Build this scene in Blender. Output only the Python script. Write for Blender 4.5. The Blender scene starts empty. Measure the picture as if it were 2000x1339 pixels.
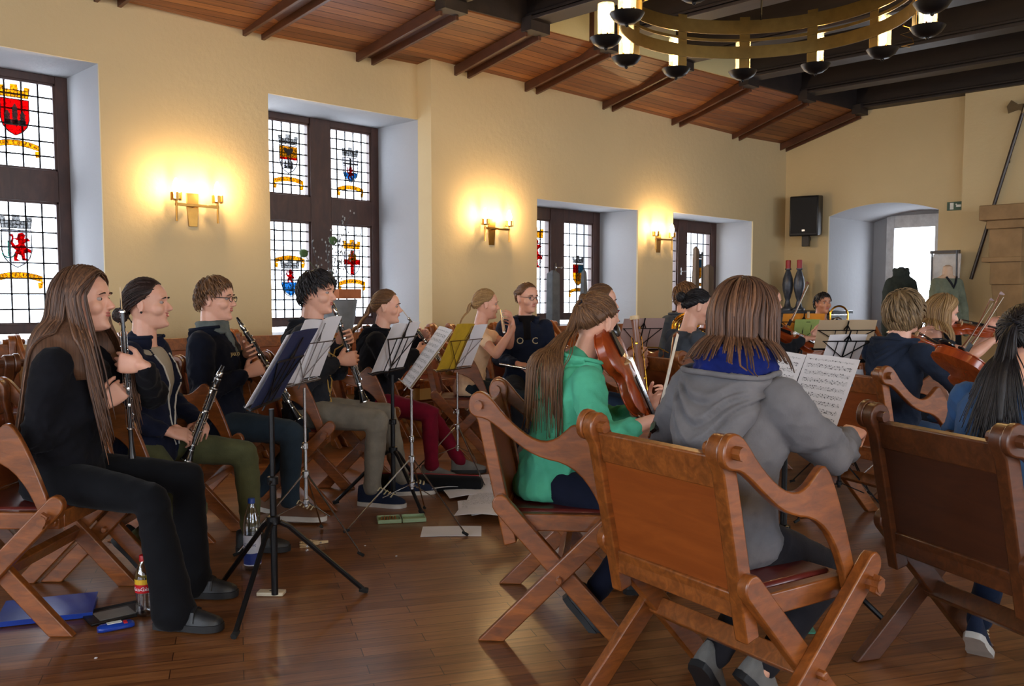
import bpy, bmesh, math, random
import numpy as np
from mathutils import Vector, Matrix, Quaternion

# ---------------------------------------------------------------- camera, sky, exposure
SC = bpy.context.scene
COL = SC.collection
F_PX, PITCH, HCAM = 1760.0, math.radians(4.0), 1.22
cam_data = bpy.data.cameras.new('camera')
cam = bpy.data.objects.new('camera', cam_data)
COL.objects.link(cam)
SC.camera = cam
cam_data.sensor_fit = 'HORIZONTAL'
cam_data.sensor_width = 36.0
cam_data.lens = 36.0 * F_PX / 2000.0
cam_data.shift_y = (578.0 + F_PX * math.tan(PITCH) - 669.5) / 2000.0
cam_data.clip_start = 0.05
cam_data.dof.use_dof = False
_fwd = Vector((math.cos(math.pi/4)*math.cos(PITCH), math.sin(math.pi/4)*math.cos(PITCH), -math.sin(PITCH)))
cam.location = (0, 0, HCAM)
cam.rotation_euler = _fwd.to_track_quat('-Z', 'Y').to_euler()

SC.view_settings.view_transform = 'Standard'
SC.view_settings.look = 'None'
SC.view_settings.exposure = 0.64
SC.view_settings.gamma = 1.0
SC.view_settings.use_curve_mapping = False
SC.cycles.use_denoising = True
SC.cycles.max_bounces = 8
SC.cycles.diffuse_bounces = 4
SC.cycles.glossy_bounces = 3
SC.cycles.transparent_max_bounces = 10
SC.cycles.transmission_bounces = 4
SC.cycles.caustics_reflective = False
SC.cycles.caustics_refractive = False
SC.cycles.sample_clamp_indirect = 4.0

SKY = 7.5
world = bpy.data.worlds.new('overcast_sky')
SC.world = world
world.use_nodes = True
wn = world.node_tree
bg = wn.nodes['Background']
bg.inputs[0].default_value = (0.87, 0.92, 1.0, 1)
bg.inputs[1].default_value = SKY

def portal(name, loc, sx, sy, normal):
    l = bpy.data.lights.new(name, 'AREA'); l.shape = 'RECTANGLE'; l.size = sx; l.size_y = sy
    l.cycles.is_portal = True
    o = bpy.data.objects.new(name, l); COL.objects.link(o)
    o.location = loc
    o.rotation_euler = Vector(normal).to_track_quat('-Z', 'Z').to_euler()
    return o
portal('sky_portal', (1.92, 7.85, 1.93), 1.5, 2.1, (0, -1, 0))
portal('sky_portal', (4.92, 7.85, 1.93), 1.5, 2.1, (0, -1, 0))
portal('sky_portal', (8.15, 7.85, 1.6), 1.5, 1.4, (0, -1, 0))
portal('sky_portal', (10.75, 7.85, 1.6), 1.7, 1.4, (0, -1, 0))
portal('sky_portal', (14.3, 5.42, 1.15), 0.8, 2.3, (-1, 0, 0))
for _y in (-1.6, 1.4, 4.4):
    portal('sky_portal', (-4.65, _y, 1.9), 2.4, 2.3, (1, 0, 0))
for _x in (-1.0, 2.6, 6.2, 9.8):
    portal('sky_portal', (_x, -5.45, 1.9), 2.6, 2.3, (0, 1, 0))

# ---------------------------------------------------------------- helpers
rnd = random.Random(7)
nrg = np.random.default_rng(7)
RT = Vector((0.70710678, -0.70710678, 0)); FW = Vector((0.70710678, 0.70710678, 0))
def at(px, t):
    """floor-plan point seen at picture column px at forward distance t"""
    u = (px - 1000.0) / F_PX * (1.0)
    return Vector(((FW.x + RT.x*u)*t, (FW.y + RT.y*u)*t, 0))
def zat(py, t):
    return HCAM + (578.0 - py) / F_PX * t
def P3(px, py, t):
    p = at(px, t); p.z = zat(py, t); return p

def V3(a): return np.array(a, float)
def rotz(a): return np.array(Matrix.Rotation(a, 3, 'Z'))
def roty(a): return np.array(Matrix.Rotation(a, 3, 'Y'))
def rotx(a): return np.array(Matrix.Rotation(a, 3, 'X'))
def unit(v):
    v = V3(v); n = np.linalg.norm(v)
    return v / n if n > 1e-9 else v
def frame_z(d, hint=(0, 0, 1)):
    """3x3 matrix whose z column is d"""
    z = unit(d); h = V3(hint)
    if abs(np.dot(z, unit(h))) > 0.98: h = V3((1, 0, 0))
    x = unit(np.cross(h, z)); y = np.cross(z, x)
    return np.stack([x, y, z], 1)
def frame_xz(x, z):
    x = unit(x); y = unit(np.cross(V3(z), x)); z = np.cross(x, y)
    return np.stack([x, y, z], 1)

class MB:
    def __init__(s): s.V = []; s.F = []; s.n = 0; s.M = []; s.T = []; s.col = []
    def add(s, v, f, mi=0, c=None):
        v = np.asarray(v, float).reshape(-1, 3)
        s.V.append(v); o = s.n
        for q in f:
            s.F.append([i + o for i in q]); s.M.append(mi)
        s.n += len(v)
        if c is not None or s.col:
            s.col.append(np.full(len(v), 0.5 if c is None else c))
        return s
    def box(s, c, size, R=None, mi=0):
        x, y, z = [k/2 for k in size]
        v = V3([(-x,-y,-z),(x,-y,-z),(x,y,-z),(-x,y,-z),(-x,-y,z),(x,-y,z),(x,y,z),(-x,y,z)])
        if R is not None: v = v @ np.asarray(R).T
        return s.add(v + V3(c), [(0,3,2,1),(4,5,6,7),(0,1,5,4),(1,2,6,5),(2,3,7,6),(3,0,4,7)], mi)
    def bar(s, a, b, w, h, up=(0,0,1), mi=0):
        a = V3(a); b = V3(b); d = b - a; L = np.linalg.norm(d)
        R = frame_z(d, up)          # x = across, y = up-ish
        return s.box((a+b)/2, (w, h, L), R, mi)
    def tube(s, pts, r, n=8, caps=True, mi=0, flat=1.0, ref=None, c=None):
        pts = V3(pts); k = len(pts)
        r = np.full(k, r, float) if np.isscalar(r) else V3(r)
        t = np.gradient(pts, axis=0) if k > 2 else np.repeat((pts[1]-pts[0])[None], k, 0)
        t /= np.maximum(np.linalg.norm(t, axis=1), 1e-9)[:, None]
        ref = V3(ref) if ref is not None else (V3((0,0,1)) if abs(t[0][2]) < .9 else V3((1,0,0)))
        u = unit(ref - t[0]*np.dot(ref, t[0]))
        a = np.arange(n)*2*math.pi/n
        vs = []
        for i in range(k):
            u = unit(u - t[i]*np.dot(u, t[i])); w = np.cross(t[i], u)
            vs.append(pts[i] + r[i]*(np.cos(a)[:,None]*u*flat + np.sin(a)[:,None]*w))
        f = [(i*n+j, i*n+(j+1)%n, (i+1)*n+(j+1)%n, (i+1)*n+j) for i in range(k-1) for j in range(n)]
        if caps: f += [tuple(range(n-1,-1,-1)), tuple((k-1)*n+j for j in range(n))]
        return s.add(np.concatenate(vs), f, mi, c)
    def loft(s, rings, mi=0, closed=True, caps=True):
        k = len(rings); n = len(rings[0])
        m = n if closed else n-1
        f = [(i*n+j, i*n+(j+1)%n, (i+1)*n+(j+1)%n, (i+1)*n+j) for i in range(k-1) for j in range(m)]
        if caps: f += [tuple(range(n-1,-1,-1)), tuple((k-1)*n+j for j in range(n))]
        return s.add(np.concatenate(rings), f, mi)
    def ell(s, c, r, R=None, nu=14, nv=9, mi=0):
        r = (r, r, r) if np.isscalar(r) else r
        v = [(0,0,-1)]; 
        for i in range(1, nv):
            th = math.pi*i/nv
            for j in range(nu):
                a = 2*math.pi*j/nu
                v.append((math.sin(th)*math.cos(a), math.sin(th)*math.sin(a), -math.cos(th)))
        v.append((0,0,1)); v = V3(v)*V3(r)
        if R is not None: v = v @ np.asarray(R).T
        f = [(0, 1+(j+1)%nu, 1+j) for j in range(nu)]
        for i in range(nv-2):
            f += [(1+i*nu+j, 1+i*nu+(j+1)%nu, 1+(i+1)*nu+(j+1)%nu, 1+(i+1)*nu+j) for j in range(nu)]
        L = len(v)-1
        f += [(L, 1+(nv-2)*nu+j, 1+(nv-2)*nu+(j+1)%nu) for j in range(nu)]
        return s.add(v + V3(c), f, mi)
    def cone(s, a, ra, b, rb, n=12, mi=0):       # tapered capsule
        a = V3(a); b = V3(b); d = unit(b-a)
        pts = [a-d*ra*.97, a-d*ra*.72, a-d*ra*.3, a, (a+b)/2, b, b+d*rb*.3, b+d*rb*.72, b+d*rb*.97]
        rs = [ra*.24, ra*.69, ra*.95, ra, (ra+rb)/2, rb, rb*.95, rb*.69, rb*.24]
        return s.tube(pts, rs, n, True, mi)
    def lathe(s, prof, c=(0,0,0), R=None, n=20, mi=0, caps=True):
        a = np.arange(n)*2*math.pi/n; rings = []
        for r, z in prof:
            v = np.stack([r*np.cos(a), r*np.sin(a), np.full(n, z)], 1)
            if R is not None: v = v @ np.asarray(R).T
            rings.append(v + V3(c))
        return s.loft(rings, mi, True, caps)
    def prism(s, poly, a, b, M=None, mi=0):
        """poly in (x,z), extruded from y=a to y=b, then 3x4/4x4 matrix M"""
        n = len(poly)
        v = V3([(x, a, z) for x, z in poly] + [(x, b, z) for x, z in poly])
        if M is not None:
            M = np.asarray(M); v = v @ M[:3,:3].T + (M[:3,3] if M.shape[1] > 3 else 0)
        f = [tuple(range(n)), tuple(range(2*n-1, n-1, -1))]
        f += [(i, n+i, n+(i+1)%n, (i+1)%n) for i in range(n)]
        return s.add(v, f, mi)
    def xform(s, R, t=(0,0,0)):
        s.V = [v @ np.asarray(R).T + V3(t) for v in s.V]; return s
    def mesh(s, name, mats, sharp=40, fixn=True):
        me = bpy.data.meshes.new(name)
        me.from_pydata(np.concatenate(s.V).tolist(), [], s.F)
        mats = mats if isinstance(mats, (list, tuple)) else [mats]
        for m in mats: me.materials.append(m)
        if len(mats) > 1: me.polygons.foreach_set('material_index', s.M)
        if s.col:
            at_ = me.attributes.new('tint', 'FLOAT', 'POINT'); at_.data.foreach_set('value', np.concatenate(s.col))
        if fixn:
            b = bmesh.new(); b.from_mesh(me); bmesh.ops.recalc_face_normals(b, faces=b.faces); b.to_mesh(me); b.free()
        me.polygons.foreach_set('use_smooth', [True]*len(me.polygons))
        if sharp: me.set_sharp_from_angle(angle=math.radians(sharp))
        me.update()
        return me
    def build(s, name, mats, parent=None, sharp=40, bevel=0, fixn=True):
        o = bpy.data.objects.new(name, s.mesh(name, mats, sharp, fixn))
        COL.objects.link(o)
        if parent is not None: o.parent = parent
        if bevel:
            m = o.modifiers.new('bevel', 'BEVEL'); m.width = bevel; m.segments = 2; m.limit_method = 'ANGLE'; m.angle_limit = math.radians(50)
        return o

def tag(o, label=None, cat=None, group=None, kind=None):
    if label: o['label'] = label
    if cat: o['category'] = cat
    if group: o['group'] = group
    if kind: o['kind'] = kind
    return o
def thing(name, label, cat, loc=(0,0,0), rz=0.0, group=None, rot=None):
    o = bpy.data.objects.new(name, None); COL.objects.link(o)
    o.empty_display_size = .1
    o.location = loc
    if rot is not None: o.rotation_euler = Matrix(np.asarray(rot).tolist()).to_euler()
    else: o.rotation_euler = (0, 0, rz)
    return tag(o, label, cat, group)
def struct(o, **k):
    o['kind'] = 'structure'
    for a, b in k.items(): o[a] = b
    return o
def place(o, loc=(0,0,0), rz=0.0, rot=None):
    o.location = loc
    if rot is not None: o.rotation_euler = Matrix(np.asarray(rot).tolist()).to_euler()
    else: o.rotation_euler = (0, 0, rz)
    return o
def copy_tree(o, parent=None):
    c = o.copy(); COL.objects.link(c)
    if parent is not None: c.parent = parent
    for ch in list(o.children): copy_tree(ch, c)
    return c

# ---------------------------------------------------------------- materials
MATS = {}
def newmat(name):
    m = bpy.data.materials.new(name); m.use_nodes = True
    return m, m.node_tree, m.node_tree.nodes['Principled BSDF']
def srgb(c):
    return tuple(((x/255)/12.92 if x/255 <= .04045 else ((x/255+.055)/1.055)**2.4) for x in c) + (1,)
def N(nt, t, **k):
    n = nt.nodes.new(t)
    for a, b in k.items(): setattr(n, a, b)
    return n
def ramp(nt, fac, stops):
    r = N(nt, 'ShaderNodeValToRGB'); e = r.color_ramp.elements
    e[0].position, e[0].color = stops[0]; e[1].position, e[1].color = stops[-1]
    for p, c in stops[1:-1]:
        q = e.new(p); q.color = c
    nt.links.new(fac, r.inputs[0]); return r.outputs[0]
def coords(nt, scale=(1,1,1), kind='Object', rot=(0,0,0)):
    tc = N(nt, 'ShaderNodeTexCoord'); mp = N(nt, 'ShaderNodeMapping')
    mp.inputs['Scale'].default_value = scale; mp.inputs['Rotation'].default_value = rot
    nt.links.new(tc.outputs[kind], mp.inputs[0]); return mp.outputs[0]
def noise(nt, vec, scale, detail=4, rough=.55, dist=0):
    n = N(nt, 'ShaderNodeTexNoise'); n.inputs['Scale'].default_value = scale; n.inputs['Detail'].default_value = detail
    n.inputs['Roughness'].default_value = rough; n.inputs['Distortion'].default_value = dist
    nt.links.new(vec, n.inputs['Vector']); return n.outputs['Fac']
def bump(nt, bs, h, strength=.3, dist=.01):
    b = N(nt, 'ShaderNodeBump'); b.inputs['Strength'].default_value = strength; b.inputs['Distance'].default_value = dist
    nt.links.new(h, b.inputs['Height']); nt.links.new(b.outputs[0], bs.inputs['Normal'])
def cloth(name, rgb, var=.25, rough=.9, weave=180, sheen=.04):
    if name in MATS: return MATS[name]
    m, nt, bs = newmat(name); c = srgb(rgb)
    v = coords(nt)
    f = noise(nt, v, 9, 5)
    d = tuple(x*(1-var) for x in c[:3]) + (1,); l = tuple(min(1, x*(1+var)) for x in c[:3]) + (1,)
    nt.links.new(ramp(nt, f, [(.3, d), (.7, l)]), bs.inputs['Base Color'])
    bs.inputs['Roughness'].default_value = rough
    bs.inputs['Sheen Weight'].default_value = sheen; bs.inputs['Specular IOR Level'].default_value = .15
    bump(nt, bs, noise(nt, v, weave, 2), .35, .002)
    MATS[name] = m; return m
def plain(name, rgb, rough=.5, metal=0.0, var=.12, nscale=14, bmp=.1, coat=0, emit=None, es=0, spec=.5):
    if name in MATS: return MATS[name]
    m, nt, bs = newmat(name); c = srgb(rgb)
    v = coords(nt); f = noise(nt, v, nscale, 4)
    d = tuple(x*(1-var) for x in c[:3]) + (1,); l = tuple(min(1, x*(1+var)) for x in c[:3]) + (1,)
    nt.links.new(ramp(nt, f, [(.3, d), (.7, l)]), bs.inputs['Base Color'])
    bs.inputs['Roughness'].default_value = rough; bs.inputs['Metallic'].default_value = metal
    bs.inputs['Coat Weight'].default_value = coat; bs.inputs['Specular IOR Level'].default_value = spec
    if bmp: bump(nt, bs, noise(nt, v, nscale*4, 3), bmp, .003)
    if emit:
        bs.inputs['Emission Color'].default_value = emit + (1,); bs.inputs['Emission Strength'].default_value = es
    MATS[name] = m; return m
def wood(name, c1, c2, scale=(4, 30, 30), rough=.38, coat=.25, wear=None, rot=(0,0,0)):
    if name in MATS: return MATS[name]
    m, nt, bs = newmat(name)
    v = coords(nt, scale, rot=rot)
    f = noise(nt, v, 1.4, 6, .62, .8)
    col = ramp(nt, f, [(.25, srgb(c1)), (.5, srgb(tuple((a+b)/2 for a, b in zip(c1, c2)))), (.75, srgb(c2))])
    if wear:
        v2 = coords(nt); g = noise(nt, v2, 11, 6, .7)
        mx = N(nt, 'ShaderNodeMix', data_type='RGBA')
        nt.links.new(ramp(nt, g, [(.60, (0,0,0,1)), (.74, (.6,.6,.6,1))]), mx.inputs[0])
        nt.links.new(col, mx.inputs[6]); mx.inputs[7].default_value = srgb(wear); col = mx.outputs[2]
    nt.links.new(col, bs.inputs['Base Color'])
    bs.inputs['Roughness'].default_value = rough; bs.inputs['Coat Weight'].default_value = coat
    bs.inputs['Coat Roughness'].default_value = .25
    bump(nt, bs, f, .18, .004)
    MATS[name] = m; return m

M_plaster = None
def make_plaster(name, rgb, rough=.85):
    m, nt, bs = newmat(name); c = srgb(rgb)
    v = coords(nt)
    f = noise(nt, v, .9, 5, .6)
    nt.links.new(ramp(nt, f, [(.3, tuple(x*.93 for x in c[:3])+(1,)), (.7, c)]), bs.inputs['Base Color'])
    bs.inputs['Roughness'].default_value = rough
    h = noise(nt, v, 14, 8, .65)
    bump(nt, bs, h, .22, .02)
    return m
M_wall = make_plaster('cream_plaster', (208, 186, 142))
M_jamb = make_plaster('white_plaster', (166, 166, 168))
M_darkwood = wood('blackened_beam_wood', (26, 19, 18), (46, 34, 30), (6, 1, 6), .55, .05)
M_rafter = wood('rafter_wood', (58, 30, 18), (92, 52, 30), (8, 3, 8), .5, .1)
M_frame = wood('window_frame_wood', (52, 32, 28), (82, 52, 42), (10, 10, 3), .5, .1)
M_chair = wood('oak_chair_wood', (94, 49, 18), (162, 92, 38), (5, 22, 22), .33, .4, wear=(78, 40, 16))
M_panel = wood('chair_back_plywood', (122, 58, 20), (156, 80, 30), (14, 2, 14), .34, .4)
M_panel2 = wood('dark_chair_back_plywood', (62, 33, 20), (84, 46, 27), (14, 2, 14), .36, .35)
M_chair2 = wood('dark_oak_chair_wood', (62, 33, 16), (108, 60, 30), (5, 22, 22), .36, .35, wear=(60, 30, 14))
M_leather = plain('oxblood_leather', (92, 30, 24), .35, 0, .2, 9, .15, .3)
M_brass = plain('aged_brass', (160, 120, 60), .3, 1.0)
M_iron = plain('black_iron', (28, 26, 26), .4, .6, spec=.5)
M_steel = plain('chromed_steel', (200, 198, 196), .18, 1.0, .05)
M_blackmetal = plain('black_painted_metal', (18, 18, 20), .35, .3)
M_blackplastic = plain('black_plastic', (16, 16, 18), .4, 0)
M_rubber = plain('black_rubber', (14, 14, 14), .8, 0)

def floor_material():
    m, nt, bs = newmat('parquet_floor')
    v = coords(nt, (1,1,1), rot=(0,0,math.radians(28)))
    br = N(nt, 'ShaderNodeTexBrick'); nt.links.new(v, br.inputs['Vector'])
    br.inputs['Scale'].default_value = 1.0; br.inputs['Brick Width'].default_value = .62; br.inputs['Row Height'].default_value = .075
    br.inputs['Mortar Size'].default_value = .0018; br.inputs['Mortar Smooth'].default_value = .3; br.offset = .37
    br.inputs['Color1'].default_value = (0,0,0,1); br.inputs['Color2'].default_value = (1,1,1,1); br.inputs['Mortar'].default_value = (.2,.2,.2,1)
    br.inputs['Bias'].default_value = 0
    mp2 = N(nt, 'ShaderNodeMapping'); mp2.inputs['Scale'].default_value = (3, 45, 1); nt.links.new(v, mp2.inputs[0]); v2 = mp2.outputs[0]
    g = noise(nt, v2, 1.2, 4, .6, 0)
    g2 = noise(nt, coords(nt), 1.6, 2, .5)
    a = N(nt, 'ShaderNodeMath', operation='MULTIPLY_ADD'); nt.links.new(br.outputs['Color'], a.inputs[0]); a.inputs[1].default_value = .30
    nt.links.new(g, a.inputs[2])
    b = N(nt, 'ShaderNodeMath', operation='MULTIPLY_ADD'); nt.links.new(g2, b.inputs[0]); b.inputs[1].default_value = .25; nt.links.new(a.outputs[0], b.inputs[2])
    col = ramp(nt, b.outputs[0], [(.35, srgb((72, 42, 24))), (.68, srgb((112, 68, 36))), (.98, srgb((146, 96, 54)))])
    mx = N(nt, 'ShaderNodeMix', data_type='RGBA'); nt.links.new(br.outputs['Fac'], mx.inputs[0]); nt.links.new(col, mx.inputs[6]); mx.inputs[7].default_value = srgb((52, 24, 10))
    nt.links.new(mx.outputs[2], bs.inputs['Base Color'])
    r = N(nt, 'ShaderNodeMapRange'); nt.links.new(g2, r.inputs[0]); r.inputs[3].default_value = .29; r.inputs[4].default_value = .36
    nt.links.new(r.outputs[0], bs.inputs['Roughness'])
    bump(nt, bs, b.outputs[0], .08, .004)
    return m
M_floor = floor_material()

def plank_ceiling_material():
    m, nt, bs = newmat('stained_plank_ceiling')
    v = coords(nt, (1,1,1))
    sp = N(nt, 'ShaderNodeSeparateXYZ'); nt.links.new(v, sp.inputs[0])
    k = N(nt, 'ShaderNodeMath', operation='MULTIPLY'); nt.links.new(sp.outputs[1], k.inputs[0]); k.inputs[1].default_value = 1/.105
    fr = N(nt, 'ShaderNodeMath', operation='FRACT'); nt.links.new(k.outputs[0], fr.inputs[0])
    fl = N(nt, 'ShaderNodeMath', operation='FLOOR'); nt.links.new(k.outputs[0], fl.inputs[0])
    wn_ = N(nt, 'ShaderNodeTexWhiteNoise', noise_dimensions='1D'); nt.links.new(fl.outputs[0], wn_.inputs['W'])
    g = noise(nt, coords(nt, (2, 30, 30)), 1.2, 6, .6, .6)
    a = N(nt, 'ShaderNodeMath', operation='MULTIPLY_ADD'); nt.links.new(wn_.outputs[0], a.inputs[0]); a.inputs[1].default_value = .35; nt.links.new(g, a.inputs[2])
    col = ramp(nt, a.outputs[0], [(.35, srgb((92, 50, 24))), (.7, srgb((128, 76, 38))), (1.0, srgb((156, 102, 54)))])
    groove = ramp(nt, fr.outputs[0], [(0, (0,0,0,1)), (.05, (0,0,0,1)), (.09, (1,1,1,1)), (1, (1,1,1,1))])
    mx = N(nt, 'ShaderNodeMix', data_type='RGBA'); nt.links.new(groove, mx.inputs[0]); mx.inputs[6].default_value = srgb((34, 16, 8)); nt.links.new(col, mx.inputs[7])
    nt.links.new(mx.outputs[2], bs.inputs['Base Color']); bs.inputs['Roughness'].default_value = .5
    bump(nt, bs, groove, .6, .008)
    return m
M_plank = plank_ceiling_material()

def paper_material(name, rgb=(244, 242, 244), music=False, stripes=None, thin=.3):
    if name in MATS: return MATS[name]
    m, nt, bs = newmat(name)
    bs.inputs['Roughness'].default_value = .8
    base = srgb(rgb)
    out = m.node_tree.nodes['Material Output']
    mx = N(nt, 'ShaderNodeMix', data_type='RGBA'); mx.inputs[6].default_value = base
    if music:
        tc = N(nt, 'ShaderNodeTexCoord'); sp = N(nt, 'ShaderNodeSeparateXYZ'); nt.links.new(tc.outputs['UV'], sp.inputs[0])
        def mth(op, a, b=None, c=None):
            n = N(nt, 'ShaderNodeMath', operation=op)
            for i, x in enumerate((a, b, c)):
                if x is None: continue
                if isinstance(x, (int, float)): n.inputs[i].default_value = x
                else: nt.links.new(x, n.inputs[i])
            return n.outputs[0]
        v = mth('MULTIPLY', sp.outputs[1], 11.0); fr = mth('FRACT', v)
        inband = mth('MULTIPLY', mth('GREATER_THAN', fr, .28), mth('LESS_THAN', fr, .72))
        ln = mth('LESS_THAN', mth('FRACT', mth('MULTIPLY', mth('SUBTRACT', fr, .28), 11.4)), .22)
        mar = mth('MULTIPLY', mth('GREATER_THAN', sp.outputs[0], .07), mth('LESS_THAN', sp.outputs[0], .93))
        mar = mth('MULTIPLY', mar, mth('MULTIPLY', mth('GREATER_THAN', sp.outputs[1], .03), mth('LESS_THAN', sp.outputs[1], .95)))
        mp = N(nt, 'ShaderNodeMapping'); nt.links.new(tc.outputs['UV'], mp.inputs[0]); mp.inputs['Scale'].default_value = (34, 60, 1)
        nz = noise(nt, mp.outputs[0], 1.0, 1, .4)
        notes = mth('MULTIPLY', mth('GREATER_THAN', nz, .60), mth('MULTIPLY', mth('GREATER_THAN', fr, .2), mth('LESS_THAN', fr, .8)))
        ink = mth('MULTIPLY', mar, mth('MAXIMUM', mth('MULTIPLY', inband, mth('MULTIPLY', ln, .55)), mth('MULTIPLY', notes, .85)))
        nt.links.new(ink, mx.inputs[0]); mx.inputs[7].default_value = (.03, .03, .04, 1)
    else:
        f = noise(nt, coords(nt), 5, 3); 
        nt.links.new(ramp(nt, f, [(.4, (0,0,0,1)), (.8, (.25,.25,.25,1))]), mx.inputs[0]); mx.inputs[7].default_value = tuple(x*.85 for x in base[:3])+(1,)
    nt.links.new(mx.outputs[2], bs.inputs['Base Color'])
    # paper lets some light through
    tr = N(nt, 'ShaderNodeBsdfTranslucent'); nt.links.new(mx.outputs[2], tr.inputs[0])
    ms = N(nt, 'ShaderNodeMixShader'); ms.inputs[0].default_value = thin
    nt.links.new(bs.outputs[0], ms.inputs[1]); nt.links.new(tr.outputs[0], ms.inputs[2]); nt.links.new(ms.outputs[0], out.inputs[0])
    MATS[name] = m; return m
M_paper = paper_material('white_paper')
M_paperop = paper_material('thick_white_paper', thin=0.0)
M_musicop = paper_material('thick_sheet_music', music=True, thin=0.0)
M_music = paper_material('printed_sheet_music', music=True)
M_music2 = paper_material('printed_cream_sheet_music', (226, 208, 176), music=True)

def glass_pane_material():
    m = bpy.data.materials.new('old_window_glass'); m.use_nodes = True; nt = m.node_tree; nt.nodes.clear()
    out = N(nt, 'ShaderNodeOutputMaterial'); t = N(nt, 'ShaderNodeBsdfTransparent'); t.inputs[0].default_value = (.93, .95, .97, 1)
    g = N(nt, 'ShaderNodeBsdfGlossy'); g.inputs['Roughness'].default_value = .08
    lw = N(nt, 'ShaderNodeLayerWeight'); lw.inputs[0].default_value = .5; pw = N(nt, 'ShaderNodeMath', operation='POWER'); nt.links.new(lw.outputs['Facing'], pw.inputs[0]); pw.inputs[1].default_value = 4.0
    f = N(nt, 'ShaderNodeMath', operation='MULTIPLY_ADD'); nt.links.new(pw.outputs[0], f.inputs[0]); f.inputs[1].default_value = .5; f.inputs[2].default_value = .03
    ms = N(nt, 'ShaderNodeMixShader'); nt.links.new(f.outputs[0], ms.inputs[0]); nt.links.new(t.outputs[0], ms.inputs[1]); nt.links.new(g.outputs[0], ms.inputs[2])
    nt.links.new(ms.outputs[0], out.inputs[0]); return m
M_glass = glass_pane_material()
def tint_glass(name, rgb):
    if name in MATS: return MATS[name]
    m = bpy.data.materials.new(name); m.use_nodes = True; nt = m.node_tree; nt.nodes.clear()
    out = N(nt, 'ShaderNodeOutputMaterial'); t = N(nt, 'ShaderNodeBsdfTransparent'); c = rgb
    f = noise(nt, coords(nt), 60, 2)
    nt.links.new(ramp(nt, f, [(.35, tuple(x*.45 for x in c)+(1,)), (.6, tuple(c)+(1,))]), t.inputs[0])
    d = N(nt, 'ShaderNodeBsdfDiffuse'); d.inputs[0].default_value = tuple(min(1, x*.9) for x in c) + (1,)
    ms = N(nt, 'ShaderNodeMixShader'); ms.inputs[0].default_value = .15
    nt.links.new(t.outputs[0], ms.inputs[1]); nt.links.new(d.outputs[0], ms.inputs[2]); nt.links.new(ms.outputs[0], out.inputs[0])
    MATS[name] = m; return m
G_red = tint_glass('ruby_glass', (.62, .015, .02)); G_gold = tint_glass('amber_glass', (.62, .34, .03)); G_blue = tint_glass('blue_glass', (.10, .36, .64))
G_grey = tint_glass('painted_grey_glass', (.30, .30, .30)); G_white = tint_glass('opal_glass', (.72, .72, .76)); G_green = tint_glass('green_glass', (.10, .42, .32))
M_lead = plain('lead_came', (24, 22, 26), .6, .3)
def clear_plastic():
    m, nt, bs = newmat('clear_bottle_plastic')
    out = nt.nodes['Material Output']
    t = N(nt, 'ShaderNodeBsdfTransparent'); t.inputs[0].default_value = (.88, .92, .95, 1)
    g = N(nt, 'ShaderNodeBsdfGlossy'); g.inputs['Roughness'].default_value = .05
    f = N(nt, 'ShaderNodeLayerWeight'); f.inputs[0].default_value = .35
    ms = N(nt, 'ShaderNodeMixShader'); ad = N(nt, 'ShaderNodeMath', operation='MULTIPLY_ADD'); nt.links.new(f.outputs['Facing'], ad.inputs[0]); ad.inputs[1].default_value = .7; ad.inputs[2].default_value = .16; nt.links.new(ad.outputs[0], ms.inputs[0]); nt.links.new(t.outputs[0], ms.inputs[1]); nt.links.new(g.outputs[0], ms.inputs[2])
    nt.links.new(ms.outputs[0], out.inputs[0]); return m
M_clear = clear_plastic()
WARM = (1.0, .66, .31)
M_bulb = plain('glowing_bulb', (255, 230, 180), .5, 0, 0, 10, 0, emit=(1.0, .72, .36), es=28)
M_glow_tube = plain('frosted_lamp_tube', (255, 240, 210), .4, 0, 0, 10, 0, emit=(1.0, .76, .42), es=6)

def text_mesh(body, size, mat, depth=.001):
    cu = bpy.data.curves.new('lettering', 'FONT'); cu.body = body; cu.size = size; cu.extrude = depth
    cu.align_x = 'CENTER'; cu.align_y = 'CENTER'; cu.resolution_u = 2
    o = bpy.data.objects.new('lettering', cu); COL.objects.link(o)
    dg = bpy.context.evaluated_depsgraph_get(); dg.update()
    me = bpy.data.meshes.new_from_object(o.evaluated_get(dg)); bpy.data.objects.remove(o)
    me.materials.clear(); me.materials.append(mat)
    return me
def add_text(name, body, size, mat, parent, loc, R, depth=.001):
    o = bpy.data.objects.new(name, text_mesh(body, size, mat, depth)); COL.objects.link(o); o.parent = parent
    o.matrix_local = Matrix.Translation(loc) @ Matrix(np.asarray(R).tolist()).to_4x4()
    return o
# ================================================================ THE ROOM
XE = 12.46; YR = -5.0; XB = -4.2; ZT = 4.35
WL, WR2 = 6.9, 6.7        # wall face left / right of the jog at x = 5.62
def zed(x): return 3.54 + (x - 5) * .031     # lower edge of the flat dark ceiling field

b = MB(); b.box(((XE+XB)/2+1, (YR+8)/2, -.05), (XE-XB+3.6, 8-YR+.4, .1)); struct(b.build('floor', M_floor, sharp=30))

def hole_wall(mb, u0, u1, holes, face, back, z1, axis='x', z0=0.0, jamb_mb=None, eps=.0):
    """wall slab between face and back with rectangular openings (u0,u1,z0,z1)"""
    def bx(a, c, za, zb):
        if c-a < 1e-4 or zb-za < 1e-4: return
        if axis == 'x': mb.box(((a+c)/2, (face+back)/2, (za+zb)/2), (c-a, abs(back-face), zb-za))
        else: mb.box(((face+back)/2, (a+c)/2, (za+zb)/2), (abs(back-face), c-a, zb-za))
    u = u0
    for (a, c, za, zb) in holes:
        bx(u, a, z0, z1); bx(a, c, z0, za); bx(a, c, zb, z1); u = c
    bx(u, u1, z0, z1)
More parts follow.
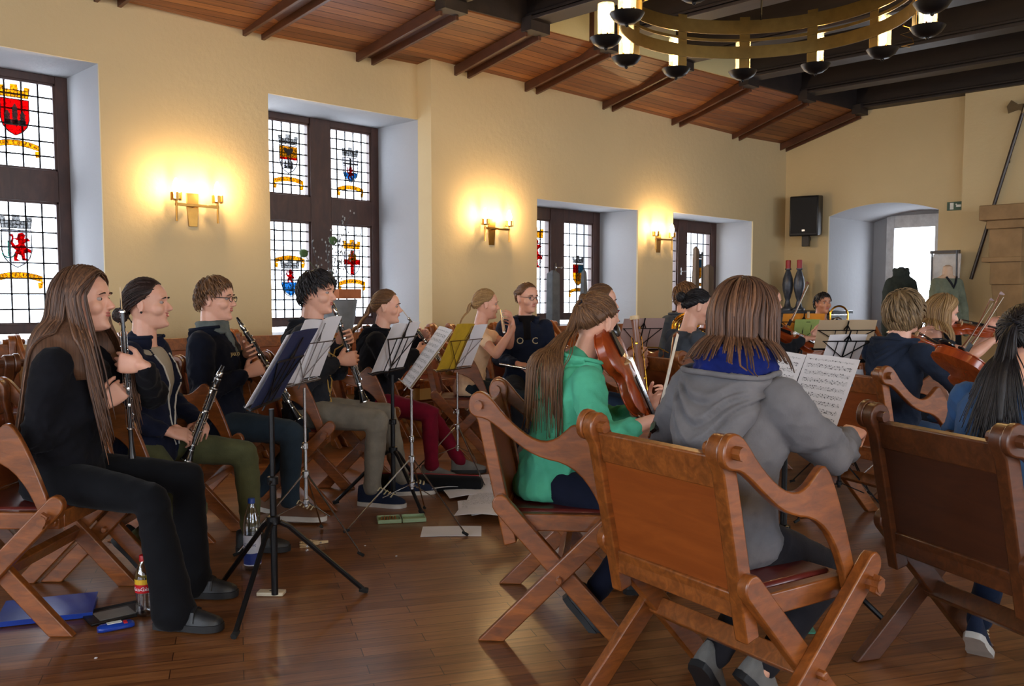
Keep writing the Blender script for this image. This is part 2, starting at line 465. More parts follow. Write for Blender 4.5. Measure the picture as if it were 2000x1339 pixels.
# left wall: front (cream) slab and the deep white reveals behind it
w = MB()
hole_wall(w, XB, 5.612, [(.95, 2.62, .88, 2.92), (4.0, 5.612, .88, 2.92)], WL, WL+.02, 3.52)
w.box((5.626, 6.8, 1.76), (.028, .2, 3.52))
hole_wall(w, 5.64, XE+.1, [(7.08, 8.86, .88, 2.26), (9.59, 11.54, .88, 2.28)], WR2, WR2+.02, 3.52)
struct(w.build('wall_left', M_wall, sharp=30))
j = MB()
hole_wall(j, XB, 5.62, [(.95, 2.62, .88, 2.92), (4.0, 5.62, .88, 2.92)], WL+.02, 7.7, 3.52)
struct(j.build('trim_1', M_jamb, sharp=30), label='deep white plastered reveals of the left windows')
j = MB()
hole_wall(j, 5.62, XE+.1, [(7.08, 8.86, .88, 2.26), (9.59, 11.54, .88, 2.28)], WR2+.02, 7.7, 3.52)
j.V[0][:, 1] = np.where(j.V[0][:, 1] < 6.8, 6.9, j.V[0][:, 1])
struct(j.build('trim_2', M_jamb, sharp=30), label='deep white plastered reveals of the right windows')

# end wall with the arched door niche
e = MB()
def yz_prism(mb, poly, x0, x1):     # poly in (y,z), extruded along x
    n = len(poly); v = [(x0, y, z) for y, z in poly] + [(x1, y, z) for y, z in poly]
    mb.add(v, [tuple(range(n)), tuple(range(2*n-1, n-1, -1))] + [(i, n+i, n+(i+1)%n, (i+1)%n) for i in range(n)])
NY0, NY1, NSP, NTOP = 4.5, 6.02, 2.36, 2.5
arc = [(NY0+(NY1-NY0)*i/16, NSP+(NTOP-NSP)*(1-((i-8)/8)**2)) for i in range(17)]
for x0, x1, mb in ((XE, XE+.03, e),):
    mb.box(((x0+x1)/2, (6.02+7.5)/2, ZT/2), (x1-x0, 1.48, ZT))
    mb.box(((x0+x1)/2, (YR+4.5)/2, ZT/2), (x1-x0, 4.5-YR, ZT))
    yz_prism(mb, [(NY0, ZT)] + arc + [(NY1, ZT)], x0, x1)
e.box((XE-.07, (YR+4.17)/2, ZT/2), (.14, 4.17-YR, ZT))      # chimney breast
struct(e.build('wall_end', M_wall, sharp=30))
DX = 14.0
n = MB()
n.box(((XE+.03+DX)/2, 6.02+.1, 1.4), (DX-XE-.03, .2, 2.8))
n.box(((XE+.03+DX)/2, 4.5-.1, 1.4), (DX-XE-.03, .2, 2.8))
yz_prism(n, [(NY0, 2.8)] + arc + [(NY1, 2.8)], XE+.03, DX)
# wall around the door at the niche's back
n.box((DX+.1, 5.96, 1.4), (.2, .32, 2.8)); n.box((DX+.1, 4.72, 1.4), (.2, .52, 2.8)); n.box((DX+.1, 5.39, 2.62), (.2, .84, .36))
struct(n.build('trim_3', M_jamb, sharp=30), label='white plastered arched niche around the glazed door')
M_doorpaint = plain('white_door_paint', (212, 212, 212), .45)
d = thing('door_1', None, None, (DX, 5.39, 0)); d['kind'] = 'structure'
f = MB()
f.box((.0, .36, 1.22), (.07, .12, 2.44)); f.box((0, -.36, 1.22), (.07, .12, 2.44)); f.box((0.003, 0, 2.35), (.066, .83, .19)); f.box((0.003, 0, .12), (.066, .83, .236))
f.box((0, 0, 1.02), (.04, .6, .012))
f.build('door_frame', M_doorpaint, d, bevel=.006)
f = MB(); f.box((0, 0, 1.25), (.008, .6, 2.05)); f.build('door_glass', M_glass, d)

# back and right walls (behind and beside the camera) with unseen windows added to light the foreground
w = MB()
hole_wall(w, YR, 7.5, [(-2.8, -.4, .8, 3.0), (.2, 2.6, .8, 3.0), (3.2, 5.6, .8, 3.0)], XB, XB-.4, ZT, 'y')
struct(w.build('wall_back', M_wall, sharp=30))
w = MB()
hole_wall(w, XB, XE, [(-2.25, .35, .8, 3.0), (1.35, 3.95, .8, 3.0), (4.95, 7.55, .8, 3.0), (8.55, 11.15, .8, 3.0)], YR, YR-.4, ZT, 'x')
struct(w.build('wall_right', M_wall, sharp=30))

# ceilings: planked slope, upright fascia, dark flat field
s = MB()
for (xa, xb, yw) in ((XB, 5.62, 6.9), (5.62, XE, 6.7)):
    rings = []
    for x in (xa, xb):
        ze = zed(x); sl = (3.46-ze)/(6.7-5.6)
        yo = yw+.25; zo = ze + sl*(yo-5.6)
        rings.append(V3([(x, 5.6, ze), (x, yo, zo), (x, yo, zo+.08), (x, 5.6, ze+.08)]))
    s.loft(rings)
struct(s.build('ceiling', M_plank, sharp=20), label='sloping ceiling of stained planks along the window wall')
RX = [2.7, 3.88, 5.0, 6.01, 6.99, 8.27, 9.63, 11.05, 12.36]
RXT = [2.6, 3.75, 4.85, 5.82, 6.80, 8.05, 9.38, 10.78, 12.3]
def slope_pt(x, y, off=0.0):
    ze = zed(x); return V3((x, y, ze + (3.46-ze)/(1.1)*(y-5.6) - off))
for xb_, xt_ in zip(RX, RXT):
    yw = 6.9 if xb_ < 5.6 else 6.7
    r = struct(thing('trim_%d' % (20+RX.index(xb_)), None, None)); r['label'] = 'boxed dark rafter crossing the sloping plank ceiling'
    pa, pb = slope_pt(xt_, 5.56, .03), slope_pt(xb_, yw+.02, .03)
    m_ = MB(); m_.bar(pa, pb, .15, .03, (0,0,1)); m_.build('backing_board', M_rafter, r)
    for dx in (-.085, .085):
        m_ = MB(); m_.bar(pa+V3((dx,0,-.03)), pb+V3((dx,0,-.03)), .03, .09, (0,0,1)); m_.build('side_board', M_rafter, r, bevel=.003)
    m_ = MB(); m_.box(slope_pt(xt_, 5.55, .03)+V3((0,-.02,.02)), (.24, .12, .12)); m_.build('end_block', M_darkwood, r)
fc = MB(); 
for a, c in ((XB, RXT[2]-.1), (RXT[3], RXT[6])):
    fc.loft([V3([(x, 5.58, zed(x)+.01), (x, 5.64, zed(x)+.01), (x, 5.64, ZT), (x, 5.58, ZT)]) for x in (a, c)])
struct(fc.build('trim_4', make_plaster('upper_wall_plaster', (206, 190, 140)), sharp=30), label='cream upright band above the planked slope')
fc = MB()  # shaded bays of the cream band get a dark wood colour
for a, c in ((RXT[2]-.1, RXT[3]), (RXT[6], XE)):
    fc.loft([V3([(x, 5.58, zed(x)+.01), (x, 5.64, zed(x)+.01), (x, 5.64, ZT), (x, 5.58, ZT)]) for x in (a, c)])
struct(fc.build('trim_5', M_darkwood, sharp=30), label='upright band above the planked slope, coloured dark for shade')
fc = MB()
for x in (6.62, 9.2): fc.box((x, 5.565, zed(x)+.4), (.035, .03, .8))
struct(fc.build('trim_6', M_rafter, sharp=30), label='thin upright battens on the cream band')
c = MB(); c.box(((XE+XB)/2, (5.6+YR)/2, ZT+.03), (XE-XB, 5.6-YR, .06)); 
struct(c.build('ceiling_flat', M_darkwood, sharp=30), label='dark flat timber ceiling')
for i, x in enumerate(RXT[1:]):
    bm_ = MB(); z0 = zed(x)+.02
    L = 5.58-YR; yc = (5.58+YR)/2
    if i == len(RXT)-2: x = XE-.10; L = 5.58-YR
    bm_.box((x, yc, (z0+ZT)/2+.02), (.12, L, ZT-z0-.04))
    bm_.box((x, yc, z0+.015), (.22, L, .03)); bm_.box((x, yc, z0+.06), (.17, L, .025))
    o = struct(bm_.build('trim_%d' % (7+i), M_darkwood, sharp=30, bevel=.004)); o['label'] = 'heavy dark beam spanning the flat ceiling'

# baseboard along end wall
bb = MB(); bb.box((XE-.01, 6.36, .06), (.02, .66, .12)); struct(bb.build('baseboard_end', M_darkwood))

# ---------------------------------------------------------------- leaded windows
def shield_poly(w_, h_):
    p = [(-w_/2, h_/2), (w_/2, h_/2), (w_/2, -.05*h_), (w_*.42, -.25*h_), (w_*.25, -.4*h_), (0, -h_/2), (-w_*.25, -.4*h_), (-w_*.42, -.25*h_), (-w_/2, -.05*h_)]
    return p
def lion(mb, cx, cz, s_, y, flip=1):
    P = [(-.1,.48),(.05,.52),(.14,.42),(.10,.30),(.22,.32),(.30,.22),(.18,.20),(.10,.12),(.16,-.02),(.30,-.08),(.34,-.22),(.22,-.18),(.10,-.22),
         (.12,-.40),(.24,-.48),(.02,-.48),(-.02,-.30),(-.12,-.26),(-.16,-.42),(-.06,-.50),(-.26,-.50),(-.26,-.28),(-.18,-.12),(-.30,-.02),(-.36,.14),(-.30,.34),(-.40,.44),(-.28,.46),(-.24,.30),(-.28,.16),(-.20,.06),(-.10,.10),(-.12,.24),(-.30,.30),(-.14,.32)]
    mb.prism([(cx+flip*x*s_, cz+z*s_) for x, z in P], y-.004, y-.002)
def crest(parent, cx, cz, y, scheme, text, sc_=1.0, crown=True, scroll_up=False):
    """coat of arms and scroll, thin glass set in front of the lattice; window-local coordinates"""
    w_, h_ = .20*sc_, .27*sc_
    y0 = y-.010
    sh = MB(); sh.prism([(cx+a, cz+c_) for a, c_ in shield_poly(w_, h_)], y0-.004, y0)
    base = {'white': G_white, 'red': G_red, 'gold': G_gold, 'blue': G_blue}
    o = sh.build('crest_shield', base[scheme.get('base', 'white')], parent)
    ol = MB(); pts = [(cx+a, y0-.006, cz+c_) for a, c_ in shield_poly(w_, h_)]; ol.tube(pts+[pts[0]], .0045, 5); ol.build('shield_outline', M_lead, parent)
    for shape, g, args in scheme.get('charges', []):
        m_ = MB()
        if shape == 'rect':
            x0, x1, z0, z1 = args; m_.prism([(cx+x0*w_, cz+z0*h_), (cx+x1*w_, cz+z0*h_), (cx+x1*w_, cz+z1*h_), (cx+x0*w_, cz+z1*h_)], y0-.007, y0-.0045)
        elif shape == 'lower':
            z1 = args; m_.prism([(cx-w_*.48, cz+z1*h_), (cx+w_*.48, cz+z1*h_), (cx+w_*.46, cz-.1*h_), (cx+w_*.38, cz-.27*h_), (cx, cz-.47*h_), (cx-w_*.38, cz-.27*h_), (cx-w_*.46, cz-.1*h_)], y0-.007, y0-.0045)
        elif shape == 'lion':
            lion(m_, cx+args[0]*w_, cz+args[1]*h_, args[2]*h_, y0-.004)
        elif shape == 'castle':
            ax, az, s_ = cx+args[0]*w_, cz+args[1]*h_, args[2]*h_
            for dx, hh in ((-.32, .5), (0, .8), (.32, .5)):
                m_.prism([(ax+(dx-.11)*s_, az-.35*s_), (ax+(dx+.11)*s_, az-.35*s_), (ax+(dx+.11)*s_, az+(hh-.4)*s_), (ax+dx*s_, az+(hh-.2)*s_), (ax+(dx-.11)*s_, az+(hh-.4)*s_)], y0-.009, y0-.007)
            m_.prism([(ax-.45*s_, az-.4*s_), (ax+.45*s_, az-.4*s_), (ax+.45*s_, az-.15*s_), (ax-.45*s_, az-.15*s_)], y0-.009, y0-.007)
        elif shape == 'eagle':
            ax, az, s_ = cx+args[0]*w_, cz+args[1]*h_, args[2]*h_
            P = [(0,.3),(.08,.2),(.2,.32),(.42,.34),(.46,.1),(.34,-.1),(.14,-.06),(.12,-.28),(0,-.36)]
            P = P + [(-x, z) for x, z in P[::-1][1:-1]]
            m_.prism([(ax+x*s_, az+z*s_) for x, z in P], y0-.009, y0-.007)
        elif shape == 'anchor':
            ax, az, s_ = cx+args[0]*w_, cz+args[1]*h_, args[2]*h_
            m_.tube([(ax, y0-.007, az+.3*s_), (ax, y0-.007, az-.3*s_)], .004*1.2, 5)
            m_.tube([(ax+s_*.25*math.cos(q), y0-.007, az-.1*s_+s_*.25*math.sin(q)) for q in np.linspace(math.pi*1.1, math.pi*1.9, 8)], .005, 5)
        m_.build('crest_charge', {'red': G_red, 'gold': G_gold, 'blue': G_blue, 'grey': G_grey, 'green': G_green, 'lead': M_lead}[g], parent)
    if crown:
        m_ = MB(); zt = cz+h_/2+.012
        m_.prism([(cx-w_*.5, zt), (cx+w_*.5, zt), (cx+w_*.56, zt+.085*sc_), (cx+w_*.36, zt+.085*sc_), (cx+w_*.34, zt+.06*sc_), (cx+w_*.14, zt+.06*sc_), (cx+w_*.13, zt+.1*sc_),
                  (cx-w_*.13, zt+.1*sc_), (cx-w_*.14, zt+.06*sc_), (cx-w_*.34, zt+.06*sc_), (cx-w_*.36, zt+.085*sc_), (cx-w_*.56, zt+.085*sc_)], y0-.004, y0)
        m_.build('mural_crown', G_gold if scheme.get('crown') == 'gold' else G_grey, parent)
        m_ = MB()
        for k in range(-4, 5): m_.tube([(cx+k*w_*.12, y0-.006, zt), (cx+k*w_*.13, y0-.006, zt+.07*sc_)], .0022, 4)
        for zz in (.002, .03, .055): m_.tube([(cx-w_*.52, y0-.006, zt+zz*sc_), (cx+w_*.52, y0-.006, zt+zz*sc_)], .0025, 4)
        m_.build('crown_outline', M_lead, parent)
    if text:
        sgn = 1 if scroll_up else 1
        zc = cz-h_/2-.055*sc_ if not scheme.get('scroll_top') else cz+h_/2+.12*sc_
        hw = .165*sc_; m_ = MB(); n_ = 14; hh = .021*sc_
        curve = lambda q: -.030*sc_*((q)**2)*(1 if not scheme.get('smile') else -1)
        top = [(cx+hw*q, zc+curve(q)+hh) for q in np.linspace(-1, 1, n_)]; bot = [(cx+hw*q, zc+curve(q)-hh) for q in np.linspace(1, -1, n_)]
        m_.prism(top+bot, y0-.004, y0)
        for sg in (-1, 1):
            zz = zc+curve(1)-.045*sc_
            m_.prism([(cx+sg*hw*.80, zz+.02*sc_), (cx+sg*hw*1.04, zz+.028*sc_), (cx+sg*hw*1.0, zz-.02*sc_), (cx+sg*hw*.84, zz-.026*sc_)], y0-.004, y0)
        m_.build('name_scroll', G_gold, parent)
        ol = MB(); pts = [(a, y0-.006, z_) for a, z_ in top+bot]; ol.tube(pts+[pts[0]], .0026, 5); ol.build('scroll_outline', M_lead, parent)
        for k, ch in enumerate(text):
            q = (k-(len(text)-1)/2)/max(1, len(text)-1)*1.66
            if ch == ' ': continue
            sl = -2*.030*sc_*q/hw*(1 if not scheme.get('smile') else -1)
            R = roty(-math.atan(sl)) @ rotx(math.pi/2)
            add_text('scroll_letter', ch, .036*sc_, M_lead, parent, (cx+hw*q, y0-.007, zc+curve(q)), R, .0012)

def window(n_, x0, x1, z0, z1, y, mull, trans, panes, crests, bars=(4, 8)):
    """panes: list of (x0,x1,z0,z1) glass fields"""
    r = thing('window_%d' % n_, None, None, (0, 0, 0)); r['kind'] = 'structure'
    fr = MB(); D = .09
    xs = sorted(set((p[0], p[1]) for p in panes)); ed = [x0]+[q for p in xs for q in p]+[x1]
    for i in range(0, len(ed), 2): fr.box(((ed[i]+ed[i+1])/2, y+.04+(.001 if i == 2 else 0), (z0+z1)/2), (ed[i+1]-ed[i], D+(.02 if i == 2 else 0), z1-z0))
    for (xa, xb) in xs:
        zs = sorted((p[2], p[3]) for p in panes if p[0] == xa); ez = [z0]+[q for p in zs for q in p]+[z1]
        for i in range(0, len(ez), 2): fr.box(((xa+xb)/2, y+.04, (ez[i]+ez[i+1])/2), (xb-xa, D+(.016 if (trans and i == 2) else -.004), ez[i+1]-ez[i]))
    fr.build('window_frame', M_frame, r, bevel=.005)
    sash = MB(); ld = MB(); gl = MB()
    for (a, c_, za, zb) in panes:
        for xx in (a, c_): sash.box((xx, y+.03, (za+zb)/2), (.035, .05, zb-za+.03))
        for zz in (za, zb): sash.box(((a+c_)/2, y+.03, zz), (c_-a+.03, .05, .035))
        nv = bars[0] if n_ != 2 else 5; nh = max(2, round((zb-za)/((c_-a)/nv)*.98))
        for i in range(1, nv): ld.box((a+(c_-a)*i/nv, y+.03, (za+zb)/2), (.012, .010, zb-za))
        for i in range(1, nh): ld.box(((a+c_)/2, y+.03, za+(zb-za)*i/nh), (c_-a, .010, .012))
        gl.box(((a+c_)/2, y+.034, (za+zb)/2), (c_-a, .003, zb-za))
    sash.build('casement', M_frame, r, bevel=.004); ld.build('leading', M_lead, r); gl.build('glass', M_glass, r)
    h_ = MB(); zc = (panes[-1][2]+panes[-1][3])/2
    h_.box((mull[0]+.03, y-.03, zc), (.02, .02, .10)); h_.tube([(mull[0]+.03, y-.05, zc), (mull[0]+.12, y-.06, zc)], .008, 6)
    h_.build('casement_handle', M_steel, r)
    for cr in crests: crest(r, *cr)
    return r
S_lion_anchor = dict(base='white', crown='grey', charges=[('lion', 'red', (.15, .05, .75)), ('anchor', 'green', (-.28, 0, .7))])
S_castle = dict(base='red', crown='gold', charges=[('castle', 'grey', (0, .02, .62))])
S_eagle = dict(base='white', crown='grey', charges=[('rect', 'gold', (-.48, .48, .08, .48)), ('eagle', 'lead', (0, .28, .42)), ('rect', 'red', (-.48, .48, .0, .08)), ('castle', 'grey', (0, -.16, .42))])
S_cross_lion = dict(base='white', crown='grey', charges=[('rect', 'lead', (-.06, .06, .0, .48)), ('rect', 'lead', (-.48, .48, .22, .28)), ('lower', 'blue', -.12), ('lion', 'red', (0, -.12, .5))])
S_blue = dict(base='white', scroll_top=True, charges=[('lion', 'red', (0, .28, .5)), ('lower', 'blue', .04), ('anchor', 'lead', (.02, -.16, .32))])
S_redcross = dict(base='white', crown='gold', charges=[('rect', 'red', (-.1, .1, -.46, .48)), ('rect', 'red', (-.48, .48, -.06, .14)), ('castle', 'gold', (0, .26, .42))])
S_red = dict(base='white', crown='gold', charges=[('lion', 'red', (0, 0, 1.0))])
S_quart = dict(base='gold', crown='grey', charges=[('rect', 'red', (-.48, 0, .1, .48)), ('rect', 'blue', (0, .48, .1, .48)), ('rect', 'gold', (-.2, .2, -.3, .1))])
window(1, 1.25, 2.62, .93, 2.92, 7.55, (1.83, 2.02), (1.97, 2.17),
       [(1.34, 1.80, 2.19, 2.86), (2.06, 2.53, 2.19, 2.86), (1.34, 1.80, 1.0, 1.95), (2.06, 2.53, 1.0, 1.95)],
       [(2.24, 2.57, 7.575, S_castle, 'DUISBURG', 1.0), (2.22, 1.58, 7.575, S_lion_anchor, 'DÜSSELDORF', 1.05)])
window(2, 4.25, 5.62, .93, 2.92, 7.55, (4.83, 5.02), (1.95, 2.15),
       [(4.34, 4.81, 2.17, 2.86), (5.04, 5.53, 2.17, 2.86), (4.34, 4.81, 1.0, 1.93), (5.04, 5.53, 1.0, 1.93)],
       [(4.585, 2.50, 7.575, S_eagle, 'DORTMUND', .95), (5.285, 2.47, 7.575, S_cross_lion, 'ESSEN', .9),
        (4.585, 1.34, 7.575, S_blue, 'MÜLHEIM', .95), (5.29, 1.55, 7.575, S_redcross, 'ANDERNACH', .95)])
window(3, 7.2, 8.86, .93, 2.26, 7.3, (7.97, 8.15), None,
       [(7.38, 7.94, 1.0, 2.12), (8.18, 8.73, 1.0, 2.12)],
       [(7.70, 1.72, 7.325, S_red, '', 1.25), (8.46, 1.48, 7.325, S_quart, 'KLEVE', .95)])
window(4, 9.9, 11.54, .93, 2.28, 7.3, (10.58, 10.74), None,
       [(10.02, 10.56, 1.0, 2.13), (10.78, 11.40, 1.0, 2.13)],
       [(10.29, 1.55, 7.325, S_red, '', 1.0), (11.1, 1.6, 7.325, S_quart, 'XANTEN', 1.1)])
for k, (y_) in enumerate((-1.6, 1.4, 4.4)):  # unseen back and right windows, added and widened for fill light
    r = thing('window_%d' % (5+k), None, None, (XB-.3, y_, 0)); r['kind'] = 'structure'
    fr = MB()
    for yy in (-1.16, 0, 1.16): fr.box((0, yy, 1.9), (.08, .08, 2.2))
    for zz in (.84, 2.1, 2.96): fr.box((0, 0, zz), (.07, 2.4, .08))
    fr.build('window_frame', M_frame, r); fr = MB(); fr.box((0, 0, 1.9), (.004, 2.34, 2.16)); fr.build('glass', M_glass, r)
for k, (x_) in enumerate((-.95, 2.65, 6.25, 9.85)):
    r = thing('window_%d' % (8+k), None, None, (x_, YR-.3, 0)); r['kind'] = 'structure'
    fr = MB()
    for yy in (-1.26, 0, 1.26): fr.box((yy, 0, 1.9), (.08, .08, 2.2))
    for zz in (.84, 2.1, 2.96): fr.box((0, 0, zz), (2.6, .07, .08))
    fr.build('window_frame', M_frame, r); fr = MB(); fr.box((0, 0, 1.9), (2.52, .004, 2.16)); fr.build('glass', M_glass, r)

# ---------------------------------------------------------------- wall sconces
def point_light(name, loc, power, col=WARM, r=.03, parent=None):
    l = bpy.data.lights.new(name, 'POINT'); l.energy = power; l.color = col; l.shadow_soft_size = r
    o = bpy.data.objects.new(name, l); COL.objects.link(o); o.location = loc
    if parent is not None: o.parent = parent
    return o
def sconce(x, y, z, label, power=16):
    r = thing('wall_sconce', label, 'wall lamp', (x, y, z), 0, 'brass wall sconces between the windows')
    m_ = MB(); m_.prism([(-.035, -.16), (.035, -.16), (.048, -.02), (.05, .10), (-.05, .10), (-.048, -.02)], -.012, 0); m_.build('back_plate', M_brass, r, bevel=.002)
    m_ = MB(); m_.tube([(0, -.005, .0), (0, -.07, .0)], .01, 8); m_.box((0, -.09, 0), (.36, .014, .022)); m_.build('cross_arm', M_brass, r, bevel=.002)
    for sx in (-.17, .17):
        m_ = MB(); m_.tube([(sx, -.09, -.13), (sx, -.09, .03)], .009, 8)
        m_.lathe([(.012, .03), (.04, .035), (.042, .04), (.012, .045)], (sx, -.09, 0))
        for q in range(6):
            a = q*math.pi/3+.3; m_.box((sx+.040*math.cos(a), -.09+.040*math.sin(a), .06), (.004, .022, .06), rotz(a))
        m_.build('candle_cup', M_brass, r)
        m_ = MB(); m_.lathe([(.014, .04), (.016, .06), (.018, .08), (.026, .11), (.028, .135), (.02, .17), (.006, .20)], (sx, -.09, 0), n=12); m_.build('bulb', M_bulb, r)
        point_light('sconce_light', (sx, -.12, .13), power, parent=r, r=.03)
    return r
sconce(3.31, WL, 1.93, 'brass two-candle wall sconce between the first and second windows from the left')
sconce(6.40, WR2, 1.90, 'brass two-candle wall sconce on the wall between the tall window and the third window')
sconce(9.27, WR2, 1.92, 'brass two-candle wall sconce furthest right, beside the last window')

# ---------------------------------------------------------------- chandelier
CH = at(1480, 6.0); CH.z = 2.98
ch = thing('chandelier', 'large round iron chandelier with candle bowls hanging over the orchestra', 'chandelier', CH, math.radians(8))
M_band = plain('bronzed_band', (120, 96, 50), .38, .85)
RR = .92
def chimney_mat():
    m = bpy.data.materials.new('seeded_chimney_glass'); m.use_nodes = True; nt = m.node_tree; nt.nodes.clear()
    out = N(nt, 'ShaderNodeOutputMaterial'); t = N(nt, 'ShaderNodeBsdfTransparent'); t.inputs[0].default_value = (.97, .95, .88, 1)
    tr = N(nt, 'ShaderNodeBsdfTranslucent'); tr.inputs[0].default_value = (.9, .85, .7, 1); ms = N(nt, 'ShaderNodeMixShader')
    f = noise(nt, coords(nt), 30, 3); mr = N(nt, 'ShaderNodeMapRange'); nt.links.new(f, mr.inputs[0]); mr.inputs[3].default_value = .02; mr.inputs[4].default_value = .16
    nt.links.new(mr.outputs[0], ms.inputs[0]); nt.links.new(t.outputs[0], ms.inputs[1]); nt.links.new(tr.outputs[0], ms.inputs[2]); nt.links.new(ms.outputs[0], out.inputs[0]); return m
M_chimney = chimney_mat()
def ring_band(z0, z1, r=RR, th=.008, n_=64):
    m_ = MB(); a = np.arange(n_)*2*math.pi/n_
    rings = [np.stack([q*np.cos(a), q*np.sin(a), np.full(n_, z)], 1) for q, z in ((r, z0), (r+th, z0), (r+th, z1), (r, z1), (r, z0))]
    m_.loft(rings, caps=False); return m_
ring_band(.20, .30).build('ring_band', M_band, ch, 30)
ring_band(.02, .11).build('ring_band', M_band, ch, 30)
ring_band(.145, .165).build('ring_band', M_band, ch, 30)
for k in range(12):
    a = k*math.pi/6; ca, sa = math.cos(a), math.sin(a); Rz = rotz(a)
    m_ = MB(); m_.box(V3((ca, sa, 0))*(RR+.018) + V3((0,0,.14)), (.008, .075, .38), Rz); m_.build('upright_plate', M_band, ch, bevel=.002)
    bc = V3((ca, sa, 0))*(RR+.10)
    m_ = MB(); m_.lathe([(.012, -.115), (.05, -.108), (.085, -.085), (.105, -.055), (.108, -.05), (.1, -.055), (.08, -.078), (.045, -.098), (.01, -.10)], bc, n=24)
    m_.ell(bc+V3((0,0,-.12)), .012); m_.box(V3((ca,sa,0))*(RR+.05)+V3((0,0,-.06)), (.08, .02, .01), Rz)
    m_.build('drip_bowl', M_iron, ch)
    m_ = MB()
    for q in range(5):
        b2 = q*2*math.pi/5+a+.5; m_.tube([bc+V3((.06*math.cos(b2), .06*math.sin(b2), -.085)), bc+V3((.06*math.cos(b2), .06*math.sin(b2), -.03))], .007, 6)
    m_.build('glass_holder', M_brass, ch)
    m_ = MB(); m_.lathe([(.022, -.095), (.022, .02), (.024, .04), (.028, .08), (.028, .12), (.016, .16), (.004, .18)], bc, n=14); m_.build('candle_bulb', M_bulb, ch)
    m_ = MB(); m_.lathe([(.055, -.085), (.056, .17), (.053, .17), (.052, -.085)], bc, n=20); m_.build('glass_chimney', M_chimney, ch)
    if k % 2 == 0:
        point_light('chandelier_light', (bc[0], bc[1], .10), 20, parent=ch, r=.05)
m_ = MB()
for k in range(4):
    a = k*math.pi/2+.4; m_.tube([(RR*math.cos(a), RR*math.sin(a), .30), (.05*math.cos(a), .05*math.sin(a), 1.0)], .008, 6)
m_.tube([(0,0,.95), (0,0,1.5)], .015, 8); m_.ell((0,0,.98), .06)
m_.build('hanging_rods', M_iron, ch)
m_ = MB(); 
m_.tube([(RR*math.cos(-1.0)*.98, RR*math.sin(-1.0)*.98, .0)]+[(RR*math.cos(-1.0)+.05*math.sin(q*1.6), RR*math.sin(-1.0)+.04*math.cos(q*2.1), -.02-.022*q) for q in range(8)], .0025, 5)
m_.build('loose_wire', M_brass, ch)

ch_fill = copy_tree(ch); ch_fill.location = (.6, -1.9, 3.0); ch_fill['label'] = 'added unseen copy of the chandelier behind the camera, lighting the foreground'  # unseen second chandelier, added to brighten the foreground
for o_ in [ch_fill]+list(ch_fill.children):
    if o_.type == 'LIGHT': o_.data = o_.data.copy(); o_.data.energy = 48
# ---------------------------------------------------------------- end wall furnishings
def onX(px, X): 
    u = (px-1000)/F_PX; t = X/(.70710678*(1+u)); return .70710678*(1-u)*t, t
y_, t_ = onX(1571, XE-.2)
sp = thing('loudspeaker', 'black loudspeaker mounted high on the end wall beside the corner', 'loudspeaker', (XE-.22, y_, zat(470, t_)), math.radians(180+14))
m_ = MB(); m_.prism([(-.14, .12), (-.10, 0.08), (.14, .05), (.15, .07), (.15, .60), (.14, .62), (-.12, .64), (-.14, .62)], -.2, .2); m_.build('cabinet', M_blackplastic, sp, bevel=.012)
m_ = MB(); m_.box((.153, 0, .34), (.008, .36, .50)); m_.build('grille', plain('speaker_grille', (10,10,12), .7, .2, nscale=60, bmp=.5), sp)
m_ = MB(); m_.box((-.02, 0, .0), (.10, .10, .18)); m_.box((-.14, 0, .03), (.16, .05, .05)); m_.build('wall_bracket', M_iron, sp, bevel=.004)
m_ = MB(); m_.box((.158, 0, .13), (.003, .04, .025)); m_.build('badge', M_steel, sp)
# exit sign
ya, _ = onX(1843, XE); yb, tb = onX(1879, XE)
ex = thing('exit_sign', 'small green emergency exit sign to the right of the arched niche', 'sign', (XE-.015, (ya+yb)/2, zat(403, tb)))
M_green = plain('sign_green', (52, 84, 70), .5); M_white = plain('sign_white', (220, 226, 222), .5)
m_ = MB(); m_.box((0, 0, 0), (.02, ya-yb, .11)); m_.build('sign_plate', M_green, ex, bevel=.002)
m_ = MB(); m_.box((-.011, .055, 0), (.002, .045, .085)); m_.prism([(-.03,-.015),(.03,-.015),(.03,.0),(.055,-.0),(.03,.0),(.03,.015),(-.03,.015)], 0, .002, np.hstack([rotz(math.pi/2), V3([[-.013],[-.03],[0]])])); 
m_.ell((-.012, .0, .02), (.002, .01, .01)); m_.build('sign_symbol', M_white, ex)
# halberd
hb = thing('halberd', 'halberd hung aslant on the wall above the fireplace', 'halberd', (0,0,0))
X_h = XE-.19
y0_, t0_ = onX(1893, X_h); y1_, t1_ = onX(1981, X_h); A_ = V3((X_h, y0_, zat(545, t0_))); B_ = V3((X_h, y1_, zat(228, t1_))); dd = unit(B_-A_)
m_ = MB(); m_.tube([A_, B_], .022, 10); m_.build('shaft', wood('halberd_shaft_wood', (34,24,22), (52,38,34)), hb)
R_h = frame_z(dd, (1,0,0))
m_ = MB(); m_.lathe([(.02,0),(.024,.02),(.024,.1),(.016,.12),(.012,.3),(.003,.42)], B_, frame_z(dd), 8)
side = unit(np.cross(dd, V3((1,0,0))))
def hbp(u_, v_): return B_+dd*v_+side*u_
def plate(pts, th=.006):
    p = V3([hbp(*q) for q in pts]); v = np.concatenate([p-V3((th,0,0)), p+V3((th,0,0))]); k = len(p)
    m_.add(v, [tuple(range(k)), tuple(range(2*k-1, k-1, -1))]+[(i, k+i, k+(i+1)%k, (i+1)%k) for i in range(k)])
plate([(0,.02),(.06,.04),(.16,-.02),(.2,.06),(.17,.14),(.08,.10),(0,.12)]); plate([(0,.05),(-.06,.06),(-.14,.02),(-.08,.09),(0,.1)])
m_.build('blade', plain('old_steel', (120, 104, 80), .4, .9), hb)
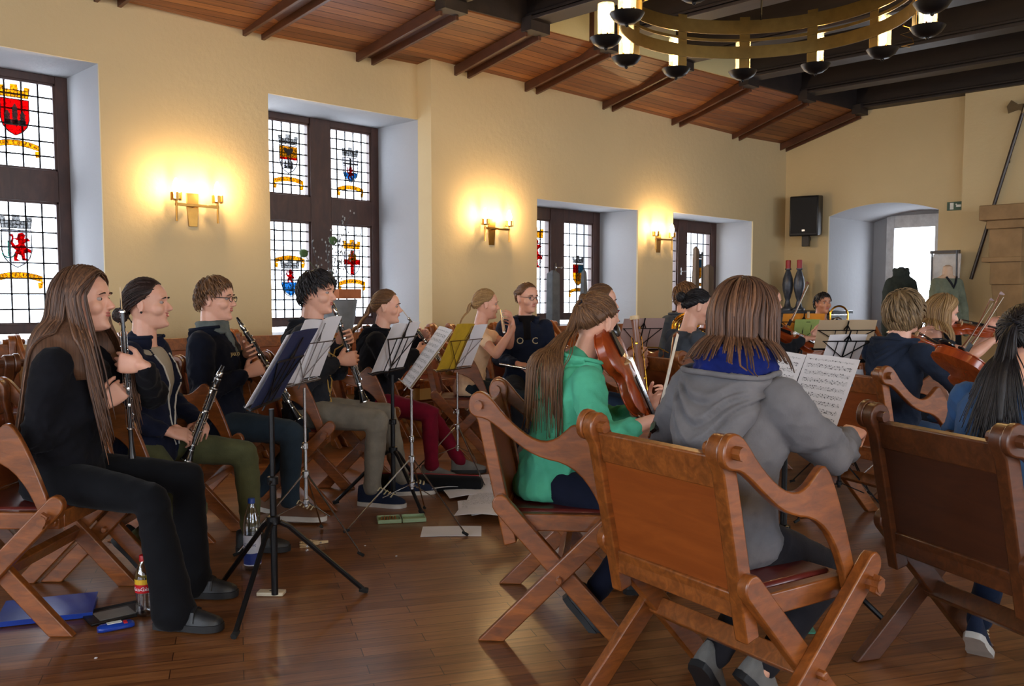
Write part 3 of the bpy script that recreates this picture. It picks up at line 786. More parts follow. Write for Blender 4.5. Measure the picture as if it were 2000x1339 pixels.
m_ = MB(); 
for q in (.35, .72): m_.box(A_+(B_-A_)*q+V3((.04,0,0)), (.10, .03, .03))
m_.build('wall_hook', M_iron, hb)
# fireplace
M_stone = plain('sandstone', (150, 120, 82), .85, 0, .2, 5, .5)
fp = thing('fireplace', 'sandstone fireplace with stepped capital at the right edge', 'fireplace', (XE-.14, 0, 0))
y0_ = 3.78
m_ = MB()
m_.box((-.28, y0_-1.2, 2.22), (.56, 2.4, .18)); m_.box((-.24, y0_-1.24, 2.08), (.48, 2.36, .1)); m_.build('mantel_shelf', M_stone, fp, bevel=.01)
m_ = MB(); m_.box((-.21, y0_-.20-.06, 1.83), (.42, .36, .40)); m_.box((-.24, y0_-.24, 1.66), (.48, .44, .06)); m_.box((-.21, y0_-.27, 1.50), (.40, .34, .28)); m_.build('capital', M_stone, fp, bevel=.008)
m_ = MB()
yz = [(y0_-.11, 1.36), (y0_-.13, 1.2), (y0_-.18, 1.0), (y0_-.2, .5), (y0_-.2, 0), (y0_-.46, 0), (y0_-.46, 1.36)]
n0 = len(yz); m_.add([(-.38, a, c_) for a, c_ in yz]+[(-.02, a, c_) for a, c_ in yz], [tuple(range(n0)), tuple(range(2*n0-1, n0-1, -1))]+[(i, n0+i, n0+(i+1)%n0, (i+1)%n0) for i in range(n0)])
m_.build('jamb_pillar', M_stone, fp, bevel=.008)
m_ = MB(); m_.box((-.15, y0_-1.3, 1.9), (.26, 1.8, .3)); m_.build('lintel', M_stone, fp, bevel=.01)
# dark cabinet with two candlesticks
cb = thing('dark_cabinet', 'low black cabinet in the corner carrying the two candlesticks', 'cabinet', (XE-.45, 6.1, 0))
m_ = MB(); m_.box((0, 0, .50), (.56, 1.0, .96)); m_.build('body', M_blackplastic, cb, bevel=.01)
m_ = MB(); m_.box((0, 0, .995), (.62, 1.08, .05)); m_.build('top_board', plain('black_lacquer', (16,15,18), .25), cb, bevel=.006)
for sy in (-.25, .25):
    m_ = MB(); m_.box((-.29, sy, .52), (.02, .46, .8)); dr = m_.build('door', M_blackplastic, cb, bevel=.006); m_ = MB(); m_.ell((-.31, sy-(.17 if sy > 0 else -.17), .6), .015); m_.build('knob', M_brass, dr)
M_cstick = plain('grey_stone_candlestick', (62, 66, 76), .35, .2, .4, 20, .3)
M_redwax = plain('red_wax', (150, 22, 30), .45)
for px, lab in ((1537, 'left one of two tall grey candlesticks with a red candle in the corner'), (1559, 'right one of two tall grey candlesticks with a red candle in the corner')):
    yy, tt = onX(px, XE-.45); k = thing('candlestick', lab, 'candlestick', (XE-.45, yy, 1.02), 0, 'pair of candlesticks on the cabinet')
    m_ = MB(); m_.lathe([(.085, 0), (.085, .02), (.05, .05), (.03, .14), (.045, .18), (.07, .28), (.078, .36), (.07, .45), (.04, .54), (.028, .57), (.045, .58), (.045, .595)], n=20); m_.build('stem', M_cstick, k)
    m_ = MB(); m_.lathe([(.036, .595), (.036, .71), (.03, .715), (.004, .712)], n=16); m_.build('candle', M_redwax, k)
# ================================================================ CHAIRS
ARM = [(-.372,.84),(-.36,.872),(-.33,.888),(-.295,.878),(-.262,.85),(-.225,.81),(-.17,.765),(-.11,.727),(-.05,.710),(.0,.720),(.04,.748),(.07,.772),(.10,.768),(.14,.715),(.185,.63),(.225,.54),(.26,.455),(.283,.40),
       (.222,.40),(.195,.47),(.155,.54),(.10,.60),(.03,.636),(-.05,.65),(-.12,.675),(-.19,.72),(-.25,.762),(-.30,.79),(-.345,.795),(-.368,.812)]
def smooth_poly(p, it=1):
    for _ in range(it):
        q = []
        for i in range(len(p)):
            a, b_ = p[i], p[(i+1) % len(p)]
            q += [(a[0]*.75+b_[0]*.25, a[1]*.75+b_[1]*.25), (a[0]*.25+b_[0]*.75, a[1]*.25+b_[1]*.75)]
        p = q
    return p
def build_chair(M=M_chair):
    r = thing('folding_armchair', 'x', 'chair')
    pt, pb = V3((-.325, 0, .845)), V3((-.195, 0, .335))      # back post axis
    dd = unit(pt-pb); Rb = frame_z(dd, (0,1,0))              # x ~ back normal? y
    for sy in (-1, 1):
        m_ = MB(); y = .25*sy
        prof = []
        nx = V3((dd[2], 0, -dd[0]))                          # forward normal of the back plane
        L = np.linalg.norm(pt-pb)
        poly = [(-.028, -.0), (.028, .0), (.028, L-.06)] + [(.045*math.cos(a), L-.01+.045*math.sin(a)) for a in np.linspace(-.4, math.pi+.4, 9)] + [(-.028, L-.06)]
        Mx = np.zeros((3, 4)); Mx[:, 0] = nx; Mx[:, 1] = (0, 1, 0); Mx[:, 2] = dd; Mx[:, 3] = pb
        m_.prism(poly, y-.022, y+.022, Mx); m_.build('back_post', M, r, bevel=.005)
        m_ = MB(); ya = .272*sy
        m_.prism(smooth_poly(ARM, 1), min(ya, ya+.026*sy), max(ya, ya+.026*sy)); m_.build('arm', M, r, bevel=.005)
        m_ = MB(); m_.tube([(-.325, .2*sy, .838), (-.325, .325*sy, .838)], .018, 8); m_.build('back_peg', M, r)
        m_ = MB(); m_.tube([(.262, .24*sy, .44), (.262, .375*sy, .44)], .02, 8); m_.box((.262, .362*sy, .44), (.03, .02, .05), roty(.5)); m_.build('front_peg', M, r)
        yo = .318*sy; m_ = MB(); m_.bar((.30, yo, .487), (-.262, yo, .008), .068, .036, (0,1,0)); 
        a, b_ = V3((.295, yo, .485)), V3((-.275, yo, .0))
        leg_a = m_
        o = MB(); leg_beam(o, a, b_, yo); o.build('leg', M, r, bevel=.005)
        yi = .284*sy; a, b_ = V3((-.235, yo-.072*sy+.034*sy, .485)), V3((.285, yi, .0)); a[1] = yi
        o = MB(); leg_beam(o, a, b_, yi); o.build('leg', M, r, bevel=.005)
        m_ = MB(); m_.box((.02, .245*sy, .415), (.50, .04, .062)); m_.build('seat_rail', M, r, bevel=.005)
    m_ = MB(); m_.box((.255, 0, .415), (.045, .47, .06)); m_.build('front_rail', M, r, bevel=.004); m_ = MB(); m_.box((-.215, 0, .415), (.04, .47, .05)); m_.build('rear_rail', M, r, bevel=.004)
    m_ = MB(); m_.box((.02, 0, .437), (.46, .44, .035)); m_.build('seat', M_leather, r, bevel=.012)
    def bk(z0, z1, th, y0, y1, off=0):
        m2 = MB(); L0 = pb+dd*z0+nx_*off; L1 = pb+dd*z1+nx_*off
        v = []
        for p_ in (L0, L1):
            for q in (-th/2, th/2):
                for yy in (y0, y1): v.append(p_+nx_*q+V3((0, yy, 0)))
        m2.add(V3(v), [(0,1,3,2), (4,6,7,5), (0,4,5,1), (2,3,7,6), (0,2,6,4), (1,5,7,3)]); return m2
    nx_ = V3((dd[2], 0, -dd[0]))
    bk(.415, .505, .03, -.23, .23).build('top_rail', M, r, bevel=.005)
    bk(.055, .13, .03, -.23, .23).build('bottom_rail', M, r, bevel=.005)
    bk(.125, .42, .012, -.23, .23, .002).build('back_panel', M_panel if M is M_chair else M_panel2, r)
    m_ = MB(); m_.box((.02, 0, .232), (.034, .66, .06), roty(.6)); m_.tube([(.02, -.36, .232), (.02, .36, .232)], .014, 8); m_.build('stretcher', M, r, bevel=.004)
    return r
def leg_beam(o, a, b_, y):
    d = unit(b_-a); nrm = V3((d[2], 0, -d[0])); hw = .036; th = .018
    top = [a+nrm*hw*math.cos(q)-d*hw*math.sin(q) for q in np.linspace(0, math.pi, 7)]
    # bottom cut flat on the floor
    def flo(p): k = (0.002-p[2])/d[2]; return p+d*k
    poly = top + [flo(a-nrm*hw), flo(a+nrm*hw)]
    o.prism([(p[0], p[2]) for p in poly], y-th, y+th)
CHAIR = build_chair(); CHAIR2 = build_chair(M_chair2)
_used = {'a': False, 'b': False}
def chair(x, y, deg, label, group='wooden folding armchairs of the orchestra', dark=False, sc=1.0, z=0):
    k = 'b' if dark else 'a'; src = CHAIR2 if dark else CHAIR
    if not _used[k]: o = src; _used[k] = True
    else: o = copy_tree(src)
    a_ = math.radians(deg); o.location = (x-.05*math.cos(a_), y-.05*math.sin(a_), z); o.rotation_euler = (0, 0, a_); o.scale = (sc*.83, sc, sc)
    o['label'] = label; o['group'] = group
    return o
def chair_at(px, t, deg, label, **k):
    p = at(px, t); return chair(p.x, p.y, deg, label, **k)
# ================================================================ PEOPLE
SKIN = {}
def skin(name, rgb):
    m, nt, bs = newmat('skin_'+name); c = srgb(rgb)
    f = noise(nt, coords(nt), 18, 4)
    nt.links.new(ramp(nt, f, [(.3, tuple(x*q for x, q in zip(c[:3], (.94, .86, .84)))+(1,)), (.7, c)]), bs.inputs['Base Color'])
    bs.inputs['Roughness'].default_value = .48
    bs.inputs['Subsurface Weight'].default_value = .12; bs.inputs['Subsurface Radius'].default_value = (.012, .004, .002); bs.inputs['Subsurface Scale'].default_value = 1
    bump(nt, bs, noise(nt, coords(nt), 240, 2), .12, .001)
    return m
SK_A = skin('fair', (226, 172, 146)); SK_B = skin('tan', (196, 138, 106))
M_lip = plain('lips', (176, 92, 84), .4, 0, .05, 30, 0); M_eye = plain('eyeball', (168, 154, 146), .5, 0, 0, 10, 0); M_iris = plain('iris', (50, 40, 34), .2, 0, 0, 10, 0)
def hair_mat(name, c1, c2):
    m, nt, bs = newmat('hair_'+name)
    a = N(nt, 'ShaderNodeAttribute'); a.attribute_name = 'tint'
    st = noise(nt, coords(nt, (150, 150, 5)), 1.0, 3, .6)
    ad = N(nt, 'ShaderNodeMath', operation='MULTIPLY_ADD'); nt.links.new(st, ad.inputs[0]); ad.inputs[1].default_value = 1.1; sb = N(nt, 'ShaderNodeMath', operation='SUBTRACT'); nt.links.new(a.outputs['Fac'], sb.inputs[0]); sb.inputs[1].default_value = .55; nt.links.new(sb.outputs[0], ad.inputs[2])
    bump(nt, bs, st, .5, .004)
    nt.links.new(ramp(nt, ad.outputs[0], [(0, srgb(c1)), (.55, srgb(tuple((p+q)/2 for p, q in zip(c1, c2)))), (1, srgb(c2))]), bs.inputs['Base Color'])
    bs.inputs['Roughness'].default_value = .52; bs.inputs['Specular IOR Level'].default_value = .35
    bs.inputs['Anisotropic'].default_value = .5
    return m
H_brown = hair_mat('long_brown', (56, 37, 28), (126, 88, 62)); H_dark = hair_mat('dark_brown', (26, 17, 15), (66, 44, 36)); H_black = hair_mat('black', (12, 10, 12), (38, 33, 35))
H_mid = hair_mat('mid_brown', (70, 46, 30), (136, 96, 60)); H_blond = hair_mat('blond', (124, 92, 56), (190, 154, 104)); H_ash = hair_mat('ash_blond', (96, 76, 52), (154, 126, 90))

def remesh(mb, voxel, smooth=4, name='tmp'):
    me = mb.mesh(name, [], sharp=0, fixn=True)
    o = bpy.data.objects.new(name, me); COL.objects.link(o)
    m = o.modifiers.new('r', 'REMESH'); m.mode = 'VOXEL'; m.voxel_size = voxel; m.adaptivity = 0
    if smooth:
        s = o.modifiers.new('s', 'SMOOTH'); s.factor = .5; s.iterations = smooth
    dg = bpy.context.evaluated_depsgraph_get(); dg.update()
    out = bpy.data.meshes.new_from_object(o.evaluated_get(dg))
    bpy.data.objects.remove(o); bpy.data.meshes.remove(me)
    return out
def coords_of(me):
    v = np.empty(len(me.vertices)*3); me.vertices.foreach_get('co', v); return v.reshape(-1, 3)
def set_coords(me, v): me.vertices.foreach_set('co', v.ravel()); me.update()
def normals_of(me):
    n = np.empty(len(me.vertices)*3); me.vertices.foreach_get('normal', n); return n.reshape(-1, 3)
def folds(v, amp, freq, seed, n=5):
    g = np.random.default_rng(seed); out = np.zeros(len(v))
    for k in range(n):
        d = g.normal(size=3); d[2] *= 1.5; d /= np.linalg.norm(d); f = freq*g.uniform(.5, 1.9)
        w = v @ d*f + g.uniform(0, 6) + 1.3*np.sin(v @ g.normal(size=3)*freq*.35+g.uniform(0, 6))
        out += (1-np.abs(np.sin(w)))**1.6*(f/freq)**-.8
    return amp*(out/n-.32)*1.8
def link_mesh(name, me, mat, parent):
    me.name = name
    me.materials.clear(); me.materials.append(mat)
    me.polygons.foreach_set('use_smooth', [True]*len(me.polygons))
    o = bpy.data.objects.new(name, me); COL.objects.link(o); o.parent = parent
    return o

def oval(c, lv, fv, w, d, db=None, n=18, k=1.0):
    """ring: half width w along lv, half depth d forward (db backward) along fv"""
    a = np.arange(n)*2*math.pi/n; ca, sa = np.cos(a), np.sin(a)
    e = .85
    x = np.sign(ca)*np.abs(ca)**e; y = np.sign(sa)*np.abs(sa)**e
    dd = np.where(ca > 0, d, db if db is not None else d)
    return V3(c) + (x*dd)[:, None]*V3(fv) + (y*w)[:, None]*V3(lv)

def ik(S, W, l1, l2, pole):
    S, W = V3(S), V3(W); d = W-S; L = np.linalg.norm(d); 
    if L > (l1+l2)*.995: W = S + d/L*(l1+l2)*.995; d = W-S; L = np.linalg.norm(d)
    u = d/L; a = (l1*l1-l2*l2+L*L)/(2*L); h = math.sqrt(max(0, l1*l1-a*a))
    p = V3(pole); p = unit(p-u*np.dot(p, u)); return S+u*a+p*h, W

def head_mesh_parts(mb, Hc, R, s, female, smile=0.):
    """adds head solids in the frame R (columns fwd,left,up) at Hc"""
    T = lambda p: V3(Hc) + R @ (V3(p)*s)
    f_, l_, u_ = R[:, 0], R[:, 1], R[:, 2]
    jw = .93 if female else 1.0
    #      z,     xf,    xb,    w
    lev = [(-.118,.052, .0,  .018), (-.112,.074,-.01, .034*jw), (-.098,.086,-.035, .046*jw), (-.078,.085,-.055, .056*jw), (-.055,.083,-.07, .064*jw), (-.03,.082,-.083, .070),
           (-.005,.083,-.093, .074), (.02,.088,-.100, .077), (.045,.088,-.103, .078), (.07,.078,-.098, .073), (.09,.06,-.082, .061), (.106,.034,-.055, .042), (.114,.008,-.025, .02)]
    rings = []
    n = 28; a = np.arange(n)*2*math.pi/n; ca, sa = np.cos(a), np.sin(a)
    for z, xf, xb, w in lev:
        x0 = -.005; 
        X = x0 + np.where(ca > 0, (xf-x0)*np.abs(ca)**.92, -(x0-xb)*np.abs(ca)**.9); 
        Y = w*np.sign(sa)*np.abs(sa)**.86*(1-.16*np.clip(ca, 0, 1)**2)
        rings.append(np.stack([X, Y, np.full(n, z)], 1)*s @ R.T + V3(Hc))
    mb.loft(rings)
    # nose
    nr = []
    for z, x, w in ((.020,.088,.008), (.008,.093,.0075), (-.006,.103,.0085), (-.018,.112,.011), (-.027,.1155,.0135), (-.034,.108,.013), (-.038,.093,.010)):
        aa = np.arange(10)*2*math.pi/10
        nr.append(np.stack([.072+(x-.072)*np.clip(.5+.5*np.cos(aa), 0, 1)**.7, w*np.sin(aa)*1.0, np.full(10, z)], 1)*s @ R.T + V3(Hc))
    mb.loft(nr)
    for sy in (-1, 1):
        mb.ell(T((.092, .0105*sy, -.030)), np.array((.010, .0065, .006))*s, R, 8, 6)
        mb.ell(T((.047, .036*sy, -.024)), np.array((.034, .031, .032))*s*(1+.05*smile), R, 16, 11)     # cheek
        mb.ell(T((.072, .026*sy, .026)), np.array((.0165, .026, .011))*s, R, 12, 8)          # brow ridge
    mb.ell(T((.078, 0, -.098)), np.array((.014, .018, .013))*s, R, 10, 7)                    # chin
    mb.ell(T((.078, 0, -.053)), np.array((.0115, .026, .015))*s, R, 12, 8)
    # ears
    for sy in (-1, 1):
        Re = R @ rotz(sy*-.35) @ roty(-.15)
        mb.ell(T((-.012, .079*sy, -.008)), np.array((.017, .006, .030))*s, Re, 10, 7)
        pts = [T((-.012+.017*math.cos(q)-.003, (.083+.004*max(0, -math.cos(q)))*sy, -.006+.030*math.sin(q))) for q in np.linspace(-1.9, 1.9+math.pi*.3, 12)]
        mb.tube(pts, .0042*s, 6)
def head_children(root, Hc, R, s, female, brow=None, eyes=True, smile=0.):
    T = lambda p: V3(Hc) + R @ (V3(p)*s)
    for sy in (-1, 1):
        if eyes:
            m_ = MB(); m_.ell(T((.0672, .031*sy, .006)), np.array((.0115, .0135, .0082))*s, R, 14, 9); 
            m_.ell(T((.0742, .0315*sy, .0058)), np.array((.0062, .0052, .0056))*s, R, 10, 7, mi=1)
            m_.build('eye', [M_eye, M_iris], root, sharp=0)
        m_ = MB(); pts = [T((.0905-.010*((q)**2)-.004*max(0, q), (.031+.019*q)*sy, .0245+.004*(1-q*q)-.003*max(0, q))) for q in np.linspace(-1, 1, 8)]
        m_.tube(pts, V3([.0016, .0028, .0032, .0032, .003, .0026, .002, .001])*s, 6, flat=1.0); m_.build('eyebrow', brow or H_dark, root, sharp=0)
    m_ = MB(); k = 9
    for zz, rr in ((-.0492, .0034), (-.0570, .0040)):
        pts = [T((.0896-.0125*q*q, .0205*q, zz+(.006*smile*q*q) + (.0015*(1-q*q) if zz > -.05 else -.0015*(1-q*q)))) for q in np.linspace(-1, 1, k)]
        m_.tube(pts, V3([.0012]+[rr*(.6+.4*math.cos(q*1.3)) for q in np.linspace(-1, 1, k)][1:-1]+[.0012])*s, 7)
    m_.build('lips', M_lip, root, sharp=0)

FING = [(-.036, .004, (.040,.026,.020), .0088), (-.0125, .010, (.045,.030,.022), .0092), (.0115, .008, (.042,.028,.021), .0088), (.034, -.002, (.033,.021,.018), .0078)]
def hand(mb, W, d, n, side, s, curl=(50, 50, 35), spread=0., thumb=(.6, .2), curls=None):
    """W wrist, d finger direction, n palm normal, side +1 = thumb on cross(n,d)*..; fingers: index first nearest the thumb"""
    d = unit(d); n = unit(V3(n)-d*np.dot(n, d)); l = np.cross(d, n)*side          # l points to the thumb side
    s_ = s*.98
    T = lambda a, b_, c_: V3(W)+(d*a+l*b_+n*c_)*s_
    R = np.stack([d, l, n], 1)
    pr = []
    for a, hw, th in ((-.012,.024,.019), (.01,.030,.018), (.035,.038,.0165), (.065,.042,.0145), (.088,.041,.012), (.096,.037,.009)):
        q = np.arange(14)*2*math.pi/14
        pr.append(V3([T(a, hw*np.sign(math.cos(k))*abs(math.cos(k))**.7, th*math.sin(k)) for k in q]))
    mb.loft(pr)
    for i, (b_, adv, L, r) in enumerate(FING):
        b_ = -b_                                                                     # index on the thumb side
        p = T(.082+adv*.6, b_, 0); ang = 0; pts = [T(.06, b_*.9, 0), p]; rs = [r*1.05, r*1.05]
        c_ = curls[i] if curls else curl
        sp = (b_/.036)*spread
        for k in range(3):
            ang += math.radians(c_[k]); dd = d*math.cos(ang)+n*math.sin(ang)+l*sp; dd = unit(dd)
            p = p+dd*L[k]*s_; pts.append(p); rs.append(r*(1.0-.09*(k+1)))
        for k in range(len(pts)-1): mb.cone(pts[k], rs[k]*s_, pts[k+1], rs[k+1]*s_, 9)
    # thumb
    tb = T(.018, .028, .008); k1 = unit(d*thumb[0]+l*.75+n*thumb[1]); p1 = tb+k1*.040*s_; k2 = unit(d*(thumb[0]+.35)+l*.28+n*(thumb[1]+.45)); p2 = p1+k2*.032*s_; k3 = unit(d*(thumb[0]+.4)+l*.02+n*(thumb[1]+.65)); p3 = p2+k3*.024*s_
    mb.cone(tb, .0150*s_, p1, .0115*s_, 9); mb.cone(p1, .0115*s_, p2, .0100*s_, 9); mb.cone(p2, .0100*s_, p3, .0080*s_, 9)

# ---------------------------------------------------------------- hair
def sph_dirs(th, ph): return V3([math.sin(th)*math.cos(ph), math.sin(th)*math.sin(ph), math.cos(th)])
HL = [(0, 42), (30, 45), (48, 56), (64, 74), (80, 80), (98, 84), (116, 102), (150, 116), (180, 118)]
def hairline(ph, HL=HL):
    p = abs(math.degrees(math.atan2(math.sin(ph), math.cos(ph)))); return math.radians(np.interp(p, [a for a, _ in HL], [b for _, b in HL]))
SKR = V3((.101, .0845, .112)); SKC = V3((-.009, 0, .006))
def make_hair(root, Hc, R, s, mat, style, seed=1, n=260, thick=.012, length=.05, tie=None, tail=None, colliders=(), width=.0042, fringe=False, hl=HL, drift=(0,0,0), cap_off=.006, flick=.3, blunt=False, fd=0.0, cutz=-9):
    g = np.random.default_rng(seed); mb = MB(); mb.col = []
    toW = lambda p: V3(Hc) + (V3(p)*s) @ R.T
    # cap
    nu, nv = 36, 14; v = []; fcs = []
    for i in range(nv+1):
        for j in range(nu):
            ph = 2*math.pi*j/nu; th = hairline(ph, hl)*(i/nv+(.02*math.sin(7*ph)+.02*math.sin(17*ph+1) if i == nv else 0))
            o = cap_off*(1 if i < nv-1 else (.3 if i == nv-1 else -1.0)); d = sph_dirs(max(th, .001), ph); v.append(SKC+d*(SKR+o+thick*.35*(1-(i/nv)**3)))
    for i in range(nv):
        for j in range(nu): fcs.append((i*nu+j, i*nu+(j+1)%nu, (i+1)*nu+(j+1)%nu, (i+1)*nu+j))
    mb.col = [np.zeros(0)]; mb.V.append(np.zeros((0, 3)))
    mb.add(toW(v), fcs, 0, .25 if style != 'tie' else .4)
    crown = unit((-.45, 0, 1)); part = .0
    def walk(root_d, mode, L, off0, steps=12, extra=None, jf=1.0):
        p = unit(root_d); pts = []; ds = L/steps; fall = False; pos = None; vel = None; dv_ = V3((0,0,0))
        jit = g.normal(size=3)*flick*.25*jf
        for k in range(steps+1):
            if not fall:
                prog = k/steps
                off = off0 + thick*(.35+.65*math.sin(math.pi*min(1, .15+prog*.9))) if mode != 'tie' else off0*1.6+thick*.55*math.sin(math.pi*min(1, prog*1.6))**.7+.001
                pos = SKC + p*(SKR+off); pts.append(toW(pos))
                if mode == 'away': t = p-crown
                elif mode == 'tie': t = unit(tie)-p
                elif mode == 'long':
                    sg = math.copysign(1, p[1]) if abs(p[1]) > .03 else math.copysign(1, root_d[1]); bk_ = min(1, max(0, (-p[0]-.05)/.4)); t = V3((-.05-.3*bk_, sg*(1.0-.93*bk_), -.25-.9*bk_)) if p[2] > .1 else V3((-.1, 0, -1))
                elif mode == 'fwd': t = V3((1.0, .35, -.45))
                t = t+jit; t = t-p*np.dot(t, p); t = unit(t)
                p = unit(p + t*ds/.095)
                if mode == 'long' and p[2] < -.02: fall = True; dv_ = R @ V3((fd*(1 if p[0] > -.15 else -.7), 0, 0)); vel = unit(R @ (SKR*t)); pw = toW(pos)
                if mode == 'tie' and np.dot(p, unit(tie)) > .985: pts.append(toW(SKC+unit(tie)*(SKR+.006))); break
            else:
                vel = unit(vel*.45 + V3((0,0,-1))*.75 + V3(drift)*.3 + dv_ + g.normal(size=3)*.03*jf)
                pw = pw + vel*ds
                for (a, b_, rad) in colliders:
                    a, b_ = V3(a), V3(b_); ab = b_-a; q = a+ab*np.clip(np.dot(pw-a, ab)/np.dot(ab, ab), 0, 1); dv = pw-q; L_ = np.linalg.norm(dv)
                    rr = rad+off0*.6+.004
                    if L_ < rr: pw = q+dv/max(L_, 1e-6)*rr
                pts.append(pw.copy())
        return V3(pts)
    roots = []
    tries = 0
    while len(roots) < n and tries < n*20:
        tries += 1
        if style == 'long' :
            x = g.uniform(-.9, .62); roots.append(unit((x, math.copysign(abs(g.normal())*.18+.01, g.uniform(-1, 1)), math.sqrt(max(.05, 1-x*x))))) if g.uniform() < .6 else None
            if len(roots) < n and g.uniform() < .5:
                ph = g.uniform(-math.pi, math.pi); th = hairline(ph, hl)*g.uniform(.35, .98); roots.append(sph_dirs(th, ph))
        else:
            ph = g.uniform(-math.pi, math.pi); h_ = hairline(ph, hl)
            th = h_*math.sqrt(g.uniform(0, 1)) if style != 'tie' else h_*(1-.55*g.uniform()**2); roots.append(sph_dirs(th, ph))
    if style == 'long':     # closed curtain of hair under the loose locks
        cols = []
        fl_ = flick; 
        for j in range(61):
            ph = math.radians(62+(360-124)*j/60); rd = sph_dirs(math.radians(52), ph); 
            p_ = walk(rd, 'long', length*.93, .003, 20, None, 0.0)
            cols.append(p_)
        vv = []; ff = []; tt = []
        for j, p_ in enumerate(cols):
            wob = .0035*math.sin(j*1.9)+.003*math.sin(j*.83+1)
            p_ = p_.copy(); below = [i_ for i_, z_ in enumerate(p_[:, 2]) if z_ < cutz+.03*math.sin(j*2.9)]; cut = min(int(len(p_)*(.80+.16*math.sin(j*2.9)+.04*math.sin(j*7.1))), below[0] if below else 99); p_[cut:] = p_[cut-1]
            for i, q_ in enumerate(p_): vv.append(q_+unit((q_-V3(Hc))*V3((1,1,0)))*wob*s)
            tt += [float(np.clip(.45+.22*math.sin(j*2.3)+.18*math.sin(j*.71+2), 0, 1))]*len(p_)
        k_ = len(cols[0])
        for j in range(60):
            for i in range(k_-1): ff.append((j*k_+i, j*k_+i+1, (j+1)*k_+i+1, (j+1)*k_+i))
        mb.add(vv, ff, 0, .4); mb.col[-1] = V3(tt)
        flick = fl_
    for rd in roots:
        L = length*g.uniform(.7, 1.1) if not blunt else length*g.uniform(.93, 1.03)
        mode = {'short': 'away', 'long': 'long', 'tie': 'tie'}[style]
        if style == 'short' and fringe and rd[0] > .25: mode = 'fwd'
        if style == 'tie': L = .36
        pts = walk(rd, mode, L, g.uniform(0, .004)+(0 if style != 'long' else g.uniform(0, .010)), 10 if style != 'long' else 20)
        k = len(pts); w = width*g.uniform(.7, 1.3)*s
        rs = w*np.concatenate([np.linspace(.3 if style == 'tie' else .7, 1, k//3+1), np.linspace(1, .22 if style == 'short' else .35, k-k//3-1)])
        cen = V3(Hc)
        mb.tube(pts, rs, 5, True, 0, flat=.55, ref=pts[0]-cen, c=float(np.clip(g.normal(.5, .22), 0, 1)))
    if style == 'tie' and tail is not None:
        tw = toW(SKC+unit(tie)*(SKR+.008))
        if tail[0] == 'bun':
            c0 = toW(SKC+unit(tie)*(SKR+tail[1]*.8)); Rr = tail[1]*s
            for k in range(70):
                ax = unit(g.normal(size=3)); u = unit(np.cross(ax, g.normal(size=3))); w_ = np.cross(ax, u); a0 = g.uniform(0, 6)
                pts = [c0+Rr*(.9+.1*g.uniform())*(u*math.cos(a0+q)+w_*math.sin(a0+q))+ax*Rr*.25 for q in np.linspace(0, 2.6, 9)]
                mb.tube(pts, width*s*1.1, 5, True, 0, flat=.6, ref=pts[0]-c0, c=float(np.clip(g.normal(.45, .22), 0, 1)))
            mb.ell(c0, Rr*.9, None, 14, 9); mb.col[-1] = np.full(len(mb.V[-1]), .2)
        else:
            tl, dirv, spread = tail[1], R @ V3(tail[2]), tail[3]
            dirW = tail[2] if len(tail) > 4 else dirv
            core = []; 
            for k in range(-1, tail[5] if len(tail) > 5 else 90):
                off = g.normal(size=3)*(0 if k < 0 else 1); off = off/max(1e-6, np.linalg.norm(off))*(0 if k < 0 else .35+.75*g.uniform()**.6); pw = tw+off*.007*s; vel = unit(V3(dirv)+g.normal(size=3)*.10); pts = [toW(SKC+unit(tie)*(SKR*.85)), pw.copy()]
                st = 14; L = tl*g.uniform(.75, 1.05)
                tgt = off*spread
                for q in range(st):
                    vel = unit(vel*.72+V3((0, 0, -1))*.34+V3(drift)*.12); pw = pw+vel*L/st + tgt*(.9*math.sin(q/st*2.6))/st
                    for (a, b_, rad) in colliders:
                        a, b_ = V3(a), V3(b_); ab = b_-a; qq = a+ab*np.clip(np.dot(pw-a, ab)/np.dot(ab, ab), 0, 1); dv = pw-qq; L_ = np.linalg.norm(dv)
                        rr = rad+.006+.006*abs(off[0])
                        if L_ < rr: pw = qq+dv/max(L_, 1e-6)*rr
                    pts.append(pw.copy())
                kk = len(pts)
                if k < 0:
                    mb.tube(pts, np.concatenate([[.010, .012], .006+spread*.16*np.sin(np.linspace(.15, 2.75, kk-2))])*s, 10, True, 0, flat=.8, ref=(1,0,0), c=.35); continue
                mb.tube(pts, width*s*np.concatenate([[.8, .8], np.linspace(1.1, .3, kk-2)]), 5, True, 0, flat=.6, ref=(1,0,0), c=float(np.clip(g.normal(.5, .24), 0, 1)))
    o = mb.build('hair', mat, root, sharp=0, fixn=False)
    if style == 'tie':
        m_ = MB(); tw = toW(SKC+unit(tie)*(SKR+.006)); dd = R @ unit(tie); m_.lathe([(.013*s, -.006), (.019*s, -.003), (.019*s, .003), (.013*s, .006)], tw, frame_z(dd), 14)
        m_.build('hair_tie', cloth('dark_hair_tie', (26, 26, 34)), root)
    return o

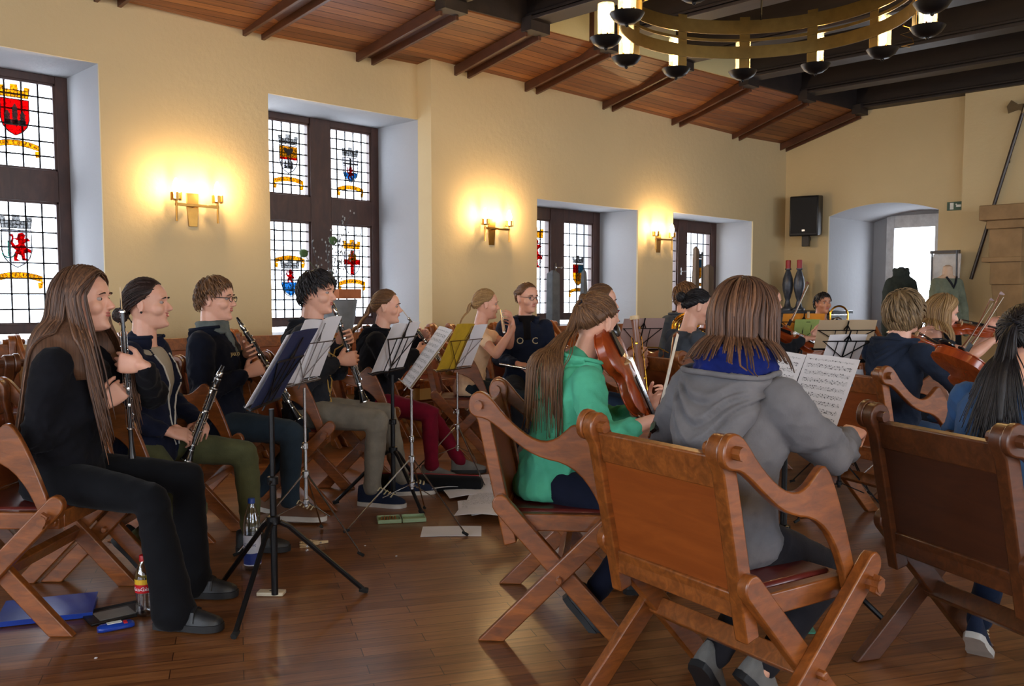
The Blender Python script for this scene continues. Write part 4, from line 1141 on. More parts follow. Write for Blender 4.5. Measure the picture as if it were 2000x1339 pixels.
# ---------------------------------------------------------------- shoes
def shoe(root, A, toe, up=(0,0,1), s=1.0, kind='sneaker', mat=None, sole=None, lace=None):
    """A ankle position, toe direction"""
    f = unit(toe); l = unit(np.cross(up, f)); u = np.cross(f, l); T = lambda a, b_, c_: V3(A)+(f*a+l*b_+u*c_)*s
    base = -.078
    sec = [(-.072,.022,.026,.045), (-.06,.032,.02,.052), (-.03,.036,.03,.056), (.01,.037,.02,.052), (.05,.040,.0,.036), (.09,.046,-.01,.022), (.13,.046,-.02,.012), (.165,.036,-.03,.004), (.182,.018,-.04,-.004)]
    m_ = MB(); rings = []
    for x, w, _, h_ in sec:
        top = base+.018+.045+h_*.9 - (.0 if x < .03 else (x-.03)*.12)
        a = np.arange(14)*2*math.pi/14
        rings.append(V3([T(x, w*math.cos(q)*(1 if math.sin(q) < 0 else .86), (base+.014) if math.sin(q) < -.2 else (base+.02+(top-base-.02)*max(0, math.sin(q)))) for q in a]))
    m_.loft(rings); up_ = m_.build('shoe', mat, root, sharp=60)
    m_ = MB(); a = []
    out = [(-.078,.0), (-.07,.026), (-.04,.038), (.0,.037), (.05,.041), (.10,.050), (.14,.049), (.172,.036), (.188,.012), (.188,-.012), (.172,-.036), (.14,-.046), (.10,-.046), (.05,-.038), (.0,-.036), (-.04,-.037), (-.07,-.026)]
    r0 = V3([T(x, y, base) for x, y in out]); r1 = V3([T(x, y, base+.024) for x, y in out]); m_.loft([r0, r1])
    m_.build('sole', sole, up_, sharp=40)
    if lace is not None:
        m_ = MB()
        for k in range(5):
            x = .045+k*.018; z = base+.018+.045+np.interp(x, [q[0] for q in sec], [q[3] for q in sec])*.9-(x-.03)*.12+.003
            m_.tube([T(x-.004, .026, z-.012), T(x, .012, z), T(x+.004, -.012, z), T(x, -.026, z-.012)], .0032*s, 5)
            m_.tube([T(x+.008, .026, z-.014), T(x+.004, .0, z+.001), T(x-.004, -.026, z-.012)], .0030*s, 5)
        m_.build('laces', lace, up_, sharp=0)
    if kind == 'strap':
        m_ = MB()
        for x in (.045, .085):
            z = base+.063+np.interp(x, [q[0] for q in sec], [q[3] for q in sec])*.9-(x-.03)*.12
            m_.tube([T(x, .040, z-.045), T(x, .030, z-.010), T(x, .0, z+.004), T(x, -.030, z-.010), T(x, -.040, z-.045)], .008*s, 6, flat=.5, ref=u)
        m_.build('strap', mat, up_); m_ = MB(); m_.tube([T(.045+.010*math.cos(q), -.026, base+.096+.010*math.sin(q)) for q in np.linspace(0, 6.28, 9)], .0022, 5); m_.build('buckle', M_steel, up_)
    return up_

# ---------------------------------------------------------------- the figure
class P: pass
def person(x, y, yaw, label, s=1.0, lean=6, twist=0, side=0, head=(0, 0, 0), neck=(0, 0), L=None, R=None, fl=None, fr=None, female=True, sk=None, trim=None, top=None, topmat=None, under=None,
           pants=None, bell=0, shoes=None, hair=None, voxel=.006, sleeves='long', hood=None, hoodmat=None, topfat=1.0, brow=None, smile=0., bust=0, group='young musicians seated in the hall', zseat=.455, neckfold=None, zoff=0):
    """all positions in the person's frame: x forward, y left, z up, origin on the floor under the pelvis"""
    sk = sk or SK_A
    q = P(); rootloc = V3((x, y, 0)); q.R = rotz(math.radians(yaw)); q.o = rootloc
    root = thing('person', label, 'person', (x, y, 0), math.radians(yaw), group); q.root = root
    Z0 = zseat+.085*s+zoff
    P0 = V3((0, 0, Z0)); la = math.radians(lean); tw = math.radians(twist); sd = math.radians(side)
    up = V3((math.sin(la), math.sin(sd)*-1*0+math.tan(sd), math.cos(la))); up = unit(up)
    fv = unit(V3((math.cos(tw)*math.cos(la), math.sin(tw), -math.sin(la)*math.cos(tw)))); fv = unit(fv-up*np.dot(fv, up)); lv = np.cross(up, fv)
    f0, l0 = V3((1, 0, 0)), V3((0, 1, 0))
    sw = (.165 if female else .183)*s
    SCn = P0+up*.44*s; NB = SCn+up*.045*s+fv*.004; 
    hy, hp, hr = [math.radians(k) for k in head]
    RH = rotz(hy) @ roty(hp) @ rotx(hr)
    Hc = NB + up*.075*s + V3((math.sin(la+neck[0])*.02, 0, 0)) + RH @ (V3((.028, 0, .105))*s) + V3((neck[0]*.1, neck[1]*.1, 0))
    q.Hc, q.RH, q.s = Hc, RH, s
    ShL, ShR = SCn+lv*sw, SCn-lv*sw
    la1, la2 = .275*s, .245*s
    hands = {}
    for nm, S, dflt, sg in (('L', ShL, L, 1), ('R', ShR, R, -1)):
        h = dict(pos=(.28, .10*sg, .60), d=(1, -.2*sg, -.2), n=(0, 0, -1), pole=(-.4, .5*sg, -1), curl=(25, 30, 20))
        if dflt: h.update(dflt)
        E_, W_ = ik(S, V3(h['pos']), la1, la2, V3(h['pole'])); h['E'], h['W'], h['S'] = E_, W_, S; hands[nm] = h
    q.hands = hands
    legs = {}
    for nm, sg, ft in (('L', 1, fl), ('R', -1, fr)):
        h = dict(pos=(.46*s, .11*sg, .082), yaw=8*sg, pitch=0, pole=(.5, .15*sg, 1)); 
        if ft: h.update(ft)
        Hj = P0+V3((.0, .088*sg*s, -.015)); K, A = ik(Hj, V3(h['pos']), .43*s, .405*s, V3(h['pole'])); h['H'], h['K'], h['A'] = Hj, K, A; legs[nm] = h
    q.legs = legs
    # ---- body
    b = MB()
    tb = [(-.07, .13, .085), (-.02, .155, .105), (.10, .135, .098), (.2, .125, .093), (.3, .142, .105), (.38, .15, .100), (.43, .145, .085), (.465, .095, .065), (.49, .060, .055)]
    rings = []
    for h_, w, d_ in tb:
        k = np.clip(h_/.3, 0, 1); rings.append(oval(P0+up*h_*s, unit(l0*(1-k)+lv*k), unit(f0*(1-k)+fv*k), w*s*.93, d_*s*.9))
    b.loft(rings)
    nk = .052 if female else .060
    b.cone(NB-up*.03*s, nk*1.12*s, Hc+RH @ (V3((-.022, 0, -.075))*s), nk*s, 14)
    b.cone(NB-up*.02*s-lv*.05*s, .04*s, NB+up*.02*s, .045*s, 10); b.cone(NB-up*.02*s+lv*.05*s, .04*s, NB+up*.02*s, .045*s, 10)
    head_mesh_parts(b, Hc, RH, s, female, smile)
    for nm, sg in (('L', 1), ('R', -1)):
        h = hands[nm]; S, E_, W_ = h['S'], h['E'], h['W']
        b.cone(S-up*.01, .050*s, E_, .037*s, 12); 
        fd = unit(W_-E_); b.cone(E_, .038*s, E_+fd*.07*s, .039*s, 12); b.cone(E_+fd*.07*s, .039*s, W_-fd*.01, .0245*s, 12)
        b.cone(W_-fd*.03*s, .0245*s, W_+unit(h['d'])*.02*s, .0235*s, 12)
        if not h.get('nohand'):
            hand(b, W_+unit(h['d'])*.012*s, h['d'], h['n'], sg*h.get('flip', -1), s*(.95 if female else 1.03), h['curl'], h.get('spread', .0), h.get('thumb', (.6, .2)), h.get('curls'))
        g_ = legs[nm]; b.cone(g_['H'], .072*s, g_['K'], .048*s, 12); b.cone(g_['K'], .048*s, g_['A'], .034*s, 12)
        pt_ = math.radians(g_['pitch']+28); td = unit((math.cos(math.radians(g_['yaw']))*math.cos(pt_), math.sin(math.radians(g_['yaw']))*math.cos(pt_), -math.sin(pt_))); b.cone(g_['A'], .029*s, g_['A']+td*.055*s, .014*s, 10)
    me = remesh(b, voxel, 5)
    v = coords_of(me); 
    # face sculpting
    loc = ((v-Hc) @ RH)/s
    def g3(c, r): return np.exp(-(((loc-V3(c))/V3(r))**2).sum(1))
    dx = np.zeros(len(v)); dz = np.zeros(len(v))
    for sy in (-1, 1):
        dx -= .009*g3((.085, .031*sy, .008), (.03, .016, .011)); dx += .0018*g3((.085, .031*sy, .0165), (.03, .018, .005))
    dx -= .0035*g3((.09, 0, -.0535), (.03, .022, .003)); dx -= .004*g3((.09, 0, -.075), (.03, .03, .009)); dx -= .003*g3((.095, 0, .012), (.03, .012, .008))
    v = v + (RH @ V3((1, 0, 0)))[None]*(dx*s)[:, None]
    set_coords(me, v); link_mesh('body', me, sk, root)
    head_children(root, Hc, RH, s, female, brow, smile=smile)
    # ---- clothing
    if under is not None:
        m_ = MB(); rings = []
        for h_, w, d_ in tb[1:-1]:
            rings.append(oval(P0+up*h_*s, lv, fv, (w*s+.006)*.99, d_*s+.006+.012*bust*math.exp(-((h_-.32)/.07)**2)))
        m_.loft(rings); m2 = remesh(m_, .009, 4); link_mesh('shirt', m2, under, root)
    if top is not None:
        fat = .014*topfat; m_ = MB(); rings = []
        tc = [(-.085, .150, .105), (-.06, .168, .122), (-.02, .172, .125), (.06, .156, .118), (.14, .146, .112), (.22, .146, .112), (.3, .156, .116), (.37, .162, .11), (.42, .155, .094), (.455, .105, .072), (.478, .072, .062)]
        if sleeves == 'tee' or top == 'fitted': fat *= .35
        for h_, w, d_ in tc:
            k = np.clip(h_/.3, 0, 1); fw_ = d_*s+fat+.016*bust*math.exp(-((h_-.30)/.07)**2)
            rings.append(oval(P0+up*h_*s, unit(l0*(1-k)+lv*k), unit(f0*(1-k)+fv*k), w*s+fat*.8, fw_, d_*s+fat))
        if top == 'open':      # jacket open at the front: the shirt shows as a wedge
            pass
        m_.loft(rings)
        if top in ('hoodie', 'open', 'coat'): m_.cone(NB-up*.02*s-lv*.02-fv*.012, .066*s, NB+up*.012*s-fv*.02, .062*s, 16)
        for nm in 'LR':
            h = hands[nm]; S, E_, W_ = h['S'], h['E'], h['W']; fd = unit(W_-E_)
            r1, r2, r3 = (.064*s+fat*.6, .050*s+fat*.6, .036*s+fat*.5)
            if sleeves == 'tee': m_.cone(S-up*.012, .058*s, S+(E_-S)*.42, .056*s, 14)
            elif sleeves == 'short_long':
                m_.cone(S-up*.01, r1, E_, r2, 14); m_.cone(E_, r2, E_+fd*.06, r2*.9, 14)
            elif sleeves == 'three':
                m_.cone(S-up*.01, r1, E_, r2, 14); m_.cone(E_, r2, W_-fd*.10*s, r3*1.1, 14)
            else:
                m_.cone(S-up*.01, r1, E_, r2, 14); m_.cone(E_, r2, W_-fd*.03*s, r3, 14)
        m2 = remesh(m_, max(.008, voxel*1.5), 5); v = coords_of(m2); n_ = normals_of(m2)
        sd_ = int(abs(x*977+y*311)) % 1000
        dsp = folds(v, .018*topfat**.5, 19, sd_)+folds(v, .008, 52, sd_+5, 4)
        # more folding near the elbows and waist
        wgt = np.full(len(v), .55)
        for nm in 'LR':
            wgt += 1.0*np.exp(-((np.linalg.norm(v-hands[nm]['E'], axis=1)/.10)**2))
            for A_, B_, am in ((hands[nm]['S'], hands[nm]['E'], .0028), (hands[nm]['E'], hands[nm]['W'], .0045)):
                ab = B_-A_; L_ = np.linalg.norm(ab); u_ = ab/L_; tt_ = (v-A_) @ u_; rad_ = (v-A_)-tt_[:, None]*u_; rd_ = np.linalg.norm(rad_, axis=1); e1 = unit(np.cross(u_, (0.3, .2, 1))); e2 = np.cross(u_, e1)
                an = np.arctan2(rad_ @ e2, rad_ @ e1); msk = (rd_ < .10*s) & (tt_ > .03) & (tt_ < L_)
                dsp = dsp+np.where(msk, am*topfat**.5*np.sin(tt_*72+2.2*np.sin(an*1.0+sd_)+1.5*np.sin(an*2+tt_*20)), 0)
        wgt += .5*np.exp(-(((v[:, 2]-Z0-.06)/.07)**2))
        v2 = v + n_*np.maximum(dsp*wgt, -.008)[:, None]
        if top == 'open' or neckfold:
            # part the front: pull the cloth sideways away from a vertical opening that widens upwards
            rel = v2-P0; a_ = rel @ up; b_ = rel @ lv; c_ = rel @ fv
            ow = (neckfold or .055)*s*np.clip((a_+.05)/.45, 0, 1)
            m = (c_ > .03) & (np.abs(b_) < ow) & (a_ > -.1) & (a_ < .52)
            v2 = v2 - fv[None]*(np.where(m, .034, 0))[:, None]
        set_coords(m2, v2); m2_keep = m2; q.top = link_mesh('jacket' if top in ('open', 'coat') else ('hooded_sweater' if top == 'hoodie' else 'shirt_top'), m2, topmat, root)
        if trim is not None:     # light piping along both edges of the open front
            from mathutils.bvhtree import BVHTree
            bt = BVHTree.FromPolygons([tuple(p_) for p_ in v2], [tuple(pl.vertices) for pl in m2_keep.polygons])
            for sg in (-1, 1):
                pts = []
                for a_ in np.linspace(.0, .43, 16):
                    ow_ = (neckfold or .055)*s*np.clip((a_+.05)/.45, 0, 1)+.006
                    st_ = P0+up*a_*s+lv*sg*ow_+fv*.5; hit = bt.ray_cast(Vector(st_), Vector(-fv), 1.0)
                    if hit[0] is not None and np.dot(V3(hit[0])-P0, fv) > .03: pts.append(V3(hit[0])+fv*.002)
                if len(pts) > 4:
                    mt_ = MB(); mt_.tube(pts, .0042*s, 6); mt_.build('zip_edge', trim, root)
        if hood:
            # hood lying on the shoulders and back: a cowl, deep and pointed behind, open along its rim
            rings = []; rim = []; hs = hood
            for a in np.linspace(-2.45, 2.45, 29):
                c_ = max(0, math.cos(a)); k_ = c_**1.3
                rad = unit(-fv*math.cos(a)+lv*math.sin(a)); rr = (.074+.030*abs(math.sin(a))+.042*k_*hs)*s*hs**.35
                ctr = NB+rad*rr - up*(.004+.085*k_*hs)*s - fv*.012
                hh = (.034+.088*c_**1.6*hs)*s; rw = (.026+.010*c_)*s*hs**.6; ax = unit(up+rad*(-.28*k_))
                q_ = np.arange(12)*2*math.pi/12
                rings.append(V3([ctr+rad*rw*math.cos(z)+ax*hh*math.sin(z) for z in q_]))
                rim.append(ctr+ax*hh*.93+rad*rw*.75)
            m_ = MB(); m_.loft(rings); m2 = remesh(m_, .007, 4); v = coords_of(m2); n_ = normals_of(m2); rel = v-NB; bb_ = np.abs(rel @ lv); hh_ = rel @ up; bk_ = ((rel @ fv) < -.03*s)
            gr = np.zeros(len(v))
            for z0_, sl_, am_ in ((-.165*hs, 1.15, .012), (-.105*hs, .8, .011), (-.055*hs, .45, .009)):
                q_ = hh_-(z0_*s+bb_*sl_)+.006*np.sin(bb_*60+z0_*90); gr += -am_*np.exp(-(q_/.009)**2)+am_*.7*np.exp(-((q_-.020)/.013)**2)
            set_coords(m2, v+n_*(folds(v, .010, 24, sd_+9)+gr*bk_*hs**.5)[:, None]); link_mesh('hood', m2, hoodmat or topmat, root)
            m_ = MB(); m_.tube(rim, .010*s, 8); link_mesh('hood_hem', remesh(m_, .005, 2), hoodmat or topmat, root)
    if pants is not None:
        m_ = MB(); m_.ell(P0+V3((.0, 0, -.01)), V3((.125, .175, .098))*s, None, 18, 11); 
        for nm in 'LR':
            g_ = legs[nm]; H_, K, A = g_['H'], g_['K'], g_['A']; d2 = unit(A-K)
            m_.cone(H_, .088*s, H_+(K-H_)*.5, .078*s, 16); m_.cone(H_+(K-H_)*.5, .078*s, K, .061*s, 16); m_.cone(K, .061*s, K+(A-K)*.35, (.060+.004*bell)*s, 16)
            m_.cone(K+(A-K)*.35, (.060+.004*bell)*s, A-d2*.015, (.047+.03*bell)*s, 16)
            if bell: m_.cone(A-d2*.03, (.05+.026*bell)*s, A+d2*.02, (.052+.028*bell)*s, 16)
        m2 = remesh(m_, .009, 5); v = coords_of(m2); n_ = normals_of(m2)
        wgt = np.full(len(v), .5)
        for nm in 'LR':
            wgt += .9*np.exp(-((np.linalg.norm(v-legs[nm]['K'], axis=1)/.09)**2)) + 1.2*np.exp(-((np.linalg.norm(v-legs[nm]['A'], axis=1)/.10)**2)) + .6*np.exp(-((np.linalg.norm(v-legs[nm]['H'], axis=1)/.12)**2))
        v = v+n_*(folds(v, .009, 26, 77)*wgt)[:, None]; v[:, 2] = np.maximum(v[:, 2], .012)
        set_coords(m2, v); link_mesh('trousers', m2, pants, root)
    if shoes:
        for nm in 'LR':
            g_ = legs[nm]; a = math.radians(g_['yaw']); p_ = math.radians(g_['pitch'])
            toe = (math.cos(a)*math.cos(p_), math.sin(a)*math.cos(p_), -math.sin(p_)); upv = unit((math.cos(a)*math.sin(p_), math.sin(a)*math.sin(p_), math.cos(p_)))
            shoe(root, g_['A'], toe, upv, s*(1.0 if female else 1.08), **shoes)
    if hair:
        hk = dict(hair); st = hk.pop('style'); mt = hk.pop('mat')
        col = [(ShL, ShR, .072*s), (NB-up*.02, P0+up*.05, .135*s), (ShL-up*.02, hands['L']['E'], .062*s), (ShR-up*.02, hands['R']['E'], .062*s)]
        if hood and top is not None: col.append((NB-fv*.13*s-up*.06*s-lv*.05, NB-fv*.13*s-up*.06*s+lv*.05, .058*s*hood))
        make_hair(root, Hc, RH, s, mt, st, colliders=[(a, b_, r_+.012*topfat+.010) for a, b_, r_ in col], **hk)
    q.NB, q.up, q.fv, q.lv, q.P0, q.SC = NB, up, fv, lv, P0, SCn
    q.w = lambda p: q.R @ V3(p) + q.o            # local -> world
    q.wd = lambda d: q.R @ V3(d)
    return q
def glasses(q, mat=M_blackplastic):
    T = lambda p: V3(q.Hc)+q.RH @ (V3(p)*q.s); m_ = MB()
    for sy in (-1, 1):
        pts = [T((.098-.004*abs(math.cos(a)), .033*sy+.024*math.cos(a), .004+.0145*math.sin(a))) for a in np.linspace(0, 2*math.pi, 17)]
        m_.tube(pts, .0019, 6); m_.tube([T((.096, .057*sy, .010)), T((.06, .077*sy, .012)), T((-.015, .082*sy, .012)), T((-.03, .083*sy, -.004))], .0020, 6)
    m_.tube([T((.100, .010, .008)), T((.103, 0, .011)), T((.100, -.010, .008))], .0018, 6)
    return m_.build('glasses', mat, q.root)
# ================================================================ INSTRUMENTS, STANDS, SHEETS
M_ebony = plain('blackwood', (20, 17, 18), .25, 0, .2, 20, .05, .4)
M_silver = plain('silver_plate', (214, 212, 208), .15, 1.0, .04)
M_gold = plain('lacquered_brass', (226, 170, 62), .14, 1.0, .06)
M_violin = wood('varnished_violin_wood', (126, 44, 14), (182, 82, 30), (5, 20, 5), .22, .6)
M_ivory = plain('pale_maple', (206, 176, 130), .4); M_string = M_steel
M_bowwood = wood('bow_wood', (88, 40, 22), (136, 72, 40), (4, 30, 30), .3, .4)
M_hairwhite = plain('horsehair', (222, 214, 196), .6)
def inst_root(name, label, base, R, cat, group=None): return thing(name, label, cat, tuple(base), 0, group, rot=R)
def woodwind(A, B, label, kind='clarinet', spin=0.0):
    """A = mouthpiece tip, B = bell end"""
    A, B = V3(A), V3(B); L = np.linalg.norm(A-B); R = frame_z(A-B) @ rotz(spin)
    r = inst_root(kind, label, B, R, kind)
    k = L/.66
    m_ = MB()
    if kind == 'clarinet': prof = [(.030,0),(.0285,.006),(.021,.035),(.0155,.075),(.0135,.11),(.0132,.36),(.0128,.50),(.0145,.505),(.0145,.565),(.0125,.572)]
    else: prof = [(.019,0),(.018,.01),(.0125,.06),(.0115,.12),(.0105,.35),(.0095,.52),(.0105,.565),(.0085,.575)]
    m_.lathe([(a, z*k) for a, z in prof], n=16); m_.build('body', M_ebony, r)
    m_ = MB()
    if kind == 'clarinet':
        m_.lathe([(.0115,.572*k),(.0125,.60*k),(.010,.63*k)], n=14); 
        m_.loft([V3([(.010*math.cos(q), .010*math.sin(q)*(1-.8*h), (.63+.03*h)*k) for q in np.linspace(0, 2*math.pi, 13)[:-1]])*V3((1-.2*h, 1, 1)) for h in (0, .5, 1)])
        m_.build('mouthpiece', M_ebony, r)
        m_ = MB(); m_.lathe([(.0135,.585*k),(.014,.588*k),(.0138,.612*k),(.0125,.615*k)], n=14); m_.build('ligature', M_silver, r)
    else:
        m_.tube([(0,0,.572*k),(0,0,.61*k)], [.003,.0025], 8); m_.tube([(0,0,.61*k),(0,0,.645*k),(0,0,.66*k)], [.003,.004,.0045], 8, flat=.4); m_.build('reed', M_ivory, r)
    m_ = MB()
    for z in ((.075,.11,.345,.50,.565) if kind == 'clarinet' else (.115,.34,.565)):
        m_.lathe([(.0135,z*k-.004),(.0158,z*k-.003),(.0158,z*k+.003),(.0135,z*k+.004)], n=16); m_.build('ring', M_silver, r); m_ = MB()
    if kind == 'clarinet': m_.lathe([(.0285,.0),(.0315,.001),(.0312,.006),(.028,.007)], n=16)
    if kind == 'clarinet': m_.build('ring', M_silver, r)
    m_ = MB(); g = random.Random(5)
    for i in range(34):
        z = (.12+.0125*i)*k; a = g.uniform(0, 6.28); rr = .0155
        c_ = V3((rr*math.cos(a), rr*math.sin(a), z)); m_.lathe([(.002,-.002),(.0062,-.0015),(.0062,.0015),(.002,.002)], c_+V3((.003*math.cos(a), .003*math.sin(a), 0)), frame_z((math.cos(a), math.sin(a), 0)), 9)
    for a in (-1.1, .2, 1.2, 2.4, 3.3, 4.3): m_.tube([(.0185*math.cos(a), .0185*math.sin(a), .12*k), (.0185*math.cos(a), .0185*math.sin(a), .33*k)], .0018, 5); m_.tube([(.0175*math.cos(a+.5), .0175*math.sin(a+.5), .36*k), (.0175*math.cos(a+.5), .0175*math.sin(a+.5), .49*k)], .0017, 5)
    for i in range(7):
        z = (.13+.012*i)*k; a = -.9+.25*(i % 3); m_.tube([(.016*math.cos(a), .016*math.sin(a), z), (.024*math.cos(a), .024*math.sin(a), z+.012), (.021*math.cos(a), .021*math.sin(a), z+.03)], .0024, 5)
    m_.build('keywork', M_silver, r)
    if kind == 'oboe': r.scale = (.74, .74, 1)
    return r
def flute(A, B, label):
    A, B = V3(A), V3(B); L = np.linalg.norm(B-A); r = inst_root('flute', label, A, frame_z(B-A), 'flute'); m_ = MB()
    m_.lathe([(.006,-.008),(.0095,-.006),(.0095,L),(.006,L+.002)], n=14); m_.build('body', M_silver, r)
    m_ = MB(); m_.ell((.008, 0, .06), (.005, .012, .014)); m_.build('lip_plate', M_silver, r); m_ = MB()
    for i in range(14): m_.lathe([(.003,-.002),(.0085,-.001),(.0085,.002),(.003,.003)], (.012, 0, .17+.030*i), frame_z((1,0,0)), 10)
    m_.tube([(.009, .009, .16), (.009, .009, L-.04)], .002, 5); m_.build('keywork', M_silver, r); return r
def violin(C, xdir, zdir, label, s=1.0, kind='violin'):
    """C = centre of the body, xdir towards the scroll, zdir out of the belly"""
    R = frame_xz(xdir, zdir); r = inst_root(kind, label, C, R, kind)
    W = [(-.178,.0),(-.172,.05),(-.15,.083),(-.11,.101),(-.07,.100),(-.035,.084),(-.018,.064),(.005,.054),(.03,.058),(.045,.070),(.075,.082),(.11,.080),(.145,.062),(.168,.034),(.178,.0)]
    out = W+[(x, -y) for x, y in W[::-1][1:-1]]; n = len(out)
    def ring(sc_, z): return V3([(x*sc_, y*sc_, z) for x, y in out])*s
    m_ = MB(); m_.loft([ring(.90, -.021), ring(1.0, -.017), ring(1.0, -.014), ring(.965, -.013), ring(.965, .013), ring(1.0, .014), ring(1.0, .017), ring(.9, .022), ring(.5, .028)]); m_.build('body', M_violin, r, sharp=50)
    m_ = MB(); m_.tube(V3([(.165,0,.012),(.23,0,.012),(.30,0,.010)])*s, V3([.013,.011,.011])*s, 8)
    m_.tube(V3([(.30,0,.010),(.34,0,.004),(.37,0,-.004),(.385,0,-.018),(.375,0,-.028),(.366,0,-.018)])*s, V3([.011,.010,.009,.009,.008,.007])*s, 8); m_.build('neck', M_violin, r)
    m_ = MB(); m_.box(V3((.165,0,.034))*s, V3((.27,.032,.006))*s, roty(.055)); m_.build('fingerboard', M_ebony, r, bevel=.001)
    m_ = MB(); m_.prism([(-.005*s,.022*s),(.005*s,.022*s),(.002*s,.052*s),(-.002*s,.052*s)], -.021*s, .021*s, np.hstack([np.eye(3), V3([[-.03*s],[0],[0]])])); m_.build('bridge', M_ivory, r)
    m_ = MB(); m_.prism([(-.155*s,-.010*s),(-.155*s,.010*s),(-.06*s,.021*s),(-.06*s,-.021*s)], .030*s, .036*s, V3([[1,0,0],[0,0,1],[0,1,0]])); m_.build('tailpiece', M_ebony, r)
    m_ = MB(); m_.ell(V3((-.14,.055,.032))*s, V3((.03,.032,.010))*s); m_.build('chin_rest', M_ebony, r)
    m_ = MB()
    for y in (-.012,-.004,.004,.012): m_.tube(V3([(-.06,y*1.1,.035),(-.03,y,.053),(.30,y*.6,.026)])*s, .0009, 4)
    m_.build('strings', M_string, r); m_ = MB()
    for x, sg in ((.325,1),(.342,-1),(.358,1),(.33,-1)): m_.tube(V3([(x,0,.003),(x,sg*.03,.003)])*s, V3([.003,.0035])*s, 6); m_.ell(V3((x,sg*.034,.003))*s, V3((.007,.008,.003))*s, None, 8, 6)
    m_.build('pegs', M_ebony, r); m_ = MB()
    for sg in (-1, 1): m_.tube(V3([(-.058,.034*sg,.0235),(-.045,.040*sg,.0235),(-.02,.034*sg,.0255),(.0,.032*sg,.0245),(.006,.026*sg,.0255)])*s, .0022*s, 5)
    m_.build('sound_hole', M_ebony, r)
    return r
def bow(A, B, label, side=(0,0,1)):
    """A = frog end, B = tip"""
    A, B = V3(A), V3(B); L = np.linalg.norm(B-A); r = inst_root('bow', label, A, frame_xz(B-A, side), 'bow'); m_ = MB()
    m_.tube([(L*q, 0, .010-.020*math.sin(math.pi*q)+.006) for q in np.linspace(0, 1, 9)], np.linspace(.0042, .0028, 9), 7); m_.prism([(L-.012,.016),(L+.004,.016),(L,-.006),(L-.006,-.006)], -.004, .004)
    m_.build('stick', M_bowwood, r); m_ = MB(); m_.prism([(.02,.012),(.065,.012),(.06,-.010),(.02,-.010)], -.006, .006); m_.build('frog', M_ebony, r, bevel=.001)
    m_ = MB(); m_.box((L/2+.015, 0, -.008), (L-.06, .011, .0012)); m_.build('horsehair', M_hairwhite, r); return r
def french_horn(C, zdir, label):
    R = frame_z(zdir); r = inst_root('french_horn', label, C, R, 'french horn'); m_ = MB()
    for rad, z, a0, a1 in ((.15, 0, 0, 6.2), (.13, .018, .4, 6.0), (.115, -.015, 1, 6.8), (.095, .01, 0, 5), (.135, -.01, 2, 5)):
        m_.tube([(rad*math.cos(a), rad*.88*math.sin(a), z) for a in np.linspace(a0, a1, 30)], .0075, 8)
    for a in (.3, .9, 1.6, 2.3, 3.0, 3.8): m_.tube([(.11*math.cos(a), .1*math.sin(a), .0), (.05*math.cos(a+.5), .04*math.sin(a+.5), .02), (.02*math.cos(a), .02*math.sin(a), -.01)], .006, 7)
    m_.build('tubing', M_gold, r)
    m_ = MB(); Rb = frame_z((.35, -1, -.25)); m_.lathe([(.010, 0),(.014,.06),(.024,.12),(.05,.17),(.09,.20),(.145,.225),(.149,.228),(.14,.222),(.085,.195),(.045,.165),(.02,.12)], (-.06, -.05, -.02), Rb, 26); m_.build('bell', M_gold, r)
    m_ = MB()
    for k in range(3): m_.lathe([(.02,-.025),(.022,-.02),(.022,.02),(.02,.025)], (-.03+.045*k, .02, .01), None, 12)
    m_.build('valve', M_gold, r); m_ = MB(); m_.tube([(.10,.10,0),(.16,.17,.01),(.19,.21,.01)], [.006,.004,.008], 8); m_.build('mouthpiece', M_silver, r); return r
def trombone(C, R, label):
    r = inst_root('trombone', label, C, R, 'trombone'); m_ = MB()
    a = np.linspace(0, math.pi, 14)
    m_.tube([(-.075,0,-.30)]+[(-.075*math.cos(q), 0, .10+.075*math.sin(q)) for q in a]+[(.075,0,-.30)], .0085, 8); m_.build('tuning_slide', M_gold, r)
    m_ = MB(); m_.tube([(-.035,0.02,-.1)]+[(-.035*math.cos(q), .02, .04+.035*math.sin(q)) for q in a]+[(.035,.02,-.1)], .007, 8)
    for z in (.0, -.08, .1): m_.tube([(-.075,0,z),(.075,0,z)], .005, 6)
    m_.tube([(.02*math.cos(q), .03, -.03+.02*math.sin(q)) for q in np.linspace(0, 6.28, 14)], .006, 7); m_.build('crook', M_silver, r)
    m_ = MB(); m_.lathe([(.010,0),(.014,-.2),(.03,-.32),(.06,-.38),(.10,-.41),(.103,-.412),(.095,-.405),(.05,-.37),(.02,-.3)], (.075,0,-.28), None, 20); m_.build('bell', M_gold, r)
    m_ = MB(); m_.tube([(-.075,0,-.3),(-.05,.1,-.5),(-.05,.5,-.52),(-.05,.52,-.60),(-.05,.1,-.58)], .006, 7); m_.build('slide', M_silver, r); return r

